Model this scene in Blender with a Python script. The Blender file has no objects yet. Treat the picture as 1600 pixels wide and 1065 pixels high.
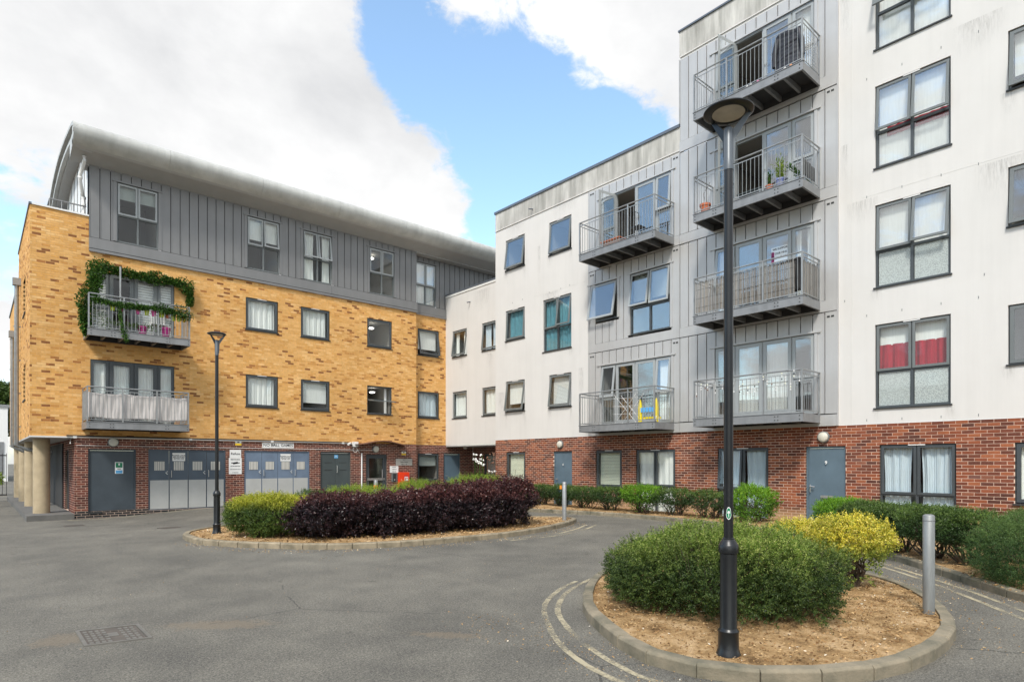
import bpy, math, random
import numpy as np
from mathutils import Vector, Matrix
random.seed(7)
rng = np.random.default_rng(7)
scene = bpy.context.scene
COL = scene.collection
R_ = math.radians

# ------------------------------------------------------------------ camera, sky, sun, exposure
CAM = (0.0, 0.0, 1.62)
YAW = R_(48.71)                       # view direction measured from the X axis
cam_d = bpy.data.cameras.new('camera')
cam = bpy.data.objects.new('camera', cam_d); COL.objects.link(cam)
cam.location = CAM
cam.rotation_euler = (R_(90), 0, YAW - R_(90))
cam_d.sensor_width = 36.0
cam_d.lens = 958.9 / 1600 * 36
cam_d.shift_y = 190.0 / 1600
cam_d.clip_start = 0.05; cam_d.clip_end = 2000
scene.camera = cam
scene.view_settings.view_transform = 'Standard'
scene.view_settings.look = 'None'
scene.view_settings.exposure = 0.30
scene.view_settings.gamma = 1
scene.view_settings.use_curve_mapping = False

FW = Vector((math.cos(YAW), math.sin(YAW), 0)); RT = Vector((math.sin(YAW), -math.cos(YAW), 0))
SUN_DIR = Vector((-0.66, -0.44, 0.90)).normalized()
sun_el = math.asin(SUN_DIR.z)
sun_d = bpy.data.lights.new('sun', 'SUN'); sun_d.energy = 2.9; sun_d.angle = R_(10); sun_d.color = (1.0, 0.955, 0.89)
sun = bpy.data.objects.new('sun', sun_d); COL.objects.link(sun)
sun.rotation_euler = SUN_DIR.to_track_quat('Z', 'Y').to_euler()

def make_world():
    w = bpy.data.worlds.new('World'); scene.world = w; w.use_nodes = True
    nt = w.node_tree; N = nt.nodes; K = nt.links; N.clear()
    out = N.new('ShaderNodeOutputWorld'); bg = N.new('ShaderNodeBackground'); K.new(bg.outputs[0], out.inputs[0])
    sky = N.new('ShaderNodeTexSky'); sky.sky_type = 'NISHITA'; sky.sun_disc = False
    sky.sun_elevation = sun_el; sky.sun_rotation = math.atan2(SUN_DIR.x, SUN_DIR.y)
    sky.air_density = 1.0; sky.dust_density = 1.2; sky.ozone_density = 1.2
    bg.inputs['Strength'].default_value = 0.12
    tc = N.new('ShaderNodeTexCoord')
    nrm = N.new('ShaderNodeVectorMath'); nrm.operation = 'NORMALIZE'; K.new(tc.outputs['Generated'], nrm.inputs[0])
    def noise(scale, detail, rough, off=(0, 0, 0), stretch=(1, 1, 1.6), dist=0.0):
        mp = N.new('ShaderNodeMapping'); mp.inputs['Location'].default_value = off; mp.inputs['Scale'].default_value = stretch
        K.new(nrm.outputs[0], mp.inputs[0])
        n = N.new('ShaderNodeTexNoise'); n.inputs['Scale'].default_value = scale; n.inputs['Detail'].default_value = detail
        n.inputs['Roughness'].default_value = rough; n.inputs['Distortion'].default_value = dist
        K.new(mp.outputs[0], n.inputs['Vector']); return n.outputs['Fac']
    def math_(op, a, b=None, c=None, clamp=False):
        m = N.new('ShaderNodeMath'); m.operation = op; m.use_clamp = clamp
        for i, v in enumerate((a, b, c)):
            if v is None: continue
            if isinstance(v, (int, float)): m.inputs[i].default_value = v
            else: K.new(v, m.inputs[i])
        return m.outputs[0]
    big = noise(2.2, 3, .5, (3.1, 1.7, .4))
    fine = noise(6.0, 9, .62, (0.3, 5.2, 1.1), dist=.3)
    wisp = noise(17.0, 8, .6, (2.3, 8.2, 3.1), dist=.6)
    acc = math_('ADD', math_('ADD', math_('MULTIPLY', big, 0.9), math_('MULTIPLY', fine, 2.9)), math_('MULTIPLY_ADD', wisp, 1.5, -1.62))     # about 1.05 on average
    # broad clear gaps (minus) and cloud masses (plus) of this sky
    blobs = [((598, 30), .085, -.75), ((640, 95), .075, -.7), ((740, 135), .11, -.75), ((820, 200), .14, -.85), ((850, 270), .15, -.9), ((930, 235), .09, -.55), ((800, 330), .12, -.9),
             ((990, 190), .07, -.35), ((790, 110), .05, -.3), ((10, 335), .11, -.65), ((5, 415), .07, -.5), ((1020, 215), .07, -.35), ((620, -160), .30, -.6),
             ((250, 120), .42, .55), ((560, 250), .20, .45), ((690, 280), .09, .42), ((480, 60), .16, .4), ((960, 60), .20, .45), ((770, 25), .13, .42), ((690, 60), .07, .35), ((870, 95), .08, .3), ((1040, 120), .12, .4),
             ((60, 250), .12, .3), ((745, 350), .07, .55), ((715, 240), .07, .3), ((40, 460), .1, .4)]
    for at, rad, amp in blobs + [((-.75, .67, .42), .42, -.7), ((-1, .25, .35), .3, .5), ((.35, -1, .4), .4, .3)]:
        d = Vector(at).normalized() if len(at) == 3 else (FW + RT * ((at[0] - 800) / 958.9) + Vector((0, 0, (722.5 - at[1]) / 958.9))).normalized()
        vd = N.new('ShaderNodeVectorMath'); vd.operation = 'DISTANCE'; K.new(nrm.outputs[0], vd.inputs[0]); vd.inputs[1].default_value = d
        mr = N.new('ShaderNodeMapRange'); mr.interpolation_type = 'SMOOTHSTEP'
        mr.inputs['From Min'].default_value = rad * 1.35; mr.inputs['From Max'].default_value = rad * .25
        mr.inputs['To Min'].default_value = 0; mr.inputs['To Max'].default_value = amp
        K.new(vd.outputs['Value'], mr.inputs['Value'])
        acc = math_('ADD', acc, mr.outputs[0])
    cr = N.new('ShaderNodeMapRange'); cr.interpolation_type = 'SMOOTHERSTEP'
    cr.inputs['From Min'].default_value = .62; cr.inputs['From Max'].default_value = 1.30
    K.new(acc, cr.inputs['Value'])
    # cloud brightness: soft grey undersides, bright billows
    shade = noise(3.0, 8, .55, (7.7, 2.2, 4.4), dist=.2)
    sh = N.new('ShaderNodeValToRGB'); sh.color_ramp.elements[0].position = .34; sh.color_ramp.elements[1].position = .62
    sh.color_ramp.elements[0].color = (5.2, 5.25, 5.35, 1); sh.color_ramp.elements[1].color = (7.4, 7.4, 7.38, 1)
    K.new(shade, sh.inputs[0])
    tint = N.new('ShaderNodeMixRGB'); tint.blend_type = 'MULTIPLY'; tint.inputs[0].default_value = 1
    tint.inputs[2].default_value = (2.5, 2.6, 2.4, 1); K.new(sky.outputs[0], tint.inputs[1])
    mix = N.new('ShaderNodeMixRGB'); K.new(cr.outputs[0], mix.inputs[0]); K.new(tint.outputs[0], mix.inputs[1]); K.new(sh.outputs[0], mix.inputs[2])
    K.new(mix.outputs[0], bg.inputs['Color'])
make_world()

# ------------------------------------------------------------------ materials
def material(name, col, rough=.7, metal=0, var=0.0, vscale=3.0, bump=0.0, bscale=40.0, col2=None, spec=None, stretch=None, streak=0.0, detail=6):
    m = bpy.data.materials.new(name); m.use_nodes = True
    nt = m.node_tree; N = nt.nodes; K = nt.links; b = N['Principled BSDF']
    b.inputs['Roughness'].default_value = rough; b.inputs['Metallic'].default_value = metal
    if spec is not None: b.inputs['Specular IOR Level'].default_value = spec
    col = tuple(col) + (1,); b.inputs['Base Color'].default_value = col
    g = N.new('ShaderNodeNewGeometry')
    src = g.outputs['Position']
    if stretch:
        mp = N.new('ShaderNodeMapping'); mp.inputs['Scale'].default_value = stretch; K.new(src, mp.inputs[0]); srcv = mp.outputs[0]
    else: srcv = src
    cur = None
    if var or col2:
        n = N.new('ShaderNodeTexNoise'); n.inputs['Scale'].default_value = vscale; n.inputs['Detail'].default_value = detail; n.inputs['Roughness'].default_value = .6
        K.new(srcv, n.inputs['Vector'])
        r = N.new('ShaderNodeValToRGB'); r.color_ramp.elements[0].position = .3; r.color_ramp.elements[1].position = .7
        c1 = col if not col2 else tuple(col2) + (1,)
        r.color_ramp.elements[0].color = tuple(max(0, c * (1 - var)) for c in c1[:3]) + (1,)
        r.color_ramp.elements[1].color = tuple(min(1, c * (1 + var)) for c in col[:3]) + (1,)
        K.new(n.outputs['Fac'], r.inputs[0]); cur = r.outputs[0]
    if streak:
        mp = N.new('ShaderNodeMapping'); mp.inputs['Scale'].default_value = (2.2, 2.2, .12); K.new(src, mp.inputs[0])
        n2 = N.new('ShaderNodeTexNoise'); n2.inputs['Scale'].default_value = 2.0; n2.inputs['Detail'].default_value = 8; n2.inputs['Roughness'].default_value = .65; K.new(mp.outputs[0], n2.inputs['Vector'])
        r2 = N.new('ShaderNodeValToRGB'); r2.color_ramp.elements[0].position = .34; r2.color_ramp.elements[1].position = .56
        r2.color_ramp.elements[0].color = (1 - streak, 1 - streak * .98, 1 - streak * 1.02, 1); r2.color_ramp.elements[1].color = (1, 1, 1, 1)
        K.new(n2.outputs['Fac'], r2.inputs[0])
        mx = N.new('ShaderNodeMixRGB'); mx.blend_type = 'MULTIPLY'; mx.inputs[0].default_value = 1
        if cur is not None: K.new(cur, mx.inputs[1])
        else: mx.inputs[1].default_value = col
        K.new(r2.outputs[0], mx.inputs[2]); cur = mx.outputs[0]
    if cur is not None: K.new(cur, b.inputs['Base Color'])
    if bump:
        n3 = N.new('ShaderNodeTexNoise'); n3.inputs['Scale'].default_value = bscale; n3.inputs['Detail'].default_value = 5; K.new(srcv, n3.inputs['Vector'])
        bp = N.new('ShaderNodeBump'); bp.inputs['Strength'].default_value = bump; bp.inputs['Distance'].default_value = .01
        K.new(n3.outputs['Fac'], bp.inputs['Height']); K.new(bp.outputs[0], b.inputs['Normal'])
    return m

def island_random(N, K):
    g = N.new('ShaderNodeNewGeometry'); oi = N.new('ShaderNodeObjectInfo')
    a = N.new('ShaderNodeMath'); a.operation = 'ADD'; K.new(g.outputs['Random Per Island'], a.inputs[0]); K.new(oi.outputs['Random'], a.inputs[1])
    f = N.new('ShaderNodeMath'); f.operation = 'FRACT'; K.new(a.outputs[0], f.inputs[0])
    return f.outputs[0], g

def brick_material(name, stops, cluster=0.0, cscale=.6, bump=.5, splash=0):
    m = bpy.data.materials.new(name); m.use_nodes = True
    nt = m.node_tree; N = nt.nodes; K = nt.links; b = N['Principled BSDF']; b.inputs['Roughness'].default_value = .88
    b.inputs['Specular IOR Level'].default_value = .25
    r, g = island_random(N, K)
    if cluster:
        n = N.new('ShaderNodeTexNoise'); n.inputs['Scale'].default_value = cscale; n.inputs['Detail'].default_value = 3; K.new(g.outputs['Position'], n.inputs['Vector'])
        s = N.new('ShaderNodeMath'); s.operation = 'MULTIPLY_ADD'; K.new(n.outputs['Fac'], s.inputs[0]); s.inputs[1].default_value = -cluster; s.inputs[2].default_value = cluster * .5
        a = N.new('ShaderNodeMath'); a.operation = 'ADD'; K.new(r, a.inputs[0]); K.new(s.outputs[0], a.inputs[1]); r = a.outputs[0]
    ramp = N.new('ShaderNodeValToRGB'); cr = ramp.color_ramp; cr.interpolation = 'CONSTANT' if cluster else 'LINEAR'
    while len(cr.elements) < len(stops): cr.elements.new(.5)
    for e, (p, c) in zip(cr.elements, stops): e.position = p; e.color = tuple(c) + (1,)
    K.new(r, ramp.inputs[0])
    n2 = N.new('ShaderNodeTexNoise'); n2.inputs['Scale'].default_value = 9; n2.inputs['Detail'].default_value = 8; n2.inputs['Roughness'].default_value = .7; K.new(g.outputs['Position'], n2.inputs['Vector'])
    r2 = N.new('ShaderNodeValToRGB'); r2.color_ramp.elements[0].position = .28; r2.color_ramp.elements[1].position = .72
    r2.color_ramp.elements[0].color = (.82, .79, .77, 1); r2.color_ramp.elements[1].color = (1.08, 1.07, 1.06, 1); K.new(n2.outputs['Fac'], r2.inputs[0])
    mx = N.new('ShaderNodeMixRGB'); mx.blend_type = 'MULTIPLY'; mx.inputs[0].default_value = 1; K.new(ramp.outputs[0], mx.inputs[1]); K.new(r2.outputs[0], mx.inputs[2])
    n4 = N.new('ShaderNodeTexNoise'); n4.inputs['Scale'].default_value = .45; n4.inputs['Detail'].default_value = 5; K.new(g.outputs['Position'], n4.inputs['Vector'])
    r4 = N.new('ShaderNodeValToRGB'); r4.color_ramp.elements[0].position = .3; r4.color_ramp.elements[1].position = .62
    r4.color_ramp.elements[0].color = (.86, .85, .84, 1); r4.color_ramp.elements[1].color = (1, 1, 1, 1); K.new(n4.outputs['Fac'], r4.inputs[0])
    mx2 = N.new('ShaderNodeMixRGB'); mx2.blend_type = 'MULTIPLY'; mx2.inputs[0].default_value = 1; K.new(mx.outputs[0], mx2.inputs[1]); K.new(r4.outputs[0], mx2.inputs[2])
    col_ = mx2.outputs[0]
    if splash:      # soil splashed up and dried on the lowest courses
        sx = N.new('ShaderNodeSeparateXYZ'); K.new(g.outputs['Position'], sx.inputs[0]); ad = N.new('ShaderNodeMath'); ad.operation = 'MULTIPLY_ADD'; K.new(n4.outputs['Fac'], ad.inputs[0]); ad.inputs[1].default_value = -.7; K.new(sx.outputs['Z'], ad.inputs[2])
        ms_ = N.new('ShaderNodeMapRange'); ms_.inputs['From Min'].default_value = .20; ms_.inputs['From Max'].default_value = -.05; ms_.inputs['To Max'].default_value = .8; K.new(ad.outputs[0], ms_.inputs['Value'])
        m3 = N.new('ShaderNodeMixRGB'); K.new(ms_.outputs[0], m3.inputs[0]); K.new(col_, m3.inputs[1]); m3.inputs[2].default_value = (.48, .33, .18, 1); col_ = m3.outputs[0]
    K.new(col_, b.inputs['Base Color'])
    n3 = N.new('ShaderNodeTexNoise'); n3.inputs['Scale'].default_value = 90; n3.inputs['Detail'].default_value = 4; K.new(g.outputs['Position'], n3.inputs['Vector'])
    bp = N.new('ShaderNodeBump'); bp.inputs['Strength'].default_value = bump; bp.inputs['Distance'].default_value = .006; K.new(n3.outputs['Fac'], bp.inputs['Height']); K.new(bp.outputs[0], b.inputs['Normal'])
    return m

def leaf_material(name, stops, top=None, ztop=(0, 1), trans=.25, rough=.5):
    m = bpy.data.materials.new(name); m.use_nodes = True
    nt = m.node_tree; N = nt.nodes; K = nt.links; b = N['Principled BSDF']; out = N['Material Output']
    b.inputs['Roughness'].default_value = rough; b.inputs['Specular IOR Level'].default_value = .35
    r, g = island_random(N, K)
    ramp = N.new('ShaderNodeValToRGB'); cr = ramp.color_ramp
    while len(cr.elements) < len(stops): cr.elements.new(.5)
    for e, (p, c) in zip(cr.elements, stops): e.position = p; e.color = tuple(c) + (1,)
    K.new(r, ramp.inputs[0]); c = ramp.outputs[0]
    n = N.new('ShaderNodeTexNoise'); n.inputs['Scale'].default_value = 2.6; n.inputs['Detail'].default_value = 4; K.new(g.outputs['Position'], n.inputs['Vector'])
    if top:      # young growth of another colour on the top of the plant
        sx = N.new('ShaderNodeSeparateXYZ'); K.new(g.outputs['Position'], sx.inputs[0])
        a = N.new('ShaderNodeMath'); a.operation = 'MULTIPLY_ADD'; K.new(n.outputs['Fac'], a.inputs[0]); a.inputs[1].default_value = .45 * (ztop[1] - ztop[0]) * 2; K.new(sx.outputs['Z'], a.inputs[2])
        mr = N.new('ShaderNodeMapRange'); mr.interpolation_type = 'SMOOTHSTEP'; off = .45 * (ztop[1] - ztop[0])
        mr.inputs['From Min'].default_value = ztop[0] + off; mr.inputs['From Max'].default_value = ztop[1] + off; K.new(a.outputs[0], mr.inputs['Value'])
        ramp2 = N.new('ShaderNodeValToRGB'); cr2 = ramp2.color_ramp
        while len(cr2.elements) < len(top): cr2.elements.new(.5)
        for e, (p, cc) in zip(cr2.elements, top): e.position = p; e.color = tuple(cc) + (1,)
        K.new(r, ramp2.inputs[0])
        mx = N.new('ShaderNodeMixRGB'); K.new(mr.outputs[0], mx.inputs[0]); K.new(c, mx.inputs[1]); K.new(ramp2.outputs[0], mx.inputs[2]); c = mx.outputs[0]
    r2 = N.new('ShaderNodeValToRGB'); r2.color_ramp.elements[0].position = .35; r2.color_ramp.elements[1].position = .65
    r2.color_ramp.elements[0].color = (.75, .78, .75, 1); r2.color_ramp.elements[1].color = (1.15, 1.12, 1.05, 1); K.new(n.outputs['Fac'], r2.inputs[0])
    m2 = N.new('ShaderNodeMixRGB'); m2.blend_type = 'MULTIPLY'; m2.inputs[0].default_value = 1; K.new(c, m2.inputs[1]); K.new(r2.outputs[0], m2.inputs[2]); c = m2.outputs[0]
    K.new(c, b.inputs['Base Color'])
    t = N.new('ShaderNodeBsdfTranslucent'); K.new(c, t.inputs['Color'])
    ms = N.new('ShaderNodeMixShader'); ms.inputs[0].default_value = trans; K.new(b.outputs[0], ms.inputs[1]); K.new(t.outputs[0], ms.inputs[2]); K.new(ms.outputs[0], out.inputs[0])
    return m

def glass_material(name, ior=1.7, tint=(.97, .985, .98), rough=0.0, frost=0):
    m = bpy.data.materials.new(name); m.use_nodes = True
    nt = m.node_tree; N = nt.nodes; K = nt.links; N.clear()
    out = N.new('ShaderNodeOutputMaterial'); fr = N.new('ShaderNodeFresnel'); gb = N.new('ShaderNodeNewGeometry'); mr = N.new('ShaderNodeMapRange')
    mr.inputs['To Min'].default_value = ior; mr.inputs['To Max'].default_value = 1 / ior; K.new(gb.outputs['Backfacing'], mr.inputs['Value']); K.new(mr.outputs[0], fr.inputs['IOR'])     # both faces of the pane mirror alike
    gl = N.new('ShaderNodeBsdfGlossy'); gl.inputs['Roughness'].default_value = rough; gl.inputs['Color'].default_value = (.95, .97, 1, 1)
    tr = N.new('ShaderNodeBsdfTransparent'); tr.inputs['Color'].default_value = tuple(tint) + (1,)
    g = N.new('ShaderNodeNewGeometry')
    n = N.new('ShaderNodeTexNoise'); n.inputs['Scale'].default_value = .8; K.new(g.outputs['Position'], n.inputs['Vector'])
    bp = N.new('ShaderNodeBump'); bp.inputs['Strength'].default_value = .05; bp.inputs['Distance'].default_value = .03; K.new(n.outputs['Fac'], bp.inputs['Height']); K.new(bp.outputs[0], gl.inputs['Normal'])
    base = tr.outputs[0]
    if frost:
        df = N.new('ShaderNodeBsdfDiffuse'); df.inputs['Color'].default_value = (.5, .55, .53, 1)
        v = N.new('ShaderNodeTexVoronoi'); v.inputs['Scale'].default_value = 45; K.new(g.outputs['Position'], v.inputs['Vector'])
        rr = N.new('ShaderNodeValToRGB'); rr.color_ramp.elements[0].color = (.25, .25, .25, 1); rr.color_ramp.elements[1].color = (frost, frost, frost, 1); rr.color_ramp.elements[1].position = .6; K.new(v.outputs['Distance'], rr.inputs[0])
        m0 = N.new('ShaderNodeMixShader'); K.new(rr.outputs[0], m0.inputs[0]); K.new(tr.outputs[0], m0.inputs[1]); K.new(df.outputs[0], m0.inputs[2]); base = m0.outputs[0]
    ms = N.new('ShaderNodeMixShader'); K.new(fr.outputs[0], ms.inputs[0]); K.new(base, ms.inputs[1]); K.new(gl.outputs[0], ms.inputs[2]); K.new(ms.outputs[0], out.inputs[0])
    return m

M = {}
M['red_brick'] = brick_material('red_brick', [(0, (.10, .042, .032)), (.2, (.15, .052, .034)), (.45, (.21, .068, .040)), (.7, (.28, .088, .045)), (.9, (.36, .125, .058)), (1, (.15, .075, .065))], splash=1)
M['shaded_brick'] = brick_material('shaded_brick', [(0, (.085, .035, .030)), (.3, (.13, .048, .038)), (.6, (.19, .066, .048)), (.85, (.24, .085, .056)), (1, (.11, .06, .05))])  # the red brick with the shade of the left wall put into its colours
M['dark_brick'] = brick_material('dark_brick', [(0, (.022, .024, .026)), (.5, (.035, .036, .038)), (1, (.05, .05, .05))])
YB = [(0, (.29, .125, .048)), (.045, (.45, .20, .065)), (.085, (.66, .335, .10)), (.16, (.76, .43, .145)), (.42, (.81, .475, .17)), (.62, (.75, .41, .125)), (.76, (.83, .50, .19)), (.93, (.87, .56, .24))]
M['yellow_brick'] = brick_material('yellow_brick', YB, cluster=.22, cscale=.75)
M['mortar'] = material('mortar', (.68, .50, .39), .95, var=.12, vscale=12)
M['yellow_mortar'] = material('yellow_mortar', (.66, .40, .17), .95, var=.12, vscale=12)
M['render'] = material('render', (.655, .638, .61), .93, var=.03, vscale=.8, bump=.15, bscale=130, streak=.035)
M['render_stained'] = material('render_stained', (.62, .605, .565), .95, var=.05, vscale=1.2, bump=.2, bscale=110, col2=(.36, .35, .32), stretch=(2.5, 2.5, .55), streak=.32, detail=10)
M['cladding'] = material('cladding', (.50, .495, .485), .42, metal=.25, var=.05, vscale=1.5, streak=.07)
M['cladding_mid'] = material('cladding_mid', (.225, .225, .225), .42, metal=.25, var=.06, vscale=1.5, streak=.06)
M['joint'] = material('joint', (.035, .035, .035), .8)
M['roof_metal'] = material('roof_metal', (.53, .53, .50), .5, metal=.15, var=.12, vscale=1.3, bump=.05, bscale=3, streak=.14)
M['soffit'] = material('soffit', (.44, .44, .43), .7, var=.05)
M['coping'] = material('coping', (.13, .15, .18), .45, metal=.3, var=.1)
M['galv'] = material('galv', (.31, .32, .32), .45, metal=.45, var=.15, vscale=6)
M['galv_beam'] = material('galv_beam', (.26, .265, .27), .5, metal=.3, var=.12, vscale=4, streak=.12)
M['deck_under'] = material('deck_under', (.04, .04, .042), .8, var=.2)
M['dark_frame'] = material('dark_frame', (.058, .068, .074), .4, var=.06)
M['mid_frame'] = material('mid_frame', (.15, .165, .165), .4, var=.05)
M['light_frame'] = material('light_frame', (.36, .38, .38), .35, metal=.1, var=.04)
M['white_plastic'] = material('white_plastic', (.78, .78, .76), .4)
M['sill'] = material('sill', (.03, .034, .036), .5)
M['glass'] = glass_material('glass', 2.3)
M['glass_clear'] = glass_material('glass_clear', 1.5)
M['glass_frost'] = glass_material('glass_frost', 1.6, frost=.85)
M['room'] = material('room', (.30, .285, .26), .9)
M['curtain'] = material('curtain', (.80, .80, .77), .9, var=.08, vscale=5, stretch=(6, 6, .4))
M['curtain_blue'] = material('curtain_blue', (.58, .66, .72), .9, var=.08, vscale=5, stretch=(6, 6, .4))
M['curtain_teal'] = material('curtain_teal', (.10, .27, .33), .9, var=.15, vscale=5)
M['curtain_red'] = material('curtain_red', (.36, .012, .03), .9, var=.25, vscale=5, stretch=(5, 5, .4))
M['blind'] = material('blind', (.84, .85, .68), .6)
M['blind_white'] = material('blind_white', (.78, .78, .76), .6)
M['blind_grey'] = material('blind_grey', (.35, .38, .36), .8)
M['shutter'] = material('shutter', (.80, .80, .78), .5)
M['door_blue'] = material('door_blue', (.105, .155, .195), .42, var=.14, vscale=1.6, bump=.05)
M['door_dark'] = material('door_dark', (.048, .062, .075), .45, var=.2, vscale=1.5)
M['door_green'] = material('door_green', (.062, .078, .080), .45, var=.12, vscale=1.5)
M['refuse_dark'] = material('refuse_dark', (.075, .10, .13), .4, var=.1, vscale=2)
M['refuse_blue'] = material('refuse_blue', (.15, .20, .275), .35, var=.16, vscale=2)
M['kick_plate'] = material('kick_plate', (.47, .475, .46), .5, metal=.2, var=.05)
M['louvre_back'] = material('louvre_back', (.62, .60, .55), .6)
M['steel'] = material('steel', (.62, .62, .62), .3, metal=.8)
M['galv_post'] = material('galv_post', (.25, .26, .255), .5, metal=.35, var=.18, vscale=5, stretch=(4, 4, .6), streak=.25)
M['black_paint'] = material('black_paint', (.010, .011, .012), .33, var=.3, vscale=6, bump=.05, bscale=25)
M['sleeve_grey'] = material('sleeve_grey', (.11, .125, .14), .4, metal=.2)
M['lamp_lens'] = material('lamp_lens', (.44, .39, .31), .35, var=.12, vscale=12)
M['bulkhead'] = material('bulkhead', (.60, .58, .50), .4, var=.1, vscale=14)
M['concrete'] = material('concrete', (.34, .31, .25), .9, var=.18, vscale=5, bump=.25, bscale=50)
M['column'] = material('column', (.42, .34, .22), .85, var=.14, vscale=3, bump=.2, bscale=40)
M['plinth_concrete'] = material('plinth_concrete', (.13, .125, .115), .9, var=.2, vscale=3)
M['kerb'] = material('kerb', (.29, .24, .165), .92, var=.2, vscale=4, bump=.4, bscale=60, col2=(.18, .155, .105))
M['kerb_dark'] = material('kerb_dark', (.24, .20, .14), .92, var=.25, vscale=3, bump=.5, bscale=50, col2=(.12, .12, .085))
M['bark'] = material('bark', (.09, .065, .045), .9, var=.3, vscale=20, bump=.3, bscale=60)
M['terracotta'] = material('terracotta', (.50, .14, .06), .7, var=.1)
M['cable'] = material('cable', (.02, .02, .02), .6)
M['conduit'] = material('conduit', (.70, .69, .66), .5)
M['red_box'] = material('red_box', (.80, .055, .015), .4, var=.08)
M['text_dark'] = material('text_dark', (.03, .032, .036), .6)
M['text_red'] = material('text_red', (.55, .03, .03), .5)
M['sign_white'] = material('sign_white', (.80, .80, .78), .45, var=.03)
M['sign_grey'] = material('sign_grey', (.46, .46, .42), .4, metal=.3)
M['sign_green'] = material('sign_green', (.01, .20, .09), .5)
M['sign_blue'] = material('sign_blue', (.10, .35, .62), .5)
M['sign_yellow'] = material('sign_yellow', (.78, .52, .03), .5)
M['orange'] = material('orange', (.85, .28, .03), .5)
M['pink'] = material('pink', (.72, .10, .36), .45)
M['magenta'] = material('magenta', (.42, .03, .20), .45)
M['lime'] = material('lime', (.55, .68, .05), .45)
M['yellow_plastic'] = material('yellow_plastic', (.86, .68, .02), .35)
M['blue_plastic'] = material('blue_plastic', (.12, .42, .78), .35)
M['coat'] = material('coat', (.028, .030, .040), .55, var=.3, vscale=5)
M['fabric_screen'] = material('fabric_screen', (.60, .565, .54), .9, var=.06, vscale=3)
M['black_cloth'] = material('black_cloth', (.012, .012, .013), .8)
M['wood'] = material('wood', (.20, .10, .06), .7, var=.2, vscale=10)
M['pot_blue'] = material('pot_blue', (.10, .13, .32), .3, var=.6, vscale=14, col2=(.7, .7, .7))

def lamp_material(name, col, strength):
    m = bpy.data.materials.new(name); m.use_nodes = True; b = m.node_tree.nodes['Principled BSDF']
    b.inputs['Emission Color'].default_value = tuple(col) + (1,); b.inputs['Emission Strength'].default_value = strength
    return m
M['lit'] = lamp_material('lit', (1, .96, .88), 5)

def reed_material():
    m = material('reed', (.40, .35, .28), .9, var=.0)
    nt = m.node_tree; N = nt.nodes; K = nt.links; b = N['Principled BSDF']; r, g = island_random(N, K)
    ramp = N.new('ShaderNodeValToRGB'); ramp.color_ramp.elements[0].color = (.10, .09, .08, 1); ramp.color_ramp.elements[1].color = (.36, .335, .30, 1); K.new(r, ramp.inputs[0]); K.new(ramp.outputs[0], b.inputs['Base Color']); return m
M['reed'] = reed_material()

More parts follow.
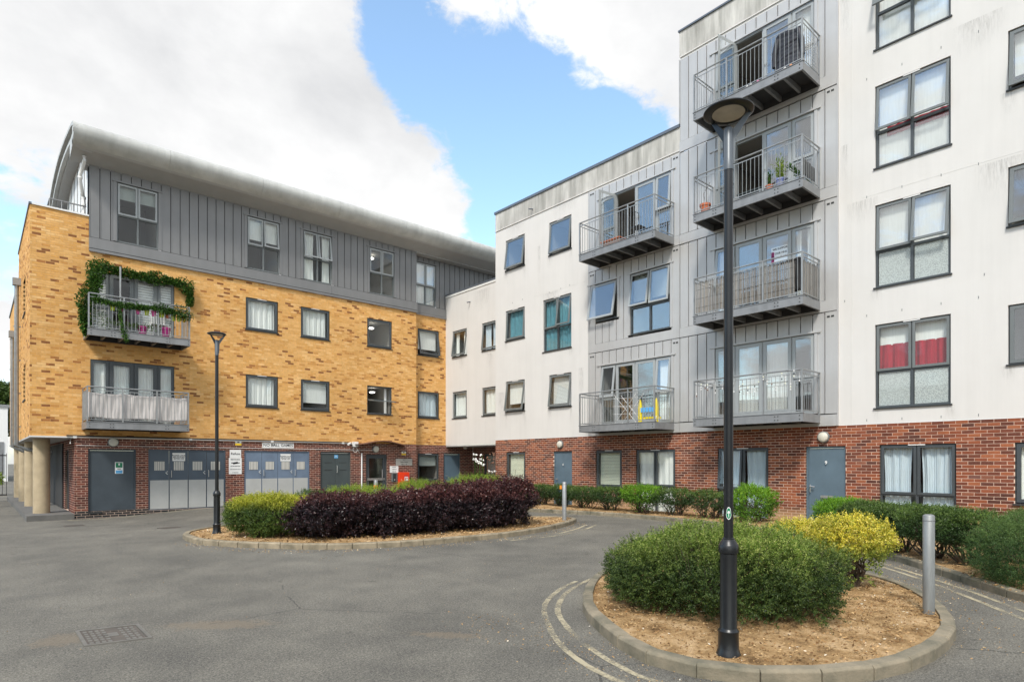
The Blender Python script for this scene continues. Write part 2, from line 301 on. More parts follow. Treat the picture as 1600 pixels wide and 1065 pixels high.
def asphalt_material():
    m = bpy.data.materials.new('asphalt'); m.use_nodes = True
    nt = m.node_tree; N = nt.nodes; K = nt.links; b = N['Principled BSDF']; b.inputs['Roughness'].default_value = .88; b.inputs['Specular IOR Level'].default_value = .3
    g = N.new('ShaderNodeNewGeometry')
    def noise(s, d=6, r=.6, v=None):
        n = N.new('ShaderNodeTexNoise'); n.inputs['Scale'].default_value = s; n.inputs['Detail'].default_value = d; n.inputs['Roughness'].default_value = r; K.new(v or g.outputs['Position'], n.inputs['Vector']); return n.outputs['Fac']
    def ramp(f, a, ca, bb, cb):
        r = N.new('ShaderNodeValToRGB'); r.color_ramp.elements[0].position = a; r.color_ramp.elements[0].color = tuple(ca) + (1,); r.color_ramp.elements[1].position = bb; r.color_ramp.elements[1].color = tuple(cb) + (1,); K.new(f, r.inputs[0]); return r.outputs[0]
    def mul(a, c, t='MULTIPLY', f=1.0):
        x = N.new('ShaderNodeMixRGB'); x.blend_type = t
        if isinstance(f, float): x.inputs[0].default_value = f
        else: K.new(f, x.inputs[0])
        K.new(a, x.inputs[1]); K.new(c, x.inputs[2]) if not isinstance(c, tuple) else setattr(x.inputs[2], 'default_value', c + (1,)); return x.outputs[0]
    c = ramp(noise(.33, 6, .65), .36, (.122, .117, .105), .64, (.170, .162, .143))
    c = mul(c, ramp(noise(1.3, 8, .7), .3, (.78, .78, .79), .7, (1.16, 1.15, 1.12)))
    c = mul(c, ramp(noise(3.1, 4, .6, None), .24, (.55, .55, .56), .34, (1, 1, 1)))
    c = mul(c, ramp(noise(60, 3, .85), .36, (.42, .42, .42), .66, (1.6, 1.57, 1.5)))
    c = mul(c, ramp(noise(22, 4, .8), .33, (.78, .78, .78), .66, (1.22, 1.22, 1.2)))
    v = N.new('ShaderNodeTexVoronoi'); v.inputs['Scale'].default_value = 95; K.new(g.outputs['Position'], v.inputs['Vector'])
    sp = N.new('ShaderNodeMath'); sp.operation = 'LESS_THAN'; K.new(v.outputs['Distance'], sp.inputs[0]); sp.inputs[1].default_value = .16
    c = mul(c, (.34, .32, .28), 'MIX', sp.outputs[0])
    # worn gravelly patches around the inspection cover, and one by the middle of the road
    for (px, py, rx, ry, ang) in ((1.85, 6.55, .62, .22, -.65), (.62, 6.95, .30, .30, 0), (3.35, 4.75, .42, .12, -.9)):
        mp = N.new('ShaderNodeMapping'); mp.vector_type = 'TEXTURE'; mp.inputs['Location'].default_value = (px, py, 0); mp.inputs['Rotation'].default_value = (0, 0, ang); mp.inputs['Scale'].default_value = (rx, ry, 1); K.new(g.outputs['Position'], mp.inputs[0])
        sx = N.new('ShaderNodeSeparateXYZ'); K.new(mp.outputs[0], sx.inputs[0]); cx = N.new('ShaderNodeCombineXYZ'); K.new(sx.outputs[0], cx.inputs[0]); K.new(sx.outputs[1], cx.inputs[1])
        ln = N.new('ShaderNodeVectorMath'); ln.operation = 'LENGTH'; K.new(cx.outputs[0], ln.inputs[0])
        ad = N.new('ShaderNodeMath'); ad.operation = 'MULTIPLY_ADD'; K.new(noise(11, 8, .8), ad.inputs[0]); ad.inputs[1].default_value = -3.0; K.new(ln.outputs['Value'], ad.inputs[2])
        mr = N.new('ShaderNodeMapRange'); mr.inputs['From Min'].default_value = -.55; mr.inputs['From Max'].default_value = -.95; mr.inputs['To Max'].default_value = .45; K.new(ad.outputs[0], mr.inputs['Value'])
        c = mul(c, (.20, .155, .105), 'MIX', mr.outputs[0])
    # hairline cracks
    vc = N.new('ShaderNodeTexVoronoi'); vc.feature = 'DISTANCE_TO_EDGE'; vc.inputs['Scale'].default_value = .33
    dn = N.new('ShaderNodeTexNoise'); dn.inputs['Scale'].default_value = 1.4; dn.inputs['Detail'].default_value = 6; K.new(g.outputs['Position'], dn.inputs['Vector'])
    mv = N.new('ShaderNodeMixRGB'); mv.inputs[0].default_value = .22; K.new(g.outputs['Position'], mv.inputs[1]); K.new(dn.outputs['Color'], mv.inputs[2]); K.new(mv.outputs[0], vc.inputs['Vector'])
    lt = N.new('ShaderNodeMath'); lt.operation = 'LESS_THAN'; K.new(vc.outputs['Distance'], lt.inputs[0]); lt.inputs[1].default_value = .0022
    gate = N.new('ShaderNodeMath'); gate.operation = 'GREATER_THAN'; K.new(noise(.5, 3), gate.inputs[0]); gate.inputs[1].default_value = .55
    lm = N.new('ShaderNodeMath'); lm.operation = 'MULTIPLY'; K.new(lt.outputs[0], lm.inputs[0]); K.new(gate.outputs[0], lm.inputs[1])
    lm2 = N.new('ShaderNodeMath'); lm2.operation = 'MULTIPLY'; K.new(lm.outputs[0], lm2.inputs[0]); lm2.inputs[1].default_value = .55
    c = mul(c, (.03, .03, .03), 'MIX', lm2.outputs[0])
    K.new(c, b.inputs['Base Color'])
    bp = N.new('ShaderNodeBump'); bp.inputs['Strength'].default_value = .55; bp.inputs['Distance'].default_value = .008; K.new(noise(85, 4, .7), bp.inputs['Height']); K.new(bp.outputs[0], b.inputs['Normal'])
    return m
M['asphalt'] = asphalt_material()

def soil_material():
    m = bpy.data.materials.new('soil'); m.use_nodes = True
    nt = m.node_tree; N = nt.nodes; K = nt.links; b = N['Principled BSDF']; b.inputs['Roughness'].default_value = .97; b.inputs['Specular IOR Level'].default_value = .1
    g = N.new('ShaderNodeNewGeometry')
    n = N.new('ShaderNodeTexNoise'); n.inputs['Scale'].default_value = 3.5; n.inputs['Detail'].default_value = 12; n.inputs['Roughness'].default_value = .75; K.new(g.outputs['Position'], n.inputs['Vector'])
    r = N.new('ShaderNodeValToRGB'); cr = r.color_ramp; cr.elements[0].position = .34; cr.elements[0].color = (.13, .075, .035, 1); cr.elements[1].position = .64; cr.elements[1].color = (.60, .42, .24, 1)
    e = cr.elements.new(.5); e.color = (.40, .255, .12, 1)
    K.new(n.outputs['Fac'], r.inputs[0]); K.new(r.outputs[0], b.inputs['Base Color'])
    n2 = N.new('ShaderNodeTexNoise'); n2.inputs['Scale'].default_value = 45; n2.inputs['Detail'].default_value = 6; n2.inputs['Roughness'].default_value = .8; K.new(g.outputs['Position'], n2.inputs['Vector'])
    bp = N.new('ShaderNodeBump'); bp.inputs['Strength'].default_value = .9; bp.inputs['Distance'].default_value = .02; K.new(n2.outputs['Fac'], bp.inputs['Height']); K.new(bp.outputs[0], b.inputs['Normal'])
    return m
M['soil'] = soil_material()

def paint_material():
    m = bpy.data.materials.new('road_paint'); m.use_nodes = True
    nt = m.node_tree; N = nt.nodes; K = nt.links; b = N['Principled BSDF']; out = N['Material Output']
    b.inputs['Base Color'].default_value = (.46, .40, .27, 1); b.inputs['Roughness'].default_value = .85
    g = N.new('ShaderNodeNewGeometry'); n = N.new('ShaderNodeTexNoise'); n.inputs['Scale'].default_value = 22; n.inputs['Detail'].default_value = 8; n.inputs['Roughness'].default_value = .8; K.new(g.outputs['Position'], n.inputs['Vector'])
    n2 = N.new('ShaderNodeTexNoise'); n2.inputs['Scale'].default_value = 1.5; K.new(g.outputs['Position'], n2.inputs['Vector'])
    a = N.new('ShaderNodeMath'); a.operation = 'ADD'; K.new(n.outputs['Fac'], a.inputs[0]); K.new(n2.outputs['Fac'], a.inputs[1])
    r = N.new('ShaderNodeMapRange'); r.inputs['From Min'].default_value = .84; r.inputs['From Max'].default_value = 1.12; r.inputs['To Max'].default_value = .85; K.new(a.outputs[0], r.inputs['Value'])
    t = N.new('ShaderNodeBsdfTransparent'); ms = N.new('ShaderNodeMixShader'); K.new(r.outputs[0], ms.inputs[0]); K.new(t.outputs[0], ms.inputs[1]); K.new(b.outputs[0], ms.inputs[2]); K.new(ms.outputs[0], out.inputs[0])
    return m
M['paint'] = paint_material()

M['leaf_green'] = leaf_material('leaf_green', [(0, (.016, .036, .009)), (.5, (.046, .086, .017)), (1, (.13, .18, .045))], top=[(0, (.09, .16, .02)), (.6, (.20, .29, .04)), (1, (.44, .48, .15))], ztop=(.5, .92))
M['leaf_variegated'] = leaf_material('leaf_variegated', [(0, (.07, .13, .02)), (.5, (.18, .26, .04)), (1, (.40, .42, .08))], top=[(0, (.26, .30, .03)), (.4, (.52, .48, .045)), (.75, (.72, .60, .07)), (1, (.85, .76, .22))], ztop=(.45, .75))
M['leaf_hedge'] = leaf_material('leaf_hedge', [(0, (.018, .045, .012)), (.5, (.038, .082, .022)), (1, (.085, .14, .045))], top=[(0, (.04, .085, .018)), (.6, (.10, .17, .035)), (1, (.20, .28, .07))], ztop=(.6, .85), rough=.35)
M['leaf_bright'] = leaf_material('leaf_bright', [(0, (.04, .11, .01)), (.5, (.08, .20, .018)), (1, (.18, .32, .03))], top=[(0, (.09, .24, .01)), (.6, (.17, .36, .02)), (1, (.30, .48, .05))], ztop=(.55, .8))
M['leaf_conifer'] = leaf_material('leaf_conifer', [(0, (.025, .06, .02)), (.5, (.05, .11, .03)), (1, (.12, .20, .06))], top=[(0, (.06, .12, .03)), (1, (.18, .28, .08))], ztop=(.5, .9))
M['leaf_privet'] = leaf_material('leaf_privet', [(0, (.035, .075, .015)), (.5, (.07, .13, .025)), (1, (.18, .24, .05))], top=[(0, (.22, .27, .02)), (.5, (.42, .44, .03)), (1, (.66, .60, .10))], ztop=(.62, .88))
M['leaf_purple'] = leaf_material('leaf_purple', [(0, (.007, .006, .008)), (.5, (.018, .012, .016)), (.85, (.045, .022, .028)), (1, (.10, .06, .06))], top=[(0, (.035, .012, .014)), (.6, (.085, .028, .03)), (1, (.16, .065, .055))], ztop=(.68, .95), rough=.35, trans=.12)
M['leaf_lime'] = leaf_material('leaf_lime', [(0, (.10, .18, .02)), (.5, (.22, .33, .03)), (1, (.40, .48, .08))])
M['leaf_vine'] = leaf_material('leaf_vine', [(0, (.02, .06, .01)), (.5, (.045, .12, .018)), (1, (.11, .22, .03))])
M['leaf_tree'] = leaf_material('leaf_tree', [(0, (.03, .06, .012)), (1, (.09, .15, .03))])
M['petal'] = material('petal', (.85, .85, .82), .6)

# ------------------------------------------------------------------ mesh helpers
class Frame:
    """wall coordinates: u along the wall, w out of the wall, z up"""
    def __init__(s, kind, plane): s.kind = kind; s.plane = plane
    def __call__(s, u, w, z):
        if s.kind == 'L': return (u, s.plane - w, z)        # faces -Y
        if s.kind == 'R': return (s.plane - w, u, z)        # faces -X
        return (u, w, z)
WORLD = Frame('W', 0)
LW = Frame('L', 23.74); L2 = Frame('L', 24.12); RW = Frame('R', 16.27); R2 = Frame('R', 16.97)

def settags(o, label=None, cat=None, group=None, kind=None):
    if label: o['label'] = label
    if cat: o['category'] = cat
    if group: o['group'] = group
    if kind: o['kind'] = kind
    return o

def parent_to(o, p):
    o.parent = p
    o.matrix_parent_inverse = Matrix.Translation(-p.location)      # every location here is a world location
    return o

def link(name, me, mat=None, parent=None):
    o = bpy.data.objects.new(name, me); COL.objects.link(o)
    if mat is not None and me is not None and not me.materials: me.materials.append(M[mat] if isinstance(mat, str) else mat)
    if parent is not None: parent_to(o, parent)
    return o

def thing(name, loc, label, cat, group=None):
    o = bpy.data.objects.new(name, None); COL.objects.link(o); o.location = loc; o.empty_display_size = .2
    return settags(o, label, cat, group)

class MB:
    def __init__(s, fr=WORLD, xf=None): s.v = []; s.f = []; s.fr = fr; s.xf = xf
    def pt(s, p):
        if s.xf: p = s.xf(*p)
        return s.fr(*p)
    def box(s, u0, u1, w0, w1, z0, z1):
        n = len(s.v)
        for z in (z0, z1):
            for (u, w) in ((u0, w0), (u1, w0), (u1, w1), (u0, w1)): s.v.append(s.pt((u, w, z)))
        s.f += [(n, n + 1, n + 2, n + 3), (n + 4, n + 7, n + 6, n + 5), (n, n + 4, n + 5, n + 1), (n + 1, n + 5, n + 6, n + 2), (n + 2, n + 6, n + 7, n + 3), (n + 3, n + 7, n + 4, n)]
        return s
    def quad(s, a, b, c, d):
        n = len(s.v); s.v += [s.pt(a), s.pt(b), s.pt(c), s.pt(d)]; s.f.append((n, n + 1, n + 2, n + 3)); return s
    def ring(s, u0, u1, z0, z1, t, w0, w1, tb=None):
        tb = t if tb is None else tb
        s.box(u0, u0 + t, w0, w1, z0, z1); s.box(u1 - t, u1, w0, w1, z0, z1)
        s.box(u0 + t, u1 - t, w0, w1, z1 - t, z1); s.box(u0 + t, u1 - t, w0, w1, z0, z0 + tb); return s
    def tube(s, pts, r, seg=8, caps=True):
        pts = [Vector(s.pt(p)) for p in pts]; rs = r if isinstance(r, (list, tuple)) else [r] * len(pts)
        n0 = len(s.v)
        for i, p in enumerate(pts):
            d = (pts[min(i + 1, len(pts) - 1)] - pts[max(i - 1, 0)])
            if d.length < 1e-7: d = Vector((0, 0, 1))
            d.normalize(); a = d.cross(Vector((0, 0, 1)) if abs(d.z) < .9 else Vector((1, 0, 0))).normalized(); b = d.cross(a)
            for k in range(seg):
                t = 2 * math.pi * k / seg; s.v.append(tuple(p + (a * math.cos(t) + b * math.sin(t)) * rs[i]))
        for i in range(len(pts) - 1):
            for k in range(seg):
                a0 = n0 + i * seg + k; a1 = n0 + i * seg + (k + 1) % seg; s.f.append((a0, a1, a1 + seg, a0 + seg))
        if caps:
            s.f.append(tuple(n0 + k for k in range(seg))[::-1]); s.f.append(tuple(n0 + (len(pts) - 1) * seg + k for k in range(seg)))
        return s
    def lathe(s, c, prof, seg=20):
        n0 = len(s.v)
        for (r, z) in prof:
            for k in range(seg):
                t = 2 * math.pi * k / seg; s.v.append(s.pt((c[0] + r * math.cos(t), c[1] + r * math.sin(t), c[2] + z)))
        for i in range(len(prof) - 1):
            for k in range(seg):
                a0 = n0 + i * seg + k; a1 = n0 + i * seg + (k + 1) % seg; s.f.append((a0, a1, a1 + seg, a0 + seg))
        s.f.append(tuple(n0 + k for k in range(seg))[::-1]); s.f.append(tuple(n0 + (len(prof) - 1) * seg + k for k in range(seg))); return s
    def mesh(s, name, smooth=False, fix=True):
        me = bpy.data.meshes.new(name); me.from_pydata(s.v, [], s.f); me.update()
        if fix:
            import bmesh
            bm = bmesh.new(); bm.from_mesh(me); bmesh.ops.recalc_face_normals(bm, faces=bm.faces); bm.to_mesh(me); bm.free()
        if smooth:
            me.polygons.foreach_set('use_smooth', [True] * len(me.polygons))
            try: me.set_sharp_from_angle(angle=R_(38))
            except Exception: pass
        return me
    def build(s, name, mat, parent=None, smooth=False, fix=True, base=None):
        me = s.mesh(name, smooth, fix)
        o = link(name, me, mat, parent)
        if base is not None:                       # origin at the thing's base
            me.transform(Matrix.Translation(-Vector(base))); o.location = base
        return o

def clip_rect(u0, u1, z0, z1, ops):
    """the part of a rectangle outside the openings, as rectangles"""
    hit = [o for o in ops if o[0] < u1 - 1e-6 and o[1] > u0 + 1e-6 and o[2] < z1 - 1e-6 and o[3] > z0 + 1e-6]
    if not hit: return [(u0, u1, z0, z1)]
    zs = sorted({z0, z1} | {min(max(z, z0), z1) for o in hit for z in o[2:4]})
    out = []
    for a, b in zip(zs, zs[1:]):
        if b - a < .004: continue
        mid = (a + b) / 2; cur = [(u0, u1)]
        for o in hit:
            if not (o[2] < mid < o[3]): continue
            nxt = []
            for (p, q) in cur:
                if o[1] <= p or o[0] >= q: nxt.append((p, q)); continue
                if o[0] > p: nxt.append((p, o[0]))
                if o[1] < q: nxt.append((o[1], q))
            cur = nxt
        for (p, q) in cur:
            if q - p > .012: out.append((p, q, a, b))
    mer = []                                   # merge equal strips that touch
    for r in out:
        for i, m in enumerate(mer):
            if abs(m[0] - r[0]) < 1e-6 and abs(m[1] - r[1]) < 1e-6 and abs(m[3] - r[2]) < 1e-6: mer[i] = (m[0], m[1], m[2], r[3]); break
        else: mer.append(r)
    return mer

def wall_sheet(name, mat, bld, fr, u0, u1, z0, z1, ops, w=0.0, reveal=.16):
    """a wall face with its openings and their reveals"""
    mb = MB(fr)
    us = sorted({u0, u1} | {min(max(x, u0), u1) for o in ops for x in o[:2]}); zs = sorted({z0, z1} | {min(max(x, z0), z1) for o in ops for x in o[2:4]})
    for a, b in zip(us, us[1:]):
        for c, d in zip(zs, zs[1:]):
            if b - a < 1e-5 or d - c < 1e-5: continue
            mu, mz = (a + b) / 2, (c + d) / 2
            if any(o[0] < mu < o[1] and o[2] < mz < o[3] for o in ops): continue
            mb.quad((a, w, c), (b, w, c), (b, w, d), (a, w, d))
    for o in ops:
        if o[1] <= u0 or o[0] >= u1 or o[3] <= z0 or o[2] >= z1: continue
        a, b, c, d = max(o[0], u0), min(o[1], u1), max(o[2], z0), min(o[3], z1); r = w - reveal
        mb.quad((a, w, c), (a, r, c), (a, r, d), (a, w, d)); mb.quad((b, w, c), (b, w, d), (b, r, d), (b, r, c))
        if d >= o[3] - 1e-6: mb.quad((a, w, d), (a, r, d), (b, r, d), (b, w, d))
        if c <= o[2] + 1e-6: mb.quad((a, w, c), (b, w, c), (b, r, c), (a, r, c))
    return mb.build(name, mat, bld, fix=False)

def bricks(bld, fr, u0, u1, z0, z1, ops, mat, loose=0, vis=None, seed=1, dark_rows=None):
    """stretcher bond, every brick its own block; the `loose` largest in the picture are objects of their own"""
    rnd = random.Random(seed); L_, H_, J = .225, .075, .0125
    full = []; rest = []; drk = []
    row = 0; z = z0
    while z < z1 - .01:
        off = (row % 2) * .5 * L_ + (rnd.random() - .5) * .006
        n0 = math.floor(u0 / L_) - 1
        u = n0 * L_ + off
        while u < u1:
            a, b = max(u + J / 2, u0), min(u + L_ - J / 2, u1); c, d = z + J / 2, min(z + H_ - J / 2, z1)
            if b - a > .02:
                if dark_rows and d < dark_rows: drk += clip_rect(a, b, c, d, ops)
                else:
                    rs = clip_rect(a, b, c, d, ops)
                    if len(rs) == 1 and b - a > .21 and abs(rs[0][0] - a) < 1e-6 and abs(rs[0][1] - b) < 1e-6 and abs(rs[0][3] - rs[0][2] - (H_ - J)) < .002: full.append(rs[0])
                    else: rest += rs
            u += L_
        z += H_; row += 1
    def dist(r):
        p = Vector(fr((r[0] + r[1]) / 2, 0, (r[2] + r[3]) / 2)) - Vector(CAM); f = p.dot(FW)
        n = Vector((0, 1, 0)) if fr.kind == 'L' else Vector((1, 0, 0))
        return f / max(.05, abs(p.normalized().dot(n))) ** .5
    if loose:
        cand = [r for r in full if (vis is None or vis(r))]
        cand.sort(key=dist); chosen = cand[:loose]; cs = set(chosen); rest += [r for r in full if r not in cs]
        sm = MB(fr); c0 = fr(0, 0, 0)
        sm.box(-.1075, .1075, -.045, 0, -.0325, .0325)
        me = sm.mesh('brick', fix=True); me.transform(Matrix.Translation(-Vector(c0))); me.materials.append(M[mat])
        for r in chosen:
            o = link('brick', me, None, None); o.location = fr((r[0] + r[1]) / 2, rnd.uniform(-.0015, .0015), (r[2] + r[3]) / 2); parent_to(o, bld)
    else: rest += full
    for lst, mt in ((rest, mat), (drk, 'dark_brick')):
        if not lst: continue
        A = np.array(lst); n = len(A); w1 = np.array([rnd.uniform(-.0015, .0015) for _ in range(n)]); w0 = w1 * 0 - .045
        V = np.zeros((n, 8, 3))
        for k, (iu, iw, iz) in enumerate([(0, 0, 2), (1, 0, 2), (1, 1, 2), (0, 1, 2), (0, 0, 3), (1, 0, 3), (1, 1, 3), (0, 1, 3)]):
            u = A[:, iu]; w = w1 if iw else w0; zz = A[:, iz]
            if fr.kind == 'L': V[:, k] = np.stack([u, fr.plane - w, zz], 1)
            else: V[:, k] = np.stack([fr.plane - w, u, zz], 1)
        F = np.array([(3, 2, 6, 7), (0, 3, 7, 4), (2, 1, 5, 6), (7, 6, 5, 4), (0, 1, 2, 3)])
        if fr.kind == 'R': F = F[:, ::-1]
        F = (F[None] + (np.arange(n) * 8)[:, None, None]).reshape(-1, 4)
        me = mesh_np('bricks', V.reshape(-1, 3), F); o = link('brickwork', me, mt, bld); o['kind'] = 'stuff'

def mesh_np(name, V, F, smooth=False):
    me = bpy.data.meshes.new(name); k = F.shape[1]
    me.vertices.add(len(V)); me.vertices.foreach_set('co', V.astype(np.float32).ravel())
    me.loops.add(F.size); me.loops.foreach_set('vertex_index', F.astype(np.int32).ravel())
    me.polygons.add(len(F)); me.polygons.foreach_set('loop_start', np.arange(0, F.size, k, dtype=np.int32)); me.polygons.foreach_set('loop_total', np.full(len(F), k, dtype=np.int32))
    me.polygons.foreach_set('use_smooth', np.full(len(F), bool(smooth)))
    me.update(calc_edges=True); me.validate(); return me

def text_mesh(txt, size, loc, kind, mat, parent, align='CENTER', depth=.002, name='lettering', bold=0.0):
    cu = bpy.data.curves.new('lettering', 'FONT'); cu.body = txt; cu.size = size; cu.align_x = align; cu.align_y = 'CENTER'; cu.extrude = depth; cu.offset = bold; cu.space_line = .85
    cu.resolution_u = 2
    t = bpy.data.objects.new('tmp', cu); COL.objects.link(t); dg = bpy.context.evaluated_depsgraph_get(); dg.update()
    me = bpy.data.meshes.new_from_object(t.evaluated_get(dg)); COL.objects.unlink(t); bpy.data.objects.remove(t)
    me.name = name
    rot = Matrix.Rotation(R_(90), 4, 'X')
    if kind == 'R': rot = Matrix.Rotation(R_(-90), 4, 'Z') @ rot
    me.transform(Matrix.Translation(Vector(loc)) @ rot); me.materials.clear(); me.materials.append(M[mat])
    return link(name, me, None, parent)

# ------------------------------------------------------------------ windows, doors, curtains
def pleats(fr, u0, u1, z0, z1, w, amp=.02, freq=14, seed=0, gather=0.0, thick=.004):
    rnd = random.Random(seed); mb = MB(fr); nu = max(8, int((u1 - u0) * 90)); rows = 5; ph = rnd.uniform(0, 6); g = []
    for j in range(rows + 1):
        t = j / rows; z = z1 + (z0 - z1) * t; line = []
        for i in range(nu + 1):
            s = i / nu; u = u0 + (u1 - u0) * s; u += gather * math.sin(math.pi * t) * (.5 - s) * (u1 - u0)
            line.append((u, w + amp * (math.sin(ph + s * freq * (u1 - u0) * 2.2 + .7 * math.sin(s * 9 + ph)) + .4 * math.sin(3.1 * ph + s * freq * 5.3) * (.5 + t)), z))
        g.append(line)
    for j in range(rows):
        for i in range(nu): mb.quad(g[j][i], g[j][i + 1], g[j + 1][i + 1], g[j + 1][i])
    return mb

def add_content(win, fr, u0, u1, z0, z1, kind, inset, seed=0):
    w = -inset - .11
    if kind in ('curtain', 'curtain_blue', 'curtain_teal', 'curtain_red'):
        pleats(fr, u0, u1, z0, z1, w, .018, 13, seed).build('curtain', kind, win, smooth=True, fix=False)
    elif kind == 'curtain_half':
        pleats(fr, u0, u0 + (u1 - u0) * .38, z0, z1, w, .02, 15, seed, .1).build('curtain', 'curtain', win, smooth=True, fix=False)
        pleats(fr, u1 - (u1 - u0) * .3, u1, z0, z1, w, .02, 15, seed + 3, .1).build('curtain', 'curtain', win, smooth=True, fix=False)
    elif kind == 'blue_half':
        pleats(fr, u0, u0 + (u1 - u0) * .46, z0, z1, w, .02, 15, seed, .12).build('curtain', 'curtain_blue', win, smooth=True, fix=False)
        pleats(fr, u1 - (u1 - u0) * .42, u1, z0, z1, w, .02, 15, seed + 3, .12).build('curtain', 'curtain_blue', win, smooth=True, fix=False)
    elif kind in ('blind', 'blind_white', 'shutter'):
        mb = MB(fr); p = .05 if kind != 'shutter' else .085; z = z1 - .02
        while z > z0 + .03:
            mb.box(u0, u1, w - .003, w + .003, z - p * .82, z); z -= p
        mb.box(u0 + .2, u0 + .204, w + .004, w + .006, z0, z1)
        mb.build('blind', {'blind': 'blind', 'blind_white': 'blind_white', 'shutter': 'shutter'}[kind], win)
    elif kind == 'roller':
        MB(fr).box(u0, u1, w - .004, w + .004, z0 + (z1 - z0) * (.22 if z1 - z0 < 1.5 else .03), z1).build('blind', 'curtain', win)
    elif kind == 'roller_half':
        MB(fr).box(u0, u1, w - .004, w + .004, z0 + (z1 - z0) * .55, z1).build('blind', 'blind_grey', win)
    elif kind == 'vertical':
        mb = MB(fr); u = u0
        while u < u1 - .05: mb.quad((u, w - .02, z0), (u + .075, w + .02, z0), (u + .075, w + .02, z1), (u, w - .02, z1)); u += .085
        mb.build('blind', 'curtain', win, fix=False)

def room(win, fr, u0, u1, z0, z1, inset, depth=2.2, grow=.5, mat='room'):
    w0 = -inset - .09; w1 = -depth; a, b, c, d = u0 - .02, u1 + .02, z0 - .02, z1 + .02
    mb = MB(fr)
    mb.quad((a, w0, c), (a, w1, c), (a, w1, d), (a, w0, d)); mb.quad((b, w0, c), (b, w0, d), (b, w1, d), (b, w1, c))
    mb.quad((a, w0, d), (a, w1, d), (b, w1, d), (b, w0, d)); mb.quad((a, w0, c), (b, w0, c), (b, w1, c), (a, w1, c)); mb.quad((a, w1, c), (b, w1, c), (b, w1, d), (a, w1, d))
    return mb.build('room_interior', mat, win, fix=False)

def hinge_top(wh, zh, ang):
    c, s = math.cos(ang), math.sin(ang)
    return lambda u, w, z: (u, wh + (w - wh) * c + (zh - z) * s, zh - (zh - z) * c + (w - wh) * s)
def hinge_side(uh, wh, ang):
    c, s = math.cos(ang), math.sin(ang)
    return lambda u, w, z: (uh + (u - uh) * c - (w - wh) * s, wh + abs(u - uh) * s * (1 if True else 0) + (w - wh) * c, z)

def sash(win, fr, u0, u1, z0, z1, w0, w1, mat, t=.06, ang=0.0, glass='glass', name='sash'):
    xf = hinge_top(w1, z1, ang) if ang else None
    s = MB(fr, xf).ring(u0, u1, z0, z1, t, w0, w1).build(name, mat, win)
    wm = (w0 + w1) / 2
    MB(fr, xf).box(u0 + t - .005, u1 - t + .005, wm - .008, wm + .008, z0 + t - .005, z1 - t + .005).build('pane', glass, win)
    return s

def window(bld, fr, u0, u1, z0, z1, kind='single', mat='dark_frame', smat=None, ang=(0, 0), content='curtain', inset=.06, vent=True, sill=True, glass='glass', low=None, lowglass=None, seed=0, trim=False, split=.435, room_mat='room'):
    smat = smat or mat; w1 = -inset; w0 = w1 - .07
    fm = MB(fr).ring(u0, u1, z0, z1, .045, w0, w1)
    if kind == 'double':
        um = (u0 + u1) / 2; zm = z0 + (z1 - z0) * split
        fm.box(um - .03, um + .03, w0, w1, z0 + .045, z1 - .045); fm.box(u0 + .045, um - .03, w0, w1, zm - .03, zm + .03); fm.box(um + .03, u1 - .045, w0, w1, zm - .03, zm + .03)
    win = fm.build('window', mat, bld)
    if kind == 'double':
        cells = [(u0 + .03, um - .012), (um + .012, u1 - .03)]
        for i, (a, b) in enumerate(cells):
            sash(win, fr, a, b, zm + .012, z1 - .03, w1 - .01, w1 + .028, smat, .055, ang[i], glass)
            MB(fr).box(a + .03, b - .03, w0 + .02, w0 + .036, z0 + .05, zm - .035).build('pane', lowglass or glass, win)
        add_content(win, fr, u0 + .05, u1 - .05, zm + .02 if low == 'none' else z0 + .05, z1 - .05, content, inset, seed)
    else:
        sash(win, fr, u0 + .028, u1 - .028, z0 + .028, z1 - .028, w1 - .01, w1 + .028, smat, .07, ang[0], glass)
        add_content(win, fr, u0 + .09, u1 - .09, z0 + .06, z1 - .06, content, inset, seed)
    room(win, fr, u0, u1, z0, z1, inset, mat=room_mat)
    um = (u0 + u1) / 2
    if vent: MB(fr).box(um - .17, um + .17, w1 + .03, w1 + .045, z1 - .028, z1 - .006).build('trickle_vent', 'white_plastic', win)
    if sill: MB(fr).box(u0 - .03, u1 + .03, w0, .035, z0 - .035, z0 - .002).build('sill', 'sill', win)
    if trim:
        t = MB(fr); t.box(u0 - .10, u0 - .003, .0, .05, z0, z1); t.box(u1 + .003, u1 + .10, .0, .05, z0, z1); t.box(u0 - .13, u1 + .13, .0, .065, z1 + .002, z1 + .05)
        t.build('surround', 'cladding_mid' if trim == 'mid' else 'cladding', win)
    return win

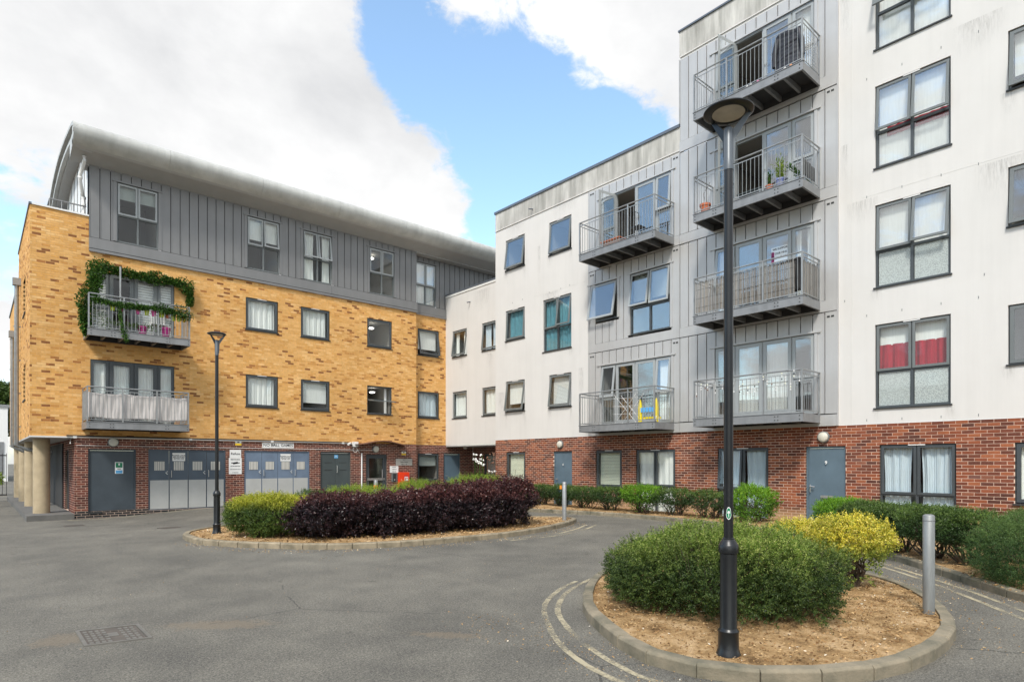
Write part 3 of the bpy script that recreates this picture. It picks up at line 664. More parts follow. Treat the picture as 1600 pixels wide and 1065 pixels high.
def french_doors(bld, fr, us, z0, z1, mat, contents=('curtain',) * 4, inset=.08, open_door=None, glass='glass', trim=None, side_ang=(0, 0), midz=.95, stile=.085):
    """side light, two door leaves, side light"""
    w1 = -inset; w0 = w1 - .07
    fm = MB(fr).ring(us[0], us[-1], z0, z1, .045, w0, w1)
    for u in us[1:-1]: fm.box(u - .025, u + .025, w0, w1, z0 + .045, z1 - .045)
    win = fm.build('balcony_doorway', mat, bld)
    n = len(us) - 1
    for i in range(n):
        a, b = us[i] + .02, us[i + 1] - .02
        if i in (0, n - 1):
            sash(win, fr, a, b, z0 + midz, z1 - .03, w1 - .01, w1 + .026, mat, .07, side_ang[0 if i == 0 else 1], glass)
            sash(win, fr, a, b, z0 + .03, z0 + midz - .01, w1 - .04, w1 - .004, mat, .06, 0, glass, 'lower_light')
        else:
            if open_door == i:
                # leaf swung out against the outside, hinged at the side away from the middle
                uh = us[i] + .02 if i < n / 2 else us[i + 1] - .02
                sgn = 1 if i < n / 2 else -1
                if fr.kind == 'R': pass
                ang_ = R_(100); c, s = math.cos(ang_), math.sin(ang_)
                def xf(u, w, z, uh=uh, c=c, s=s, sgn=sgn, w1=w1):
                    du = (u - uh) * sgn; dw = w - w1
                    return (uh + sgn * (du * c), w1 + du * s + dw * .6, z)
                sh = MB(fr, xf).ring(a, b, z0 + .03, z1 - .03, stile, w1 - .01, w1 + .026, .12); sh.build('door_leaf', mat, win)
                MB(fr, xf).box(a + .08, b - .08, w1 + .002, w1 + .014, z0 + .14, z1 - .11).build('pane', glass, win)
            else:
                MB(fr).ring(a, b, z0 + .03, z1 - .03, stile, w1 - .01, w1 + .026, .14).build('door_leaf', mat, win)
                MB(fr).box(a + stile - .005, b - stile + .005, w1, w1 + .012, z0 + .165, z1 - .03 - stile + .005).build('pane', glass, win)
                if i == 1: MB(fr).tube([(b - .04, w1 + .03, z0 + 1.0), (b - .04, w1 + .06, z0 + 1.0), (b - .15, w1 + .06, z0 + 1.0)], .009, 6).build('handle', 'steel', win)
        if contents[i] and open_door != i: add_content(win, fr, a + .05, b - .05, z0 + .06, z1 - .06, contents[i], inset, i * 7)
    room(win, fr, us[0], us[-1], z0, z1, inset, depth=2.6)
    if trim:
        t = MB(fr); t.box(us[0] - .08, us[0] - .003, 0, .05, z0, z1); t.box(us[-1] + .003, us[-1] + .08, 0, .05, z0, z1); t.box(us[0] - .16, us[-1] + .16, 0, .07, z1 + .002, z1 + .05); t.build('surround', trim, win)
    return win

def flat_door(bld, fr, u0, u1, z0, z1, mat, fmat=None, handle='left', plate=True, number=None, inset=.05, leafs=1):
    fmat = fmat or mat
    w1 = -inset
    fm = MB(fr); fm.box(u0, u0 + .05, w1 - .08, w1, z0, z1); fm.box(u1 - .05, u1, w1 - .08, w1, z0, z1); fm.box(u0 + .05, u1 - .05, w1 - .08, w1, z1 - .05, z1)
    d = fm.build('door', fmat, bld)
    n = leafs; W = (u1 - u0 - .1) / n
    for i in range(n):
        a = u0 + .05 + i * W
        MB(fr).box(a + .005, a + W - .005, w1 - .06, w1 - .015, z0 + .01, z1 - .055).build('door_leaf', mat, d)
    return d

# ------------------------------------------------------------------ ground
def sstep(a, b, x):
    t = min(1, max(0, (x - a) / (b - a))); return t * t * (3 - 2 * t)
def gz(x, y):
    """ground height: the yard falls a little towards the left corner of the yellow block"""
    return -.17 * sstep(6.5, 3.0, x) * sstep(15.5, 22, y)
def ground():
    def axis(lo, hi, st):
        a = list(np.arange(lo, hi + .01, st)); far = [12, 30, 60, 120, 250, 500, 900]
        return [lo - f for f in far[::-1]] + a + [hi + f for f in far]
    xs, ys = axis(-6, 24, .6), axis(-2, 40, .6)
    V = np.array([(x, y, gz(x, y)) for y in ys for x in xs]); nx = len(xs)
    F = np.array([(j * nx + i, j * nx + i + 1, (j + 1) * nx + i + 1, (j + 1) * nx + i) for j in range(len(ys) - 1) for i in range(nx - 1)])
    o = link('road', mesh_np('road', V, F), 'asphalt'); o['kind'] = 'structure'
ground()

def smooth_poly(pts, closed=True, sub=8):
    P = [Vector((p[0], p[1], 0)) for p in pts]; n = len(P); out = []
    rngi = range(n) if closed else range(n - 1)
    for i in rngi:
        p0, p1, p2, p3 = (P[(i - 1) % n], P[i], P[(i + 1) % n], P[(i + 2) % n]) if closed else (P[max(i - 1, 0)], P[i], P[i + 1], P[min(i + 2, n - 1)])
        for k in range(sub):
            t = k / sub; out.append(.5 * ((2 * p1) + (-p0 + p2) * t + (2 * p0 - 5 * p1 + 4 * p2 - p3) * t * t + (-p0 + 3 * p1 - 3 * p2 + p3) * t ** 3))
    if not closed: out.append(P[-1])
    return out
def resample(P, step, closed=True):
    Q = P + [P[0]] if closed else P; L = [0]
    for a, b in zip(Q, Q[1:]): L.append(L[-1] + (b - a).length)
    n = max(2, round(L[-1] / step)); out = []; j = 0
    for k in range(n + (0 if closed else 1)):
        s = L[-1] * k / n
        while j < len(L) - 2 and L[j + 1] < s: j += 1
        t = (s - L[j]) / max(1e-9, L[j + 1] - L[j]); out.append(Q[j].lerp(Q[j + 1], min(1, t)))
    return out

def kerb_mesh(L, side=1):
    import bmesh
    bm = bmesh.new(); h, d, ch = .112, .118, .020
    prof = [(0, -.12), (0, h - ch), (ch, h), (d, h), (d, -.12)]
    xs = (-L / 2 + .007, L / 2 - .007); vs = [[bm.verts.new((x, y, z)) for (y, z) in prof] for x in xs]
    for k in range(5): bm.faces.new((vs[0][k], vs[0][(k + 1) % 5], vs[1][(k + 1) % 5], vs[1][k]))
    bm.faces.new(vs[0]); bm.faces.new(vs[1][::-1]); bmesh.ops.recalc_face_normals(bm, faces=bm.faces)
    bmesh.ops.bevel(bm, geom=[e for e in bm.edges], offset=.004, segments=1, affect='EDGES')
    me = bpy.data.meshes.new('kerb_stone'); bm.to_mesh(me); bm.free(); return me
KM = {}
def kerb_run(parent, pts, step, mat, closed=True, flip=False):
    """kerb stones along the line of their outer foot; the bed lies to the left of the direction of travel"""
    P = resample(pts, step, closed); n = len(P); me = None
    L = (P[1] - P[0]).length
    key = (mat, round(L, 3))
    if key not in KM: KM[key] = kerb_mesh(L + .002); KM[key].materials.append(M[mat])
    rnd = random.Random(3)
    for i in range(n if closed else n - 1):
        a, b = P[i], P[(i + 1) % n]; mid = (a + b) / 2; ang = math.atan2(b.y - a.y, b.x - a.x)
        o = link('kerb_stone', KM[key]); o.location = (mid.x, mid.y, gz(mid.x, mid.y) + rnd.uniform(-.004, .003)); o.rotation_euler = (0, rnd.uniform(-.004, .004), ang + rnd.uniform(-.006, .006)); parent_to(o, parent)

def inset_poly(P, d):
    n = len(P); out = []
    for i in range(n):
        t = (P[(i + 1) % n] - P[i - 1]).normalized(); out.append(P[i] + Vector((-t.y, t.x, 0)) * d)
    return out
def bed(name, pts, label_unused=None, step=.45, mat='kerb', h=.085, mound=.04, closed_kerb=True, kerb_pts=None):
    P = smooth_poly(pts); ins = inset_poly(P, .12) if closed_kerb else P
    c = sum(ins, Vector()) / len(ins); V = [(c.x, c.y, gz(c.x, c.y) + h + mound)]; n = len(ins); F = []
    rings = 14
    rr = random.Random(5)
    for r in range(1, rings + 1):
        s = r / rings
        for p in ins:
            q = c.lerp(p, s); j = rr.uniform(-.012, .012) if r < rings else 0; V.append((q.x, q.y, gz(q.x, q.y) + h + mound * (1 - s ** 2) + j))
    for k in range(n): F.append((0, 1 + k, 1 + (k + 1) % n))
    for r in range(rings - 1):
        for k in range(n): F.append((1 + r * n + k, 1 + (r + 1) * n + k, 1 + (r + 1) * n + (k + 1) % n, 1 + r * n + (k + 1) % n))
    me = bpy.data.meshes.new(name); me.from_pydata(V, [], F); me.update(); me.polygons.foreach_set('use_smooth', [True] * len(F))
    o = link(name, me, 'soil'); o['kind'] = 'structure'
    if closed_kerb: kerb_run(o, P, step, mat)
    return o

# counter-clockwise so that the bed lies to the left of the kerb's direction
NEAR_BED = [(5.04, 1.65), (5.76, 1.50), (6.60, 1.52), (7.3, 1.68), (8.15, 2.06), (8.95, 2.65), (9.40, 3.35), (9.35, 4.2), (8.85, 5.0), (8.0, 5.6), (6.99, 5.78), (6.2, 5.45), (5.45, 4.92), (4.9, 4.42), (4.52, 3.9), (4.2, 3.35), (4.05, 2.75), (4.35, 2.1)]
FAR_BED = [(3.32, 13.56), (3.56, 12.71), (4.15, 11.79), (4.80, 11.0), (5.5, 10.55), (6.4, 10.25), (7.5, 10.12), (8.9, 10.1), (10.4, 10.45), (11.6, 10.95), (12.45, 11.5), (12.5, 12.1), (11.9, 12.8), (11.0, 14.0), (9.9, 15.2), (8.4, 16.0), (6.4, 16.3), (4.6, 15.9), (3.5, 14.9)]
near_bed = bed('planting_bed', NEAR_BED, step=.46, mat='kerb_dark', mound=.05)
far_bed = bed('planting_bed', FAR_BED, step=.46, mat='kerb', mound=.05)
# the long bed before the white block: kerb line from the far left round to the right of the camera
KL = [(13.2, 19.0), (13.5, 16.4), (14.05, 14.0), (14.5, 12.0), (14.45, 10.0), (14.05, 7.8), (13.2, 5.6), (12.0, 4.05), (11.1, 3.15), (10.0, 2.2), (9.15, 1.42), (8.5, .5), (8.2, -.8)]
kl = smooth_poly(KL[::-1], closed=False)          # travelling away from the camera, bed on the right
def long_bed():
    P = smooth_poly(KL, closed=False); V = []; F = []; n = len(P); cols = 8
    for i, p in enumerate(P):
        for k in range(cols + 1):
            t = k / cols; x = p.x + .11 + (16.27 - p.x - .11) * t; V.append((x, p.y, .085 + .05 * math.sin(t * 3.1) + random.uniform(-.012, .012)))
    for i in range(n - 1):
        for k in range(cols): F.append((i * (cols + 1) + k, (i + 1) * (cols + 1) + k, (i + 1) * (cols + 1) + k + 1, i * (cols + 1) + k + 1))
    me = bpy.data.meshes.new('bed'); me.from_pydata(V, [], F); me.update(); me.polygons.foreach_set('use_smooth', [True] * len(F))
    o = link('planting_bed', me, 'soil'); o['kind'] = 'structure'
    kerb_run(o, P, .46, 'kerb_dark', closed=False)
    return o
wall_bed = long_bed()

def ribbon(pts, w, off=0.0, h=.004, name='yellow_line'):
    P = resample(smooth_poly(pts, closed=False), .12, closed=False); V = []; F = []
    for i, p in enumerate(P):
        t = (P[min(i + 1, len(P) - 1)] - P[max(i - 1, 0)]).normalized(); nn = Vector((-t.y, t.x, 0))
        for s in (-w / 2, w / 2):
            q = p + nn * (off + s + random.uniform(-.004, .004)); V.append((q.x, q.y, gz(q.x, q.y) + h))
    for i in range(len(P) - 1): F.append((2 * i, 2 * i + 1, 2 * i + 3, 2 * i + 2))
    me = bpy.data.meshes.new(name); me.from_pydata(V, [], F); me.update(); o = link(name, me, 'paint'); o['kind'] = 'structure'; return o
ribbon([(6.2, 5.72), (5.62, 5.48), (4.83, 4.95), (4.13, 4.12), (3.80, 3.57), (3.62, 3.05), (3.60, 2.5), (3.9, 1.7)], .062)
ribbon([(6.7, 5.78), (6.1, 5.56), (5.5, 5.26), (4.85, 4.76), (4.42, 4.22), (4.10, 3.67), (3.90, 3.2), (3.80, 2.7), (4.05, 1.9)], .062)
ribbon([(12.1, 4.75), (11.15, 3.68), (10.19, 2.70), (9.34, 1.92), (8.57, 1.30), (7.8, .4)], .065)
ribbon([(11.9, 4.85), (10.85, 3.62), (9.85, 2.62), (8.90, 1.84), (8.10, 1.20), (7.4, .3)], .065)
ribbon([(8.2, 9.85), (9.3, 9.78), (10.15, 9.88), (11.08, 10.24), (12.1, 10.8)], .07)
ribbon([(8.4, 9.62), (9.6, 9.58), (10.9, 9.92), (12.26, 10.6)], .07)
ribbon([(13.0, 18.8), (13.3, 16.4), (13.85, 14.0), (14.28, 12.0), (14.25, 10.0), (13.85, 7.9), (13.0, 5.8)], .06, h=.004)
ribbon([(2.2, 23.4), (3.3, 23.42), (4.1, 23.42), (4.6, 23.56), (7.2, 23.56), (12.2, 23.56)], .07)
ribbon([(2.2, 23.2), (3.3, 23.22), (4.15, 23.22), (4.6, 23.38), (7.2, 23.38), (12.2, 23.38)], .07)

# ------------------------------------------------------------------ yellow block
YBL = thing('apartment_building', (1.3, 23.74, 0), 'yellow brick block with grey panelled top floor under a curved metal roof', 'building')
W1 = 1.20
def op(u, w, z0, z1): return (u, u + w, z0, z1)
uy = [(7.64, 'curtain', 'curtain'), (9.74, 'curtain', 'roller'), (12.63, None, None)]
ops_yellow = [op(u, W1, 6.60, 7.80) for u, _, _ in uy] + [op(u, W1, 3.72, 4.92) for u, _, _ in uy] + [(2.83, 5.25, 2.82, 4.95), (2.83, 5.25, 5.70, 7.80)]
ops_L2 = [(15.40, 16.58, 6.60, 7.82), (15.40, 16.58, 3.70, 4.92)]
wall_sheet('wall', 'yellow_mortar', YBL, LW, 1.30, 15.08, 2.45, 8.40, ops_yellow, w=-.004)
wall_sheet('wall', 'yellow_mortar', YBL, LW, 1.30, 2.79, 8.40, 9.50, [], w=-.004)
bricks(YBL, LW, 1.30, 15.08, 2.45, 9.50, ops_yellow + [(2.79, 15.2, 8.40, 9.6)], 'yellow_brick', loose=190, seed=3, vis=lambda r: r[0] < 7.5 and not (2.5 < (r[0] + r[1]) / 2 < 5.5 and ((r[2] < 4) or 5.5 < r[2] < 7.0)))
wall_sheet('wall', 'yellow_mortar', YBL, L2, 15.08, 17.0, 2.45, 8.45, ops_L2, w=-.004)
bricks(YBL, L2, 15.08, 17.0, 2.45, 8.45, ops_L2, 'yellow_brick', seed=5)
EW = Frame('R', 1.30)                            # end wall of the block
ops_end = [(25.8, 27.0, 3.72, 4.92), (25.8, 27.0, 6.60, 7.80)]
wall_sheet('wall', 'yellow_mortar', YBL, EW, 23.74, 29.8, 2.45, 9.50, ops_end, w=-.004)
bricks(YBL, EW, 23.74, 29.8, 2.45, 9.50, ops_end, 'yellow_brick', seed=6)
MB(LW).box(15.055, 15.079, -.40, -.012, 2.45, 8.40).build('wall_return', 'yellow_mortar', YBL)
# ground floor brick, in the tone it has in shade
ops_gl = [(2.77, 4.10, .05, 2.07), (4.46, 6.93, .0, 2.07), (7.59, 10.09, .0, 2.07), (10.55, 11.87, .0, 2.07), (12.58, 13.58, .0, 1.98)]
wall_sheet('wall', 'mortar', YBL, LW, 2.42, 15.08, -.35, 2.45, ops_gl, w=-.004)
bricks(YBL, LW, 2.42, 15.08, -.30, 2.45, ops_gl, 'shaded_brick', loose=110, seed=8, vis=lambda r: .3 < r[2] < 2.3 and r[0] < 11, dark_rows=.10)
ops_gl2 = [(15.40, 16.58, .78, 2.05), (16.85, 17.83, .0, 2.07)]
wall_sheet('wall', 'mortar', YBL, L2, 15.08, 18.6, -.35, 2.45, ops_gl2, w=-.004)
bricks(YBL, L2, 15.08, 18.6, -.05, 2.45, ops_gl2, 'shaded_brick', seed=9)
SW = Frame('R', 2.42)
wall_sheet('wall', 'mortar', YBL, SW, 23.74, 38, -.3, 2.45, [(25.4, 26.4, .0, 2.05)], w=-.004)
bricks(YBL, SW, 23.74, 32, -.075, 2.45, [(25.4, 26.4, .0, 2.05)], 'shaded_brick', seed=10)
flat_door(YBL, SW, 25.4, 26.4, .0, 2.05, 'joint')
MB(SW).box(26.9, 36.5, .002, .05, .02, 2.3).build('shaded_store_doors', 'joint', YBL)  # near-black sheet of doors added to hold the shade under the overhang
MB().box(1.30, 2.42, 23.745, 38, 2.40, 2.449).build('soffit', 'soffit', YBL)
MB().box(1.28, 2.42, 23.70, 23.74, 2.405, 2.452).build('soffit_edge', 'conduit', YBL)
# rear wing beyond the end wall, seen edge on
MB().box(1.40, 12, 29.82, 40, 2.45, 8.9).build('rear_wing', 'yellow_brick', YBL)
MB().box(1.36, 12, 29.81, 40, 8.9, 8.98).build('coping', 'coping', YBL)
MB().box(1.27, 1.34, 23.70, 29.85, 9.50, 9.56).build('coping', 'coping', YBL)
MB().box(1.345, 2.79, 23.70, 23.95, 9.50, 9.55).build('coping', 'sign_white', YBL)
MB().box(1.32, 2.78, 23.95, 29.8, 8.35, 8.42).build('terrace', 'plinth_concrete', YBL)
r = MB(); r.tube([(1.8, 23.92, 9.86), (2.74, 23.92, 9.86)], .022, 6); r.tube([(1.8, 23.92, 9.86), (1.8, 29, 9.86)], .022, 6)
for x in (1.8, 2.1, 2.4, 2.7): r.tube([(x, 23.92, 9.5), (x, 23.92, 9.86)], .014, 6)
for y in (25, 26.2, 27.4, 28.6): r.tube([(1.8, y, 9.5), (1.8, y, 9.86)], .014, 6)
r.build('terrace_rail', 'galv_beam', YBL)

def panels(bld, fr, u0, u1, z0, z1, ops, mat, pitch=.295, w=.03, back='joint'):
    """standing panels with open joints, each one a piece"""
    n = max(1, round((u1 - u0) / pitch)); p = (u1 - u0) / n
    mb = MB(fr)
    for r in clip_rect(u0, u1, z0, z1, ops): mb.quad((r[0], .002, r[2]), (r[1], .002, r[2]), (r[1], .002, r[3]), (r[0], .002, r[3]))
    mb.build('panel_backing', back, bld, fix=False)
    for i in range(n):
        a, b = u0 + i * p + .010, u0 + (i + 1) * p - .010
        for r in clip_rect(a, b, z0 + .006, z1 - .006, ops):
            q = MB(fr); jit = random.uniform(-.002, .002); q.box(r[0], r[1], .004, w + jit, r[2], r[3])
            q.box(r[0], min(r[0] + .022, r[1]), w + jit, w + .012 + jit, r[2], r[3])       # rolled seam
            q.build('cladding_panel', mat, bld)
def plate(bld, fr, u0, u1, z0, z1, mat, w=.04, w0=.004, name='cladding_band'): return MB(fr).box(u0, u1, w0, w, z0, z1).build(name, mat, bld)

tf = [(3.55, 'double'), (7.68, 'double'), (9.82, 'double'), (12.72, 'double')]
ops_top = [(u - .10, u + W1 + .10, 8.86, 10.86) for u, _ in tf]
panels(YBL, LW, 2.79, 15.08, 8.86, 11.22, ops_top, 'cladding_mid')
MB(LW).box(2.79, 2.80, -.3, .0, 8.86, 11.2).build('corner_trim', 'cladding_mid', YBL)
for a, b in ((2.79, 6.9), (6.91, 11.0), (11.01, 15.10)): plate(YBL, LW, a, b, 8.50, 8.845, 'cladding_mid', .06)
plate(YBL, LW, 2.79, 15.10, 8.40, 8.488, 'cladding_mid', .075); plate(YBL, LW, 2.79, 15.10, 8.846, 8.862, 'joint', .030); plate(YBL, LW, 2.79, 15.10, 8.484, 8.504, 'joint', .078)
ops_top2 = [(15.20, 16.42, 8.92, 10.90)]
panels(YBL, L2, 15.10, 24.0, 8.92, 11.22, ops_top2, 'cladding_mid'); plate(YBL, L2, 15.10, 17.0, 8.45, 8.53, 'cladding_mid', .075); plate(YBL, L2, 15.10, 24, 8.545, 8.905, 'cladding_mid', .06)
MB(LW).box(15.06, 15.079, -.42, .0, 8.4, 11.2).build('corner_trim', 'cladding_mid', YBL)
TFW = [((3.55, 0), (0, 0), 'roller_half'), ((7.68, 1), (.0, .10), 'roller'), ((9.82, 2), (.14, .14), 'curtain_half'), ((12.72, 3), (0, 0), None)]
for (u, sd), an, ct in TFW:
    window(YBL, LW, u, u + W1, 8.88, 10.83, 'double', 'mid_frame', 'light_frame', ang=(an[0], an[1]), content=ct, inset=.0, vent=False, sill=False, trim='mid', seed=sd + 20, low='none' if sd < 2 else None, split=.46, glass='glass_clear')
window(YBL, L2, 15.24, 16.38, 8.94, 10.87, 'double', 'mid_frame', 'light_frame', content='curtain', inset=.0, vent=False, sill=False, trim='mid', seed=31, split=.46)
# gable side of the top floor
GW = Frame('R', 2.79)
MB(GW).box(23.76, 29.8, -.02, .0, 8.40, 12.1).build('gable_wall', 'sign_white', YBL)
for k in range(6): MB(GW).box(24.7 + k * .9, 24.73 + k * .9, .0, .02, 8.45, 12.0).build('gable_batten', 'galv', YBL)

# curved roof with rolled eave
def roof():
    outer = [(22.92, 11.36), (22.78, 11.45), (22.68, 11.58), (22.63, 11.72), (22.64, 11.85), (22.72, 11.95), (22.9, 12.03), (23.4, 12.14), (24.1, 12.24), (25.0, 12.36), (26.0, 12.45), (27.0, 12.49), (28.0, 12.46), (29.0, 12.36), (30.0, 12.16), (30.8, 11.90), (31.1, 11.6)]
    inner = [(31.0, 11.45), (30.6, 11.62), (29.6, 11.85), (28.0, 12.08), (27.0, 12.12), (26.0, 12.08), (25.0, 11.97), (24.2, 11.75), (23.60, 11.30), (23.4, 11.19)]
    segs = [2.28, 4.9, 7.9, 10.9, 13.9, 16.9, 19.9, 24.0]
    for i in range(7):
        x0, x1 = segs[i] + (.003 if i else 0), segs[i + 1] - .003; mb = MB()
        for x in (x0, x1):
            for y, z in outer: mb.v.append((x, y, z))
        n = len(outer)
        for k in range(n - 1): mb.f.append((k, k + 1, n + k + 1, n + k))
        o = mb.build('roof_sheet', 'roof_metal', YBL, smooth=True)
    # soffit from the eave roll back to the wall, with a crease
    mb = MB()
    for a, b in zip([(22.92, 11.36), (23.00, 11.315)], [(23.00, 11.315), (23.73, 11.15)]): mb.quad((2.28, a[0], a[1]), (24, a[0], a[1]), (24, b[0], b[1]), (2.28, b[0], b[1]))
    mb.build('soffit', 'soffit', YBL, fix=False)
    MB().box(2.6, 24, 23.712, 24.2, 11.13, 11.30).build('eaves_plate', 'soffit', YBL)
    # verge: the thickness of the roof seen from the end, a slot between two curved ribs
    def rib(o_, i_, x0, x1, nm, mt):
        mb = MB(); n = len(o_)
        for x in (x0, x1):
            for p in o_: mb.v.append((x, p[0], p[1]))
            for p in i_: mb.v.append((x, p[0], p[1]))
        for b in (0, 2 * n):
            for k in range(n - 1): mb.f.append((b + k, b + k + 1, b + n + k + 1, b + n + k))
        for k in range(n - 1):
            mb.f.append((n + k, n + k + 1, 3 * n + k + 1, 3 * n + k)); mb.f.append((k, k + 1, 2 * n + k + 1, 2 * n + k))
        mb.f.append((0, n, 3 * n, 2 * n)); mb.f.append((n - 1, 2 * n - 1, 4 * n - 1, 3 * n - 1)); mb.build(nm, mt, YBL)
    o1 = [(p[0], p[1] - .004) for p in outer[3:]]; i1 = [(y + (.05 if k < 4 else 0), z - .10) for k, (y, z) in enumerate(o1)]
    rib(o1, i1, 2.27, 2.40, 'verge_rib', 'roof_metal')
    o2 = [(max(y, 23.2) + .1 * (y < 23.2), z - .26) for (y, z) in o1]; o2 = [(23.05 + k * .02 if k < 3 else y, z) for k, (y, z) in enumerate(o2)]
    i2 = [(y, z - .12) for (y, z) in o2]; rib(o2, i2, 2.34, 2.46, 'verge_rib', 'roof_metal')
    i3 = [(y, z) for (y, z) in i1]; rib(i3, o2, 2.46, 2.49, 'verge_panel', 'joint')
    rib(i2, [(y, min(z - .02, 11.5) if 0 else z - .05) for (y, z) in i2], 2.46, 2.8, 'roof_underside', 'soffit')
    mb = MB(); mb.quad((2.29, 22.66, 11.72), (2.29, 22.90, 11.36), (2.29, 23.15, 11.42), (2.29, 23.1, 11.75)); mb.quad((2.29, 22.90, 11.36), (2.29, 23.73, 11.16), (2.29, 23.73, 11.75), (2.29, 23.15, 11.75))
    mb.quad((2.29, 22.66, 11.72), (2.29, 23.1, 11.75), (2.29, 23.1, 12.0), (2.29, 22.72, 11.93))
    mb.build('eave_end', 'roof_metal', YBL, fix=False)
    MB().box(3, 24, 24.3, 30.5, 11.25, 11.75).build('roof_void', 'soffit', YBL)
roof()
pp = MB(); pp.tube([(2.62, 23.30, 11.22), (2.62, 23.30, 11.08), (2.60, 23.45, 10.95), (2.55, 23.62, 10.75), (2.55, 23.66, 10.55), (2.62, 23.85, 10.3), (2.68, 24.0, 10.15), (2.68, 24.0, 8.45)], .055, 12)
for z in (10.12, 9.9, 10.62): pp.tube([(2.68 if z < 10.3 else 2.55, 24.0 if z < 10.3 else 23.65, z), (2.68 if z < 10.3 else 2.55, 24.0 if z < 10.3 else 23.65, z + .07)], .066, 12)
pp.build('rainwater_pipe', 'sign_white', YBL, smooth=True)
for y, zt, lab in ((28.4, 8.0, 0), (31.5, 6.6, 1)):
    q = MB(); x = 1.18; q.tube([(x, y, zt), (x, y, 2.25), (x + .3, y, 2.1), (2.2, y, 2.05)], .07, 10); q.box(x - .12, x + .12, y - .12, y + .12, zt, zt + .25)
    for k in range(4): q.box(x - .09, x + .13, y - .02, y + .02, 2.9 + k * 1.2, 2.94 + k * 1.2)
    q.build('rainwater_pipe', 'galv', YBL, smooth=True)

wc = {(0, 1): ('curtain', 1), (1, 1): ('curtain', 2), (0, 0): ('curtain', 3), (1, 0): ('roller', 4)}
for i, (u, _, _) in enumerate(uy):
    for lv, z0 in ((1, 6.60), (0, 3.72)):
        if i == 2 and lv == 0: continue
        ct, sd = wc.get((i, lv), (None, 5))
        window(YBL, LW, u, u + W1, z0, z0 + 1.20, 'single', 'dark_frame', content=ct, seed=sd, vent=i < 2, inset=.05, glass='glass_clear')
# the pivoting stair window standing open
def pivot_window(u0, u1, z0, z1):
    w1 = -.05; win = MB(LW).ring(u0, u1, z0, z1, .05, w1 - .07, w1).build('window', 'dark_frame', YBL)
    zm = (z0 + z1) / 2; ang = R_(82); c, s = math.cos(ang), math.sin(ang)
    xf = lambda u, w, z: (u, w1 - .03 + (w - w1 + .03) * c + (zm - z) * s, zm - (zm - z) * c + (w - w1 + .03) * s)
    MB(LW, xf).ring(u0 + .06, u1 - .06, z0 + .06, z1 - .06, .05, w1 - .05, w1 - .01).build('sash', 'mid_frame', win)
    MB(LW, xf).box(u0 + .1, u1 - .1, w1 - .035, w1 - .02, z0 + .1, z1 - .1).build('pane', 'glass', win)
    MB(LW).box(u1 - .22, u1 - .13, -.32, -.26, z0 + .05, z1 - .05).build('inner_post', 'sign_white', win)
    room(win, LW, u0, u1, z0, z1, .05); MB(LW).box(u0 - .03, u1 + .03, w1 - .07, .035, z0 - .035, z0 - .002).build('sill', 'sill', win)
pivot_window(12.63, 13.83, 3.72, 4.92)
window(YBL, L2, 15.40, 16.58, 6.60, 7.82, 'single', 'dark_frame', ang=(.16, 0), content='roller', inset=.05, vent=False, seed=8, glass='glass_clear')
window(YBL, L2, 15.40, 16.58, 3.70, 4.92, 'single', 'dark_frame', content='curtain_blue', inset=.05, vent=False, seed=9, glass='glass_clear')
window(YBL, L2, 15.40, 16.58, .78, 2.05, 'single', 'dark_frame', content='roller_half', inset=.05, seed=10, glass='glass_clear')
for (a, b, c, d) in ops_end: window(YBL, EW, a, b, c, d, 'single', 'dark_frame', content=None, inset=.12, vent=False)
LWU = [2.83, 3.34, 4.04, 4.74, 5.25]
french_doors(YBL, LW, LWU, 2.85, 4.95, 'dark_frame', ('curtain', 'curtain', 'curtain', 'curtain'), inset=.04, stile=.11, glass='glass_clear')
french_doors(YBL, LW, LWU, 5.72, 7.80, 'mid_frame', ('shutter', None, 'shutter', 'shutter'), inset=.04, stile=.10, glass='glass_clear')
# ground floor doors of the yellow block
d = flat_door(YBL, LW, 2.77, 4.10, .05, 2.07, 'door_dark'); MB(LW).box(2.77, 3.15, .0, .03, -.02, .03).build('door_stop', 'joint', d)
s = thing('sign', (3.62, 23.76, 1.4), 'green white and blue notice on the dark steel door at the left', 'sign')
b = MB(LW).box(3.51, 3.74, -.063, -.055, 1.26, 1.64).build('sign_board', 'sign_white', s); MB(LW).box(3.53, 3.72, -.055, -.052, 1.46, 1.62).build('green_field', 'sign_green', s); MB(LW).box(3.53, 3.72, -.055, -.052, 1.27, 1.37).build('blue_field', 'sign_blue', s)
MB(LW).lathe((3.625, 0, 0), [(0, 0), (.001, 0)], 4).build('dot', 'sign_white', s) if False else None
MB(LW).box(3.605, 3.645, -.052, -.050, 1.53, 1.60).build('symbol', 'sign_white', s)
for w_ in ((-.05, .05, 1.405, 1.425),): MB(LW).box(3.625 + w_[0], 3.625 + w_[1], -.055, -.052, w_[2], w_[3]).build('lettering', 'text_dark', s)

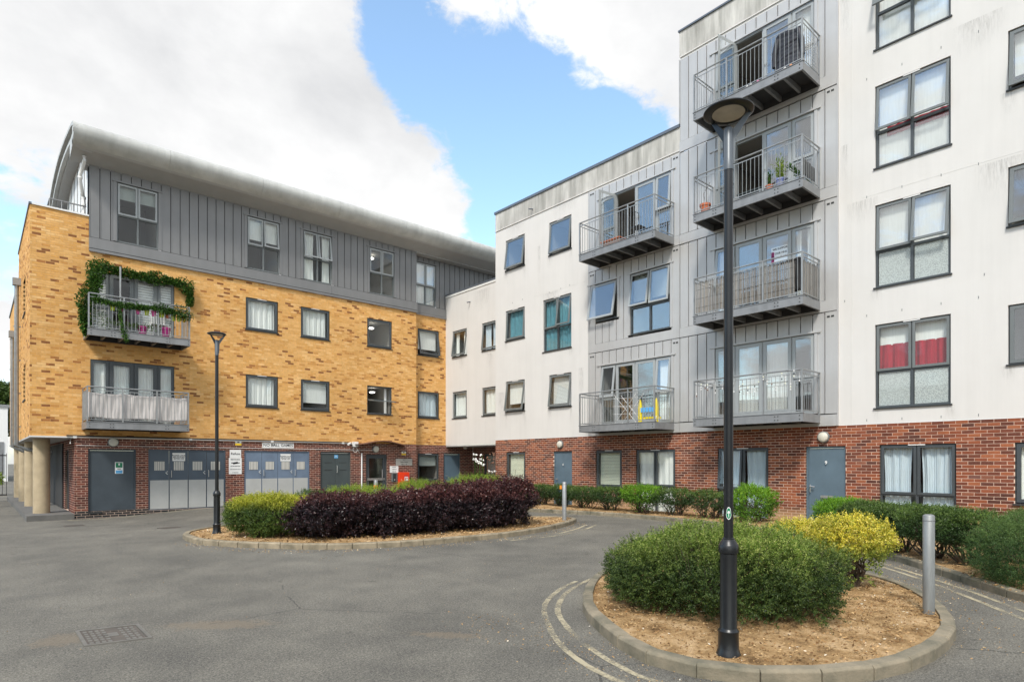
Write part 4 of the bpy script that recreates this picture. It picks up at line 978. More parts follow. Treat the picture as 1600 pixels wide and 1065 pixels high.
def refuse_bay(u0, u1, n, mat, letter, notice):
    fm = MB(LW).ring(u0, u1, .0, 2.07, .04, -.10, -.02, .02).build('refuse_doorway', mat, YBL); W = (u1 - u0 - .08) / n
    for i in range(n):
        a, b = u0 + .04 + i * W + .006, u0 + .04 + (i + 1) * W - .006
        MB(LW).box(a, b, -.085, -.04, .03, 2.03).build('door_leaf', mat, fm)
        MB(LW).box(a + .012, b - .012, -.04, -.034, .04, 1.02).build('kick_plate', 'kick_plate', fm)
        c0, c1 = (a + b) / 2 - .15, (a + b) / 2 + .15
        g = MB(LW); 
        for k in range(6): g.box(c0 + k * .053, c0 + k * .053 + .034, -.04, -.028, 1.36, 1.66)
        g.build('vent_grille', 'louvre_back', fm); MB(LW).box(c0 - .01, c1 + .02, -.0405, -.037, 1.35, 1.67).build('vent_back', 'mid_frame', fm)
        if i % 2 == 1: MB(LW).tube([(a + .06, -.04, 1.35), (a + .06, .0, 1.35), (a + .06, .0, 1.12), (a + .06, -.04, 1.12)], .010, 6).build('handle', 'steel', fm)
        if i % 2 == 0: MB(LW).tube([(b - .05, -.02, 1.32), (b - .11, .0, 1.28), (b - .05, -.01, 1.22)], .012, 6).build('handle', 'sign_white', fm)
    c = u0 + .04 + W * (1.5 if notice == 1 else 2.5)
    s = thing('sign', (c, 23.72, 1.7), 'white lock bin doors notice on the darker refuse doors at left' if notice == 1 else 'white lock bin doors notice on the bluish refuse doors under the ball games sign', 'sign')
    MB(LW).box(c - .20, c + .20, -.034, -.026, 1.68, 1.96).build('sign_board', 'sign_white', s)
    text_mesh('PLEASE LOCK\nBIN DOORS\nAFTER USE', .068, (c, 23.74 + .0255, 1.815), 'L', 'text_dark', s, bold=.0012)
refuse_bay(4.46, 6.93, 4, 'refuse_dark', 0, 1); refuse_bay(7.59, 10.09, 4, 'refuse_blue', 0, 2)
d = flat_door(YBL, LW, 10.55, 11.87, .0, 2.07, 'door_green', leafs=2)
MB(LW).tube([(11.27, -.06, 1.5), (11.27, .0, 1.5), (11.27, .0, 1.22), (11.27, -.06, 1.22)], .011, 6).build('handle', 'steel', d)
g = MB(LW)
for a in (10.75, 11.38):
    for z in (1.32, 1.62, .45): g.box(a, a + .32, -.063, -.055, z, z + .012)
g.build('door_ribs', 'joint', d)
s = thing('sign', (11.25, 23.74, 1.85), 'small blue fire door notice on the dark green double door', 'sign'); MB(LW).box(11.17, 11.33, -.064, -.058, 1.80, 1.94).build('sign_board', 'sign_blue', s); text_mesh('FIRE\nDOOR', .045, (11.25, 23.74 + .0575, 1.875), 'L', 'sign_white', s)
# entrance door
e = MB(LW).ring(12.58, 13.58, .0, 1.98, .07, -.13, -.05, .05).build('entrance_door', 'dark_frame', YBL)
MB(LW).ring(12.66, 13.50, .06, 1.90, .09, -.12, -.06, .2).build('door_leaf', 'dark_frame', e); MB(LW).box(12.74, 13.42, -.10, -.085, .25, 1.82).build('pane', 'glass_clear', e)
MB(LW).box(12.66, 13.50, -.058, -.045, .86, .96).build('push_bar', 'steel', e)
MB(LW).tube([(13.38, -.05, 1.32), (13.34, .02, 1.29), (13.34, .02, .98), (13.38, -.05, .95)], .018, 8).build('handle', 'steel', e); room(e, LW, 12.6, 13.56, .02, 1.96, .06)
d = flat_door(YBL, L2, 16.85, 17.83, .0, 2.07, 'door_blue'); MB(L2).box(17.25, 17.47, -.063, -.05, .66, .71).build('letter_plate', 'steel', d); MB(L2).tube([(16.98, -.05, 1.0), (16.98, .0, 1.0), (17.08, .0, 1.0)], .012, 6).build('handle', 'steel', d)

def wall_sign(label, fr, u0, u1, z0, z1, lines, size, mat='sign_white', tmat='text_dark', w=.012, cat='sign', bold=.0015, name='sign'):
    loc = fr((u0 + u1) / 2, 0, z0); s = thing(name, loc, label, cat); MB(fr).box(u0, u1, .001, w, z0, z1).build('sign_board', mat, s)
    n = len(lines)
    for i, (t, sc) in enumerate(lines):
        zz = z1 - (z1 - z0) * (i + .5) / n; p = fr((u0 + u1) / 2, w + .0015, zz); text_mesh(t, size * sc, p, fr.kind, tmat, s, bold=bold)
    return s
wall_sign('long white sign reading no ball games over the refuse doors', LW, 8.24, 9.45, 2.19, 2.385, [('NO BALL GAMES', 1)], .152, bold=.0015)
s = wall_sign('white refuse sign on the brick pier between the bin doors, upper plate', LW, 7.07, 7.47, 1.80, 2.10, [('Refuse', 1)], .12)
s = wall_sign('white recycling notice with black arrow, under the refuse plate', LW, 7.04, 7.49, 1.20, 1.795, [('RECYCLING', 1), ('', 1), ('only the items listed', .7), ('please keep doors closed', .6), ('no bulky items', .6)], .06)
MB(LW).box(7.12, 7.42, .012, .014, 1.60, 1.63).build('arrow_shaft', 'text_dark', s); m_ = MB(LW); m_.quad((7.20, .014, 1.56), (7.38, .014, 1.60), (7.34, .014, 1.66), (7.16, .014, 1.62)); m_.build('arrow_mark', 'text_dark', s, fix=False)
def cctv(u, z, lab, fr=LW):
    s = thing('sign', fr(u, 0, z), lab, 'sign'); MB(fr).box(u - .11, u + .11, .001, .01, z, z + .16).build('sign_board', 'sign_yellow', s); MB(fr).box(u - .11, u + .11, .010, .012, z + .08, z + .16).build('white_field', 'sign_white', s)
    MB(fr).box(u - .04, u + .04, .012, .014, z + .10, z + .14).build('symbol', 'text_dark', s)
cctv(7.37, 2.26, 'small yellow warning sign on the brick left of the ball games sign'); cctv(14.42, 1.98 - .02, 'small yellow warning sign on the brick above the entrance plaques')
s = wall_sign('silver name plaque on the brick right of the entrance door', LW, 14.02, 14.86, 1.50, 1.80, [('No 9', .8), ('Smart House', 1), ('Flats 1 - 36', .9)], .07, mat='sign_grey')
s = wall_sign('white notice above the intercom beside the entrance door', LW, 13.72, 14.14, 1.18, 1.48, [('NOTICE', 1), ('residents and', .8), ('visitors only', .8)], .05, w=.02)
s = thing('intercom', (13.9, 23.73, .75), 'bronze intercom panel on the brick by the entrance door', 'intercom'); MB(LW).box(13.80, 14.08, .001, .04, .78, 1.16).build('housing', 'mid_frame', s); MB(LW).box(13.86, 14.02, .04, .05, .80, 1.14).build('panel', 'sill', s); MB(LW).box(13.92, 13.96, .05, .055, .86, .89).build('button', 'sign_white', s)
s = thing('fire_box', (14.36, 23.70, .54), 'bright red fire cabinet on the brick right of the entrance', 'fire box'); MB(LW).box(14.12, 14.62, .001, .16, .54, 1.20).build('cabinet', 'red_box', s); MB(LW).box(14.36, 14.56, .16, .164, .64, 1.08).build('label_red', 'text_red', s); MB(LW).box(14.37, 14.55, .164, .167, .82, 1.0).build('label_white', 'sign_white', s)
MB(LW).box(14.40, 14.44, .167, .169, .84, .97).build('symbol', 'text_red', s); MB(LW).box(14.47, 14.52, .167, .169, .92, .97).build('symbol', 'text_red', s); MB(LW).box(14.19, 14.21, .16, .17, .86, .89).build('lock', 'sign_white', s)
# arched canopy over the entrance
def canopy():
    mb = MB(LW); P = []
    for k in range(25):
        t = k / 24; u = 12.0 + 2.45 * t; z = 2.36 + .17 * math.sin(math.pi * t) ** 1.6; P.append((u, z))
    for (a, za), (b, zb) in zip(P, P[1:]):
        for zz0, zz1, w0, w1 in ((0, .035, .001, .42),):
            n = len(mb.v)
            for (u, z) in ((a, za), (b, zb)):
                for w, dz in ((w0, 0), (w1, 0), (w1, .035), (w0, .035)): mb.v.append(LW(u, w, z + dz))
            mb.f += [(n, n + 1, n + 5, n + 4), (n + 1, n + 2, n + 6, n + 5), (n + 2, n + 3, n + 7, n + 6)]
    mb.build('canopy', 'wood', YBL)
canopy()
# services along the wall
s = thing('conduit', (2.45, 23.72, 2.40), 'long white conduit run under the yellow brickwork', 'conduit'); c = MB(LW); c.tube([(2.30, .04, 2.22), (2.30, .04, 2.41), (2.42, .04, 2.43), (11.7, .04, 2.43), (11.75, .04, 2.43)], .018, 8); c.build('pipe', 'conduit', s, smooth=True)
for u in (2.42, 5.75, 8.6, 11.5): MB(LW).box(u - .05, u + .05, .001, .075, 2.395, 2.465).build('junction', 'conduit', s)
MB(LW).tube([(2.2, .06, 2.475), (7.0, .05, 2.468), (11.8, .05, 2.46), (11.95, .06, 2.30)], .022, 6).build('cable', 'cable', s)
MB(LW).tube([(2.45, .02, 2.17), (6, .02, 2.165), (12.0, .02, 2.16), (13.1, .02, 2.15)], .009, 6).build('thin_cable', 'conduit', s)
s = thing('junction_box', (12.0, 23.70, 2.28), 'white junction box at the end of the conduit with a coil of cable', 'junction box'); MB(LW).box(11.92, 12.16, .001, .12, 2.29, 2.50).build('box', 'sign_white', s)
MB(LW).tube([(12.04 + .10 * math.cos(t), .05 + .01 * t / 6, 2.16 + .10 * math.sin(t)) for t in np.linspace(0, 13, 30)] + [(12.25, .04, 2.02)], .010, 5).build('coil', 'conduit', s)
s = thing('security_camera', (11.75, 23.62, 2.36), 'small white camera beside the junction box', 'camera'); MB(LW).tube([(11.78, .02, 2.46), (11.78, .10, 2.44)], .02, 8).build('bracket', 'sign_white', s); MB(LW).tube([(11.82, .08, 2.43), (11.66, .20, 2.38)], .045, 10).build('body', 'sign_white', s, smooth=True)
s = MB(LW).tube([(12.36, .03, .02), (12.36, .03, 2.02)], .03, 8).build('pipe', 'sign_white', None, smooth=True, base=(12.36, 23.71, 0)); settags(s, 'slim white vertical pipe on the brick left of the entrance door', 'pipe')

def bulkhead(fr, u, z, label, r=.145):
    s = thing('wall_light', fr(u, 0, z), label, 'wall light'); p0 = Vector(fr(u, 0, z)); nrm = Vector(fr(u, 1, z)) - p0
    def disc(nm, prof, mat):
        mb = MB(); n0 = 0
        for rr, w in prof:
            for k in range(24):
                t = 2 * math.pi * k / 24; mb.v.append(fr(u + rr * math.cos(t), w, z + rr * math.sin(t)))
        for i in range(len(prof) - 1):
            for k in range(24): mb.f.append((i * 24 + k, i * 24 + (k + 1) % 24, (i + 1) * 24 + (k + 1) % 24, (i + 1) * 24 + k))
        mb.f.append(tuple((len(prof) - 1) * 24 + k for k in range(24))); mb.build(nm, mat, s, smooth=True)
    disc('base', [(r + .012, .0), (r + .012, .045), (r - .005, .06)], 'mid_frame'); disc('diffuser', [(r - .006, .05), (r - .02, .09), (r * .55, .115), (r * .2, .12)], 'bulkhead')
bulkhead(LW, 3.45, 2.29, 'round bulkhead light over the dark steel door at left'); bulkhead(LW, 13.02, 2.20, 'round bulkhead light over the entrance door')
bulkhead(RW, 15.81, 2.29, 'round bulkhead light above the plain blue door behind the bollard', .135); bulkhead(RW, 6.50, 2.27, 'round bulkhead light above the blue door numbered nine', .135)
# platform with concrete columns under the overhang
pl = MB().box(1.22, 2.41, 23.70, 38, -.4, .0).build('platform', 'plinth_concrete', YBL)
for y in (24.9, 29.2, 33.0, 37.0):
    MB().lathe((1.66, y, 0), [(.225, 0), (.225, 2.40)], 28).build('column', 'column', YBL, smooth=True)

# ------------------------------------------------------------------ white block
WBL = thing('apartment_building', (16.27, 2.0, 0), 'white rendered block with a taller tower, grey panel strip and red brick ground floor', 'building')
UE = -3.0
ops_r = [(17.77, 18.91, 3.68, 4.90), (17.77, 18.91, 6.54, 7.76), (17.77, 18.91, 9.39, 10.61), (15.27, 16.41, 3.68, 4.90), (15.27, 16.41, 9.39, 10.61), (15.27, 16.73, 5.81, 7.77)]
big = [(3.80, 5.32, 2.93, 4.92), (3.80, 5.32, 5.81, 7.78), (3.80, 5.32, 8.67, 10.63), (3.80, 5.32, 11.51, 13.49)]
side = [(1.60, 2.80, z, z + 1.24) for z in (3.67, 6.55, 9.40, 12.24)]
ops_r += big + side
clad_ops = [(6.17, 14.39, 2.55, 11.08), (6.17, 10.71, 11.0, 13.92)]
wall_sheet('wall', 'render', WBL, RW, 10.71, 19.56, 2.55, 11.18, ops_r + [(10.0, 14.39, 2.0, 11.08)], w=0, reveal=.14)
wall_sheet('wall', 'render', WBL, RW, UE, 10.71, 2.55, 14.02, ops_r + [(6.17, 11, 2.0, 13.92)], w=0, reveal=.14)
MB(RW).box(10.72, 19.56, -.2, .012, 11.185, 11.88).build('parapet', 'render_stained', WBL); MB(RW).box(10.72, 19.60, -.25, .05, 11.88, 11.97).build('coping', 'coping', WBL)
MB(RW).box(UE, 10.74, -.2, .012, 14.025, 14.78).build('parapet', 'render_stained', WBL); MB(RW).box(UE, 10.77, -.25, .05, 14.78, 14.83).build('coping', 'coping', WBL)
MB(RW).box(10.70, 10.715, -3, -.001, 11.97, 14.78).build('wall_side', 'render', WBL)
MB().box(16.28, 17.0, 19.54, 19.555, 2.45, 11.9).build('wall_side', 'render', WBL)
# bodies behind the faces so that nothing is hollow from above
MB().box(18.9, 30, 10.7, 19.5, 2.6, 11.5).build('core', 'render', WBL); MB().box(18.9, 30, UE, 10.6, 2.6, 14.4).build('core', 'render', WBL)
# link part set back
ops_r2 = [(22.46, 23.56, 6.56, 7.78), (22.46, 23.56, 3.70, 4.93), (20.2, 21.33, 6.56, 7.78), (20.2, 21.33, 3.70, 4.93)]
wall_sheet('wall', 'render', WBL, R2, 19.3, 24.12, 2.44, 9.45, ops_r2, w=0, reveal=.12)
MB(R2).box(19.56, 24.16, -.3, .03, 9.45, 9.54).build('coping', 'sign_white', WBL); MB(R2).box(19.56, 24.16, -.3, .045, 9.54, 9.60).build('coping', 'coping', WBL)
MB().box(16.98, 19.5, 19.56, 24.1, 2.38, 2.435).build('soffit', 'soffit', WBL); MB().box(17.2, 24, 19.6, 24.05, 9.2, 9.4).build('link_roof', 'plinth_concrete', WBL)
for z0 in (6.56, 3.70):
    window(WBL, R2, 22.46, 23.56, z0, z0 + 1.22, 'single', 'dark_frame', 'mid_frame', ang=(.12 if z0 > 5 else 0, 0), content='curtain_half' if z0 > 5 else 'curtain', glass='glass_clear', inset=.05, vent=False, seed=40 + int(z0))
    window(WBL, R2, 20.2, 21.33, z0, z0 + 1.22, 'single', 'dark_frame', 'mid_frame', ang=(.10 if z0 > 5 else 0, 0), content='blue_half' if z0 > 5 else 'curtain', glass='glass_clear', inset=.05, vent=False, seed=50 + int(z0))
# undercroft wall below the link
RU = Frame('R', 18.6); ops_u = [(22.2, 23.2, .0, 2.05)]
wall_sheet('wall', 'mortar', WBL, RU, 17.0, 24.12, -.2, 2.40, ops_u, w=-.004); bricks(WBL, RU, 19.3, 24.12, -.05, 2.40, ops_u, 'shaded_brick', seed=12)
e = MB(RU).ring(22.2, 23.2, .0, 2.05, .09, -.12, -.04).build('side_door', 'dark_frame', WBL); MB(RU).box(22.28, 23.12, -.09, -.07, .1, 1.97).build('pane', 'glass_clear', e); room(e, RU, 22.2, 23.2, 0, 2.05, .05, depth=1.2, mat='curtain')
s = thing('ceiling_light', (17.45, 23.2, 2.30), 'small round light under the white overhang by the corner door', 'ceiling light'); MB().lathe((17.45, 23.2, 2.27), [(.10, .11), (.10, .03), (.06, 0), (.01, -.01)], 16).build('body', 'bulkhead', s, smooth=True)
# ground floor red brick
ops_rg = [(17.74, 18.87, .80, 2.05), (15.24, 16.18, .0, 2.05), (12.97, 14.11, .78, 2.05), (10.90, 12.39, .02, 2.04), (7.95, 9.46, .02, 2.04), (5.98, 6.95, .0, 2.04), (3.70, 5.22, .02, 2.05), (1.55, 2.69, .77, 2.04)]
wall_sheet('wall', 'mortar', WBL, RW, UE, 19.56, -.2, 2.55, ops_rg, w=-.004)
bricks(WBL, RW, UE, 19.56, -.15, 2.55, ops_rg, 'red_brick', loose=300, seed=14, vis=lambda r: r[0] > 2.45 and r[2] > .45 and r[0] < 12)
MB(RW).box(UE, 19.56, -.02, .004, 2.546, 2.556).build('render_stop', 'sign_white', WBL)
# panel strip
CT = 14.39
cl_doorsA = [(10.96, 13.90, 2.86, 4.97), (10.96, 13.90, 8.58, 10.70)]
cl_doorsT = [(6.64, 9.60, 2.86 + 2.86 * k, 4.97 + 2.86 * k) for k in range(4)]
cl_win = [(13.07, 14.40, 6.42, 7.84), (10.98, 12.68, 5.74, 7.86)]
ops_c = cl_doorsA + cl_doorsT + cl_win
zones = [(2.86, 5.43), (5.73, 8.27), (8.58, 11.07)]
for (a, b) in zones:
    panels(WBL, RW, 11.02, 14.10, a, b, ops_c, 'cladding'); plate(WBL, RW, 14.11, CT, a, b, 'cladding', .034, name='corner_panel'); plate(WBL, RW, 10.72, 11.01, a, b, 'cladding', .034, name='corner_panel')
for (a, b) in zones + [(11.41, 13.91)]:
    panels(WBL, RW, 6.46, 10.71, a, b, ops_c, 'cladding'); plate(WBL, RW, 6.17, 6.45, a, b, 'cladding', .034, name='corner_panel')
for z in (2.55, 5.44, 8.28):
    plate(WBL, RW, 6.17, 10.71, z, z + .285, 'cladding', .05); plate(WBL, RW, 10.72, CT, z, z + .285, 'cladding', .05)
plate(WBL, RW, 6.17, 10.71, 11.09, 11.40, 'cladding', .05)
vents = MB(RW)
for z in (5.28, 8.12, 10.95, 13.7):
    for u in (6.24, 6.34): vents.box(u, u + .07, .034, .038, z, z + .05)
    if z < 11:
        for u in (14.17, 14.27, 10.78, 10.88): vents.box(u, u + .07, .034, .038, z, z + .05)
vents.build('vent_slots', 'joint', WBL)
MB(RW).box(6.14, 6.168, .0, .045, 2.55, 13.92).build('corner_trim', 'cladding', WBL); MB(RW).box(14.392, 14.42, .0, .045, 2.55, 11.08).build('corner_trim', 'cladding', WBL); MB(RW).box(10.713, 10.74, .0, .045, 11.97, 13.92).build('corner_trim', 'cladding', WBL)

# windows of the white block
def w_(o, kind, **k): return window(WBL, RW, o[0], o[1], o[2], o[3], kind, 'dark_frame', k.pop('smat', 'mid_frame'), **k)
for i, (o, an, ct) in enumerate([(ops_r[0], .14, 'roller'), (ops_r[1], .06, 'curtain_teal'), (ops_r[2], .13, None), (ops_r[3], .12, 'blind_white'), (ops_r[4], .10, None)]): w_(o, 'single', ang=(an, 0), content=ct, seed=60 + i, inset=.05, glass='glass' if i in (2, 4) else 'glass_clear')
w_(ops_r[5], 'double', ang=(.13, .0), content='curtain_teal', seed=66, inset=.05, glass='glass_clear')
w = w_(big[0], 'double', ang=(0, 0), content=None, lowglass='glass_frost', seed=70, inset=.05, smat='mid_frame', glass='glass_clear')
MB(RW).box(3.86, 5.26, -.185, -.178, 4.42, 4.87).build('blind', 'curtain', w); pleats(RW, 3.86, 5.26, 3.80, 4.44, -.16, .018, 13, 5).build('curtain', 'curtain_red', w, smooth=True, fix=False)  # white strip stands in for cloud mirrored in the upper panes
w_(big[1], 'double', ang=(.17, .05), content='roller', lowglass='glass_frost', seed=71, inset=.05)  # white roller added behind the panes in place of bright cloud reflections
w = w_(big[2], 'double', ang=(.13, .10), content='roller', seed=72, inset=.05)  # roller here too stands in for sky mirrored by the panes
pleats(RW, 3.86, 5.1, 9.40, 9.62, -.135, .012, 13, 6).build('curtain', 'curtain_red', w, smooth=True, fix=False)
w_(big[3], 'double', ang=(.2, .30), content='roller', seed=73, inset=.05)  # roller added to whiten the panes as mirrored cloud would
for i, o in enumerate(side): w_(o, 'single', ang=(.12 if i in (1, 2) else 0, 0), content='roller' if i == 2 else None, seed=75 + i, inset=.05)
w_((13.14, 14.33, 6.50, 7.79), 'single', ang=(.20, 0), content=None, inset=.0, sill=False, vent=False, smat='light_frame', trim=True)
w_((11.06, 12.60, 5.81, 7.80), 'double', ang=(.10, .16), content='roller_half', inset=.0, sill=False, vent=False, smat='light_frame', trim=True, seed=81)
# ground floor windows
for i, (o, kd, ct) in enumerate([(ops_rg[0], 'single', 'blind'), (ops_rg[2], 'single', 'blind'), (ops_rg[3], 'double', 'curtain'), (ops_rg[4], 'double', 'blue_half'), (ops_rg[6], 'double', 'blue_half'), (ops_rg[7], 'single', 'curtain')]):
    w_(o, kd, ang=(0, .10 if i == 3 else 0), content=ct, seed=90 + i, inset=.05, smat='dark_frame', split=.42, glass='glass_clear', lowglass='glass_clear')
d = flat_door(WBL, RW, 15.24, 16.18, .0, 2.05, 'door_blue'); MB(RW).tube([(16.06, -.05, 1.02), (16.06, .0, 1.02), (15.95, .0, 1.02)], .012, 6).build('handle', 'steel', d); MB(RW).box(15.60, 15.80, -.063, -.05, .72, .77).build('letter_plate', 'steel', d)
text_mesh('8', .11, RW(15.7, -.0135, 1.55), 'R', 'sign_white', d, name='door_number')
d = flat_door(WBL, RW, 5.98, 6.95, .0, 2.04, 'door_blue'); MB(RW).tube([(6.84, -.05, 1.02), (6.84, .01, 1.02), (6.72, .01, 1.0)], .012, 6).build('handle', 'steel', d); MB(RW).box(6.825, 6.855, -.014, -.008, .86, 1.06).build('handle_plate', 'steel', d)
MB(RW).box(6.28, 6.58, -.014, -.004, .72, .79).build('letter_plate', 'steel', d); text_mesh('9', .12, RW(6.45, -.0135, 1.62), 'R', 'sign_white', d, name='door_number', bold=.003)
# balcony doorways
def ud(a, b): 
    W = b - a; return [a, a + .58, a + .58 + (W - 1.21) / 2, b - .63, b]
LF = 'light_frame'
french_doors(WBL, RW, ud(11.02, 13.84), 2.88, 4.94, LF, ('vertical', None, None, None), inset=.0, trim='cladding', side_ang=(.10, .14))
french_doors(WBL, RW, ud(11.02, 13.84), 8.60, 10.66, LF, (None, None, None, None), inset=.0, trim='cladding', side_ang=(.08, 0), open_door=2)
french_doors(WBL, RW, ud(6.72, 9.53), 2.88, 4.94, LF, (None, 'vertical', 'vertical', None), inset=.0, trim='cladding')
french_doors(WBL, RW, ud(6.72, 9.53), 5.74, 7.80, LF, ('curtain_half', None, None, 'roller'), inset=.0, trim='cladding', side_ang=(0, .12))
french_doors(WBL, RW, ud(6.72, 9.53), 8.60, 10.66, LF, (None, None, None, None), inset=.0, trim='cladding', open_door=2)
french_doors(WBL, RW, ud(6.72, 9.53), 11.46, 13.52, LF, ('roller', None, None, None), inset=.0, trim='cladding', open_door=2)

# render details: movement joints, weep vents, overflow spouts
mj = MB(RW); mj.box(5.83, 5.842, .0, .004, 2.56, 14.0); mj.box(UE, 5.6, .0, .003, 8.05, 8.058); mj.box(16.9, 16.91, .0, .003, 2.56, 11.18); mj.box(10.72, 19.56, .012, .03, 11.15, 11.18); mj.box(UE, 10.71, .012, .03, 13.99, 14.02); mj.box(14.45, 17.2, .0, .003, 8.02, 8.027); mj.box(14.9, 14.91, .0, .003, 2.56, 11.18)
mj.build('movement_joints', 'render', WBL)
for (u, z) in [(u, z) for z in (5.15, 8.02, 10.87, 2.62) for u in (2.2, 3.3, 3.98, 4.75, 5.5)] + [(6.0, 5.6), (2.3, 5.75), (3.2, 5.62), (18.5, 8.0), (17.9, 8.02), (16.4, 7.98), (15.8, 8.0), (15.35, 8.03)]:
    MB(RW).box(u - .006, u + .006, .0, .006, z, z + .055).build('weep_vent', 'mid_frame', WBL)
def stain_material():
    m = bpy.data.materials.new('stain'); m.use_nodes = True; nt = m.node_tree; N = nt.nodes; K = nt.links; b = N['Principled BSDF']; out = N['Material Output']
    b.inputs['Base Color'].default_value = (.13, .125, .11, 1); b.inputs['Roughness'].default_value = .95
    tc = N.new('ShaderNodeTexCoord'); sx = N.new('ShaderNodeSeparateXYZ'); K.new(tc.outputs['Generated'], sx.inputs[0]); g = N.new('ShaderNodeNewGeometry')
    mp = N.new('ShaderNodeMapping'); mp.inputs['Scale'].default_value = (14, 14, 1.6); K.new(g.outputs['Position'], mp.inputs[0])
    n = N.new('ShaderNodeTexNoise'); n.inputs['Scale'].default_value = 2.2; n.inputs['Detail'].default_value = 7; n.inputs['Roughness'].default_value = .7; K.new(mp.outputs[0], n.inputs['Vector'])
    def M2(op, a, b2):
        q = N.new('ShaderNodeMath'); q.operation = op; q.use_clamp = True
        for i, v in enumerate((a, b2)):
            if isinstance(v, float): q.inputs[i].default_value = v
            else: K.new(v, q.inputs[i])
        return q.outputs[0]
    y = sx.outputs['Y']; side = M2('MULTIPLY', M2('MULTIPLY', y, M2('SUBTRACT', 1.0, y)), 4.0)
    mr = N.new('ShaderNodeMapRange'); mr.inputs['From Min'].default_value = .42; mr.inputs['From Max'].default_value = .75; K.new(n.outputs['Fac'], mr.inputs['Value'])
    a = M2('MULTIPLY', M2('MULTIPLY', M2('POWER', sx.outputs['Z'], 1.6), side), mr.outputs[0]); a = M2('MULTIPLY', a, .42)
    t = N.new('ShaderNodeBsdfTransparent'); ms = N.new('ShaderNodeMixShader'); K.new(a, ms.inputs[0]); K.new(t.outputs[0], ms.inputs[1]); K.new(b.outputs[0], ms.inputs[2]); K.new(ms.outputs[0], out.inputs[0]); return m
M['stain'] = stain_material()
rs_ = random.Random(21)
for o in ops_r:
    for u in (o[0] + .02, o[1] - .02):
        if rs_.random() < .75:
            wd = rs_.uniform(.06, .16); h = rs_.uniform(.3, 1.0); MB(RW).quad((u - wd, .002, o[2] - .03 - h), (u + wd, .002, o[2] - .03 - h), (u + wd, .002, o[2] - .03), (u - wd, .002, o[2] - .03)).build('water_stain', 'stain', WBL, fix=False)
for (u, z, wd, h) in ((16.95, 9.9, .10, 2.0), (16.3, 8.0, .5, .9), (2.9, 8.0, .5, 1.1), (6.0, 13.2, .12, 1.4), (6.0, 9.5, .1, 1.1), (5.6, 8.0, .4, .7), (3.3, 11.2, .5, .9), (18.3, 11.15, .6, .7), (15.6, 11.15, .7, .6), (19.2, 4.5, .25, 1.6), (14.8, 5.0, .15, 1.8)):
    MB(RW).quad((u - wd, .002, z - h), (u + wd, .002, z - h), (u + wd, .002, z), (u - wd, .002, z)).build('water_stain', 'stain', WBL, fix=False)
for (u, z, wd, h) in ((21.3, 9.3, .6, 1.3), (22.9, 6.5, .2, .8), (20.8, 6.4, .2, .9)):
    MB(R2).quad((u - wd, .002, z - h), (u + wd, .002, z - h), (u + wd, .002, z), (u - wd, .002, z)).build('water_stain', 'stain', WBL, fix=False)
s = thing('overflow_pipe', RW(17.3, 0, 11.4), 'short dark overflow pipe sticking out of the stained parapet', 'pipe'); MB(RW).tube([(17.3, 0, 11.42), (17.3, .22, 11.36)], .022, 8).build('spout', 'coping', s)
s = thing('overflow_pipe', R2(22.2, 0, 8.9), 'short pipe stub on the white link wall between the blocks', 'pipe'); MB(R2).tube([(22.2, 0, 8.92), (22.2, .18, 8.86)], .025, 8).build('spout', 'coping', s)

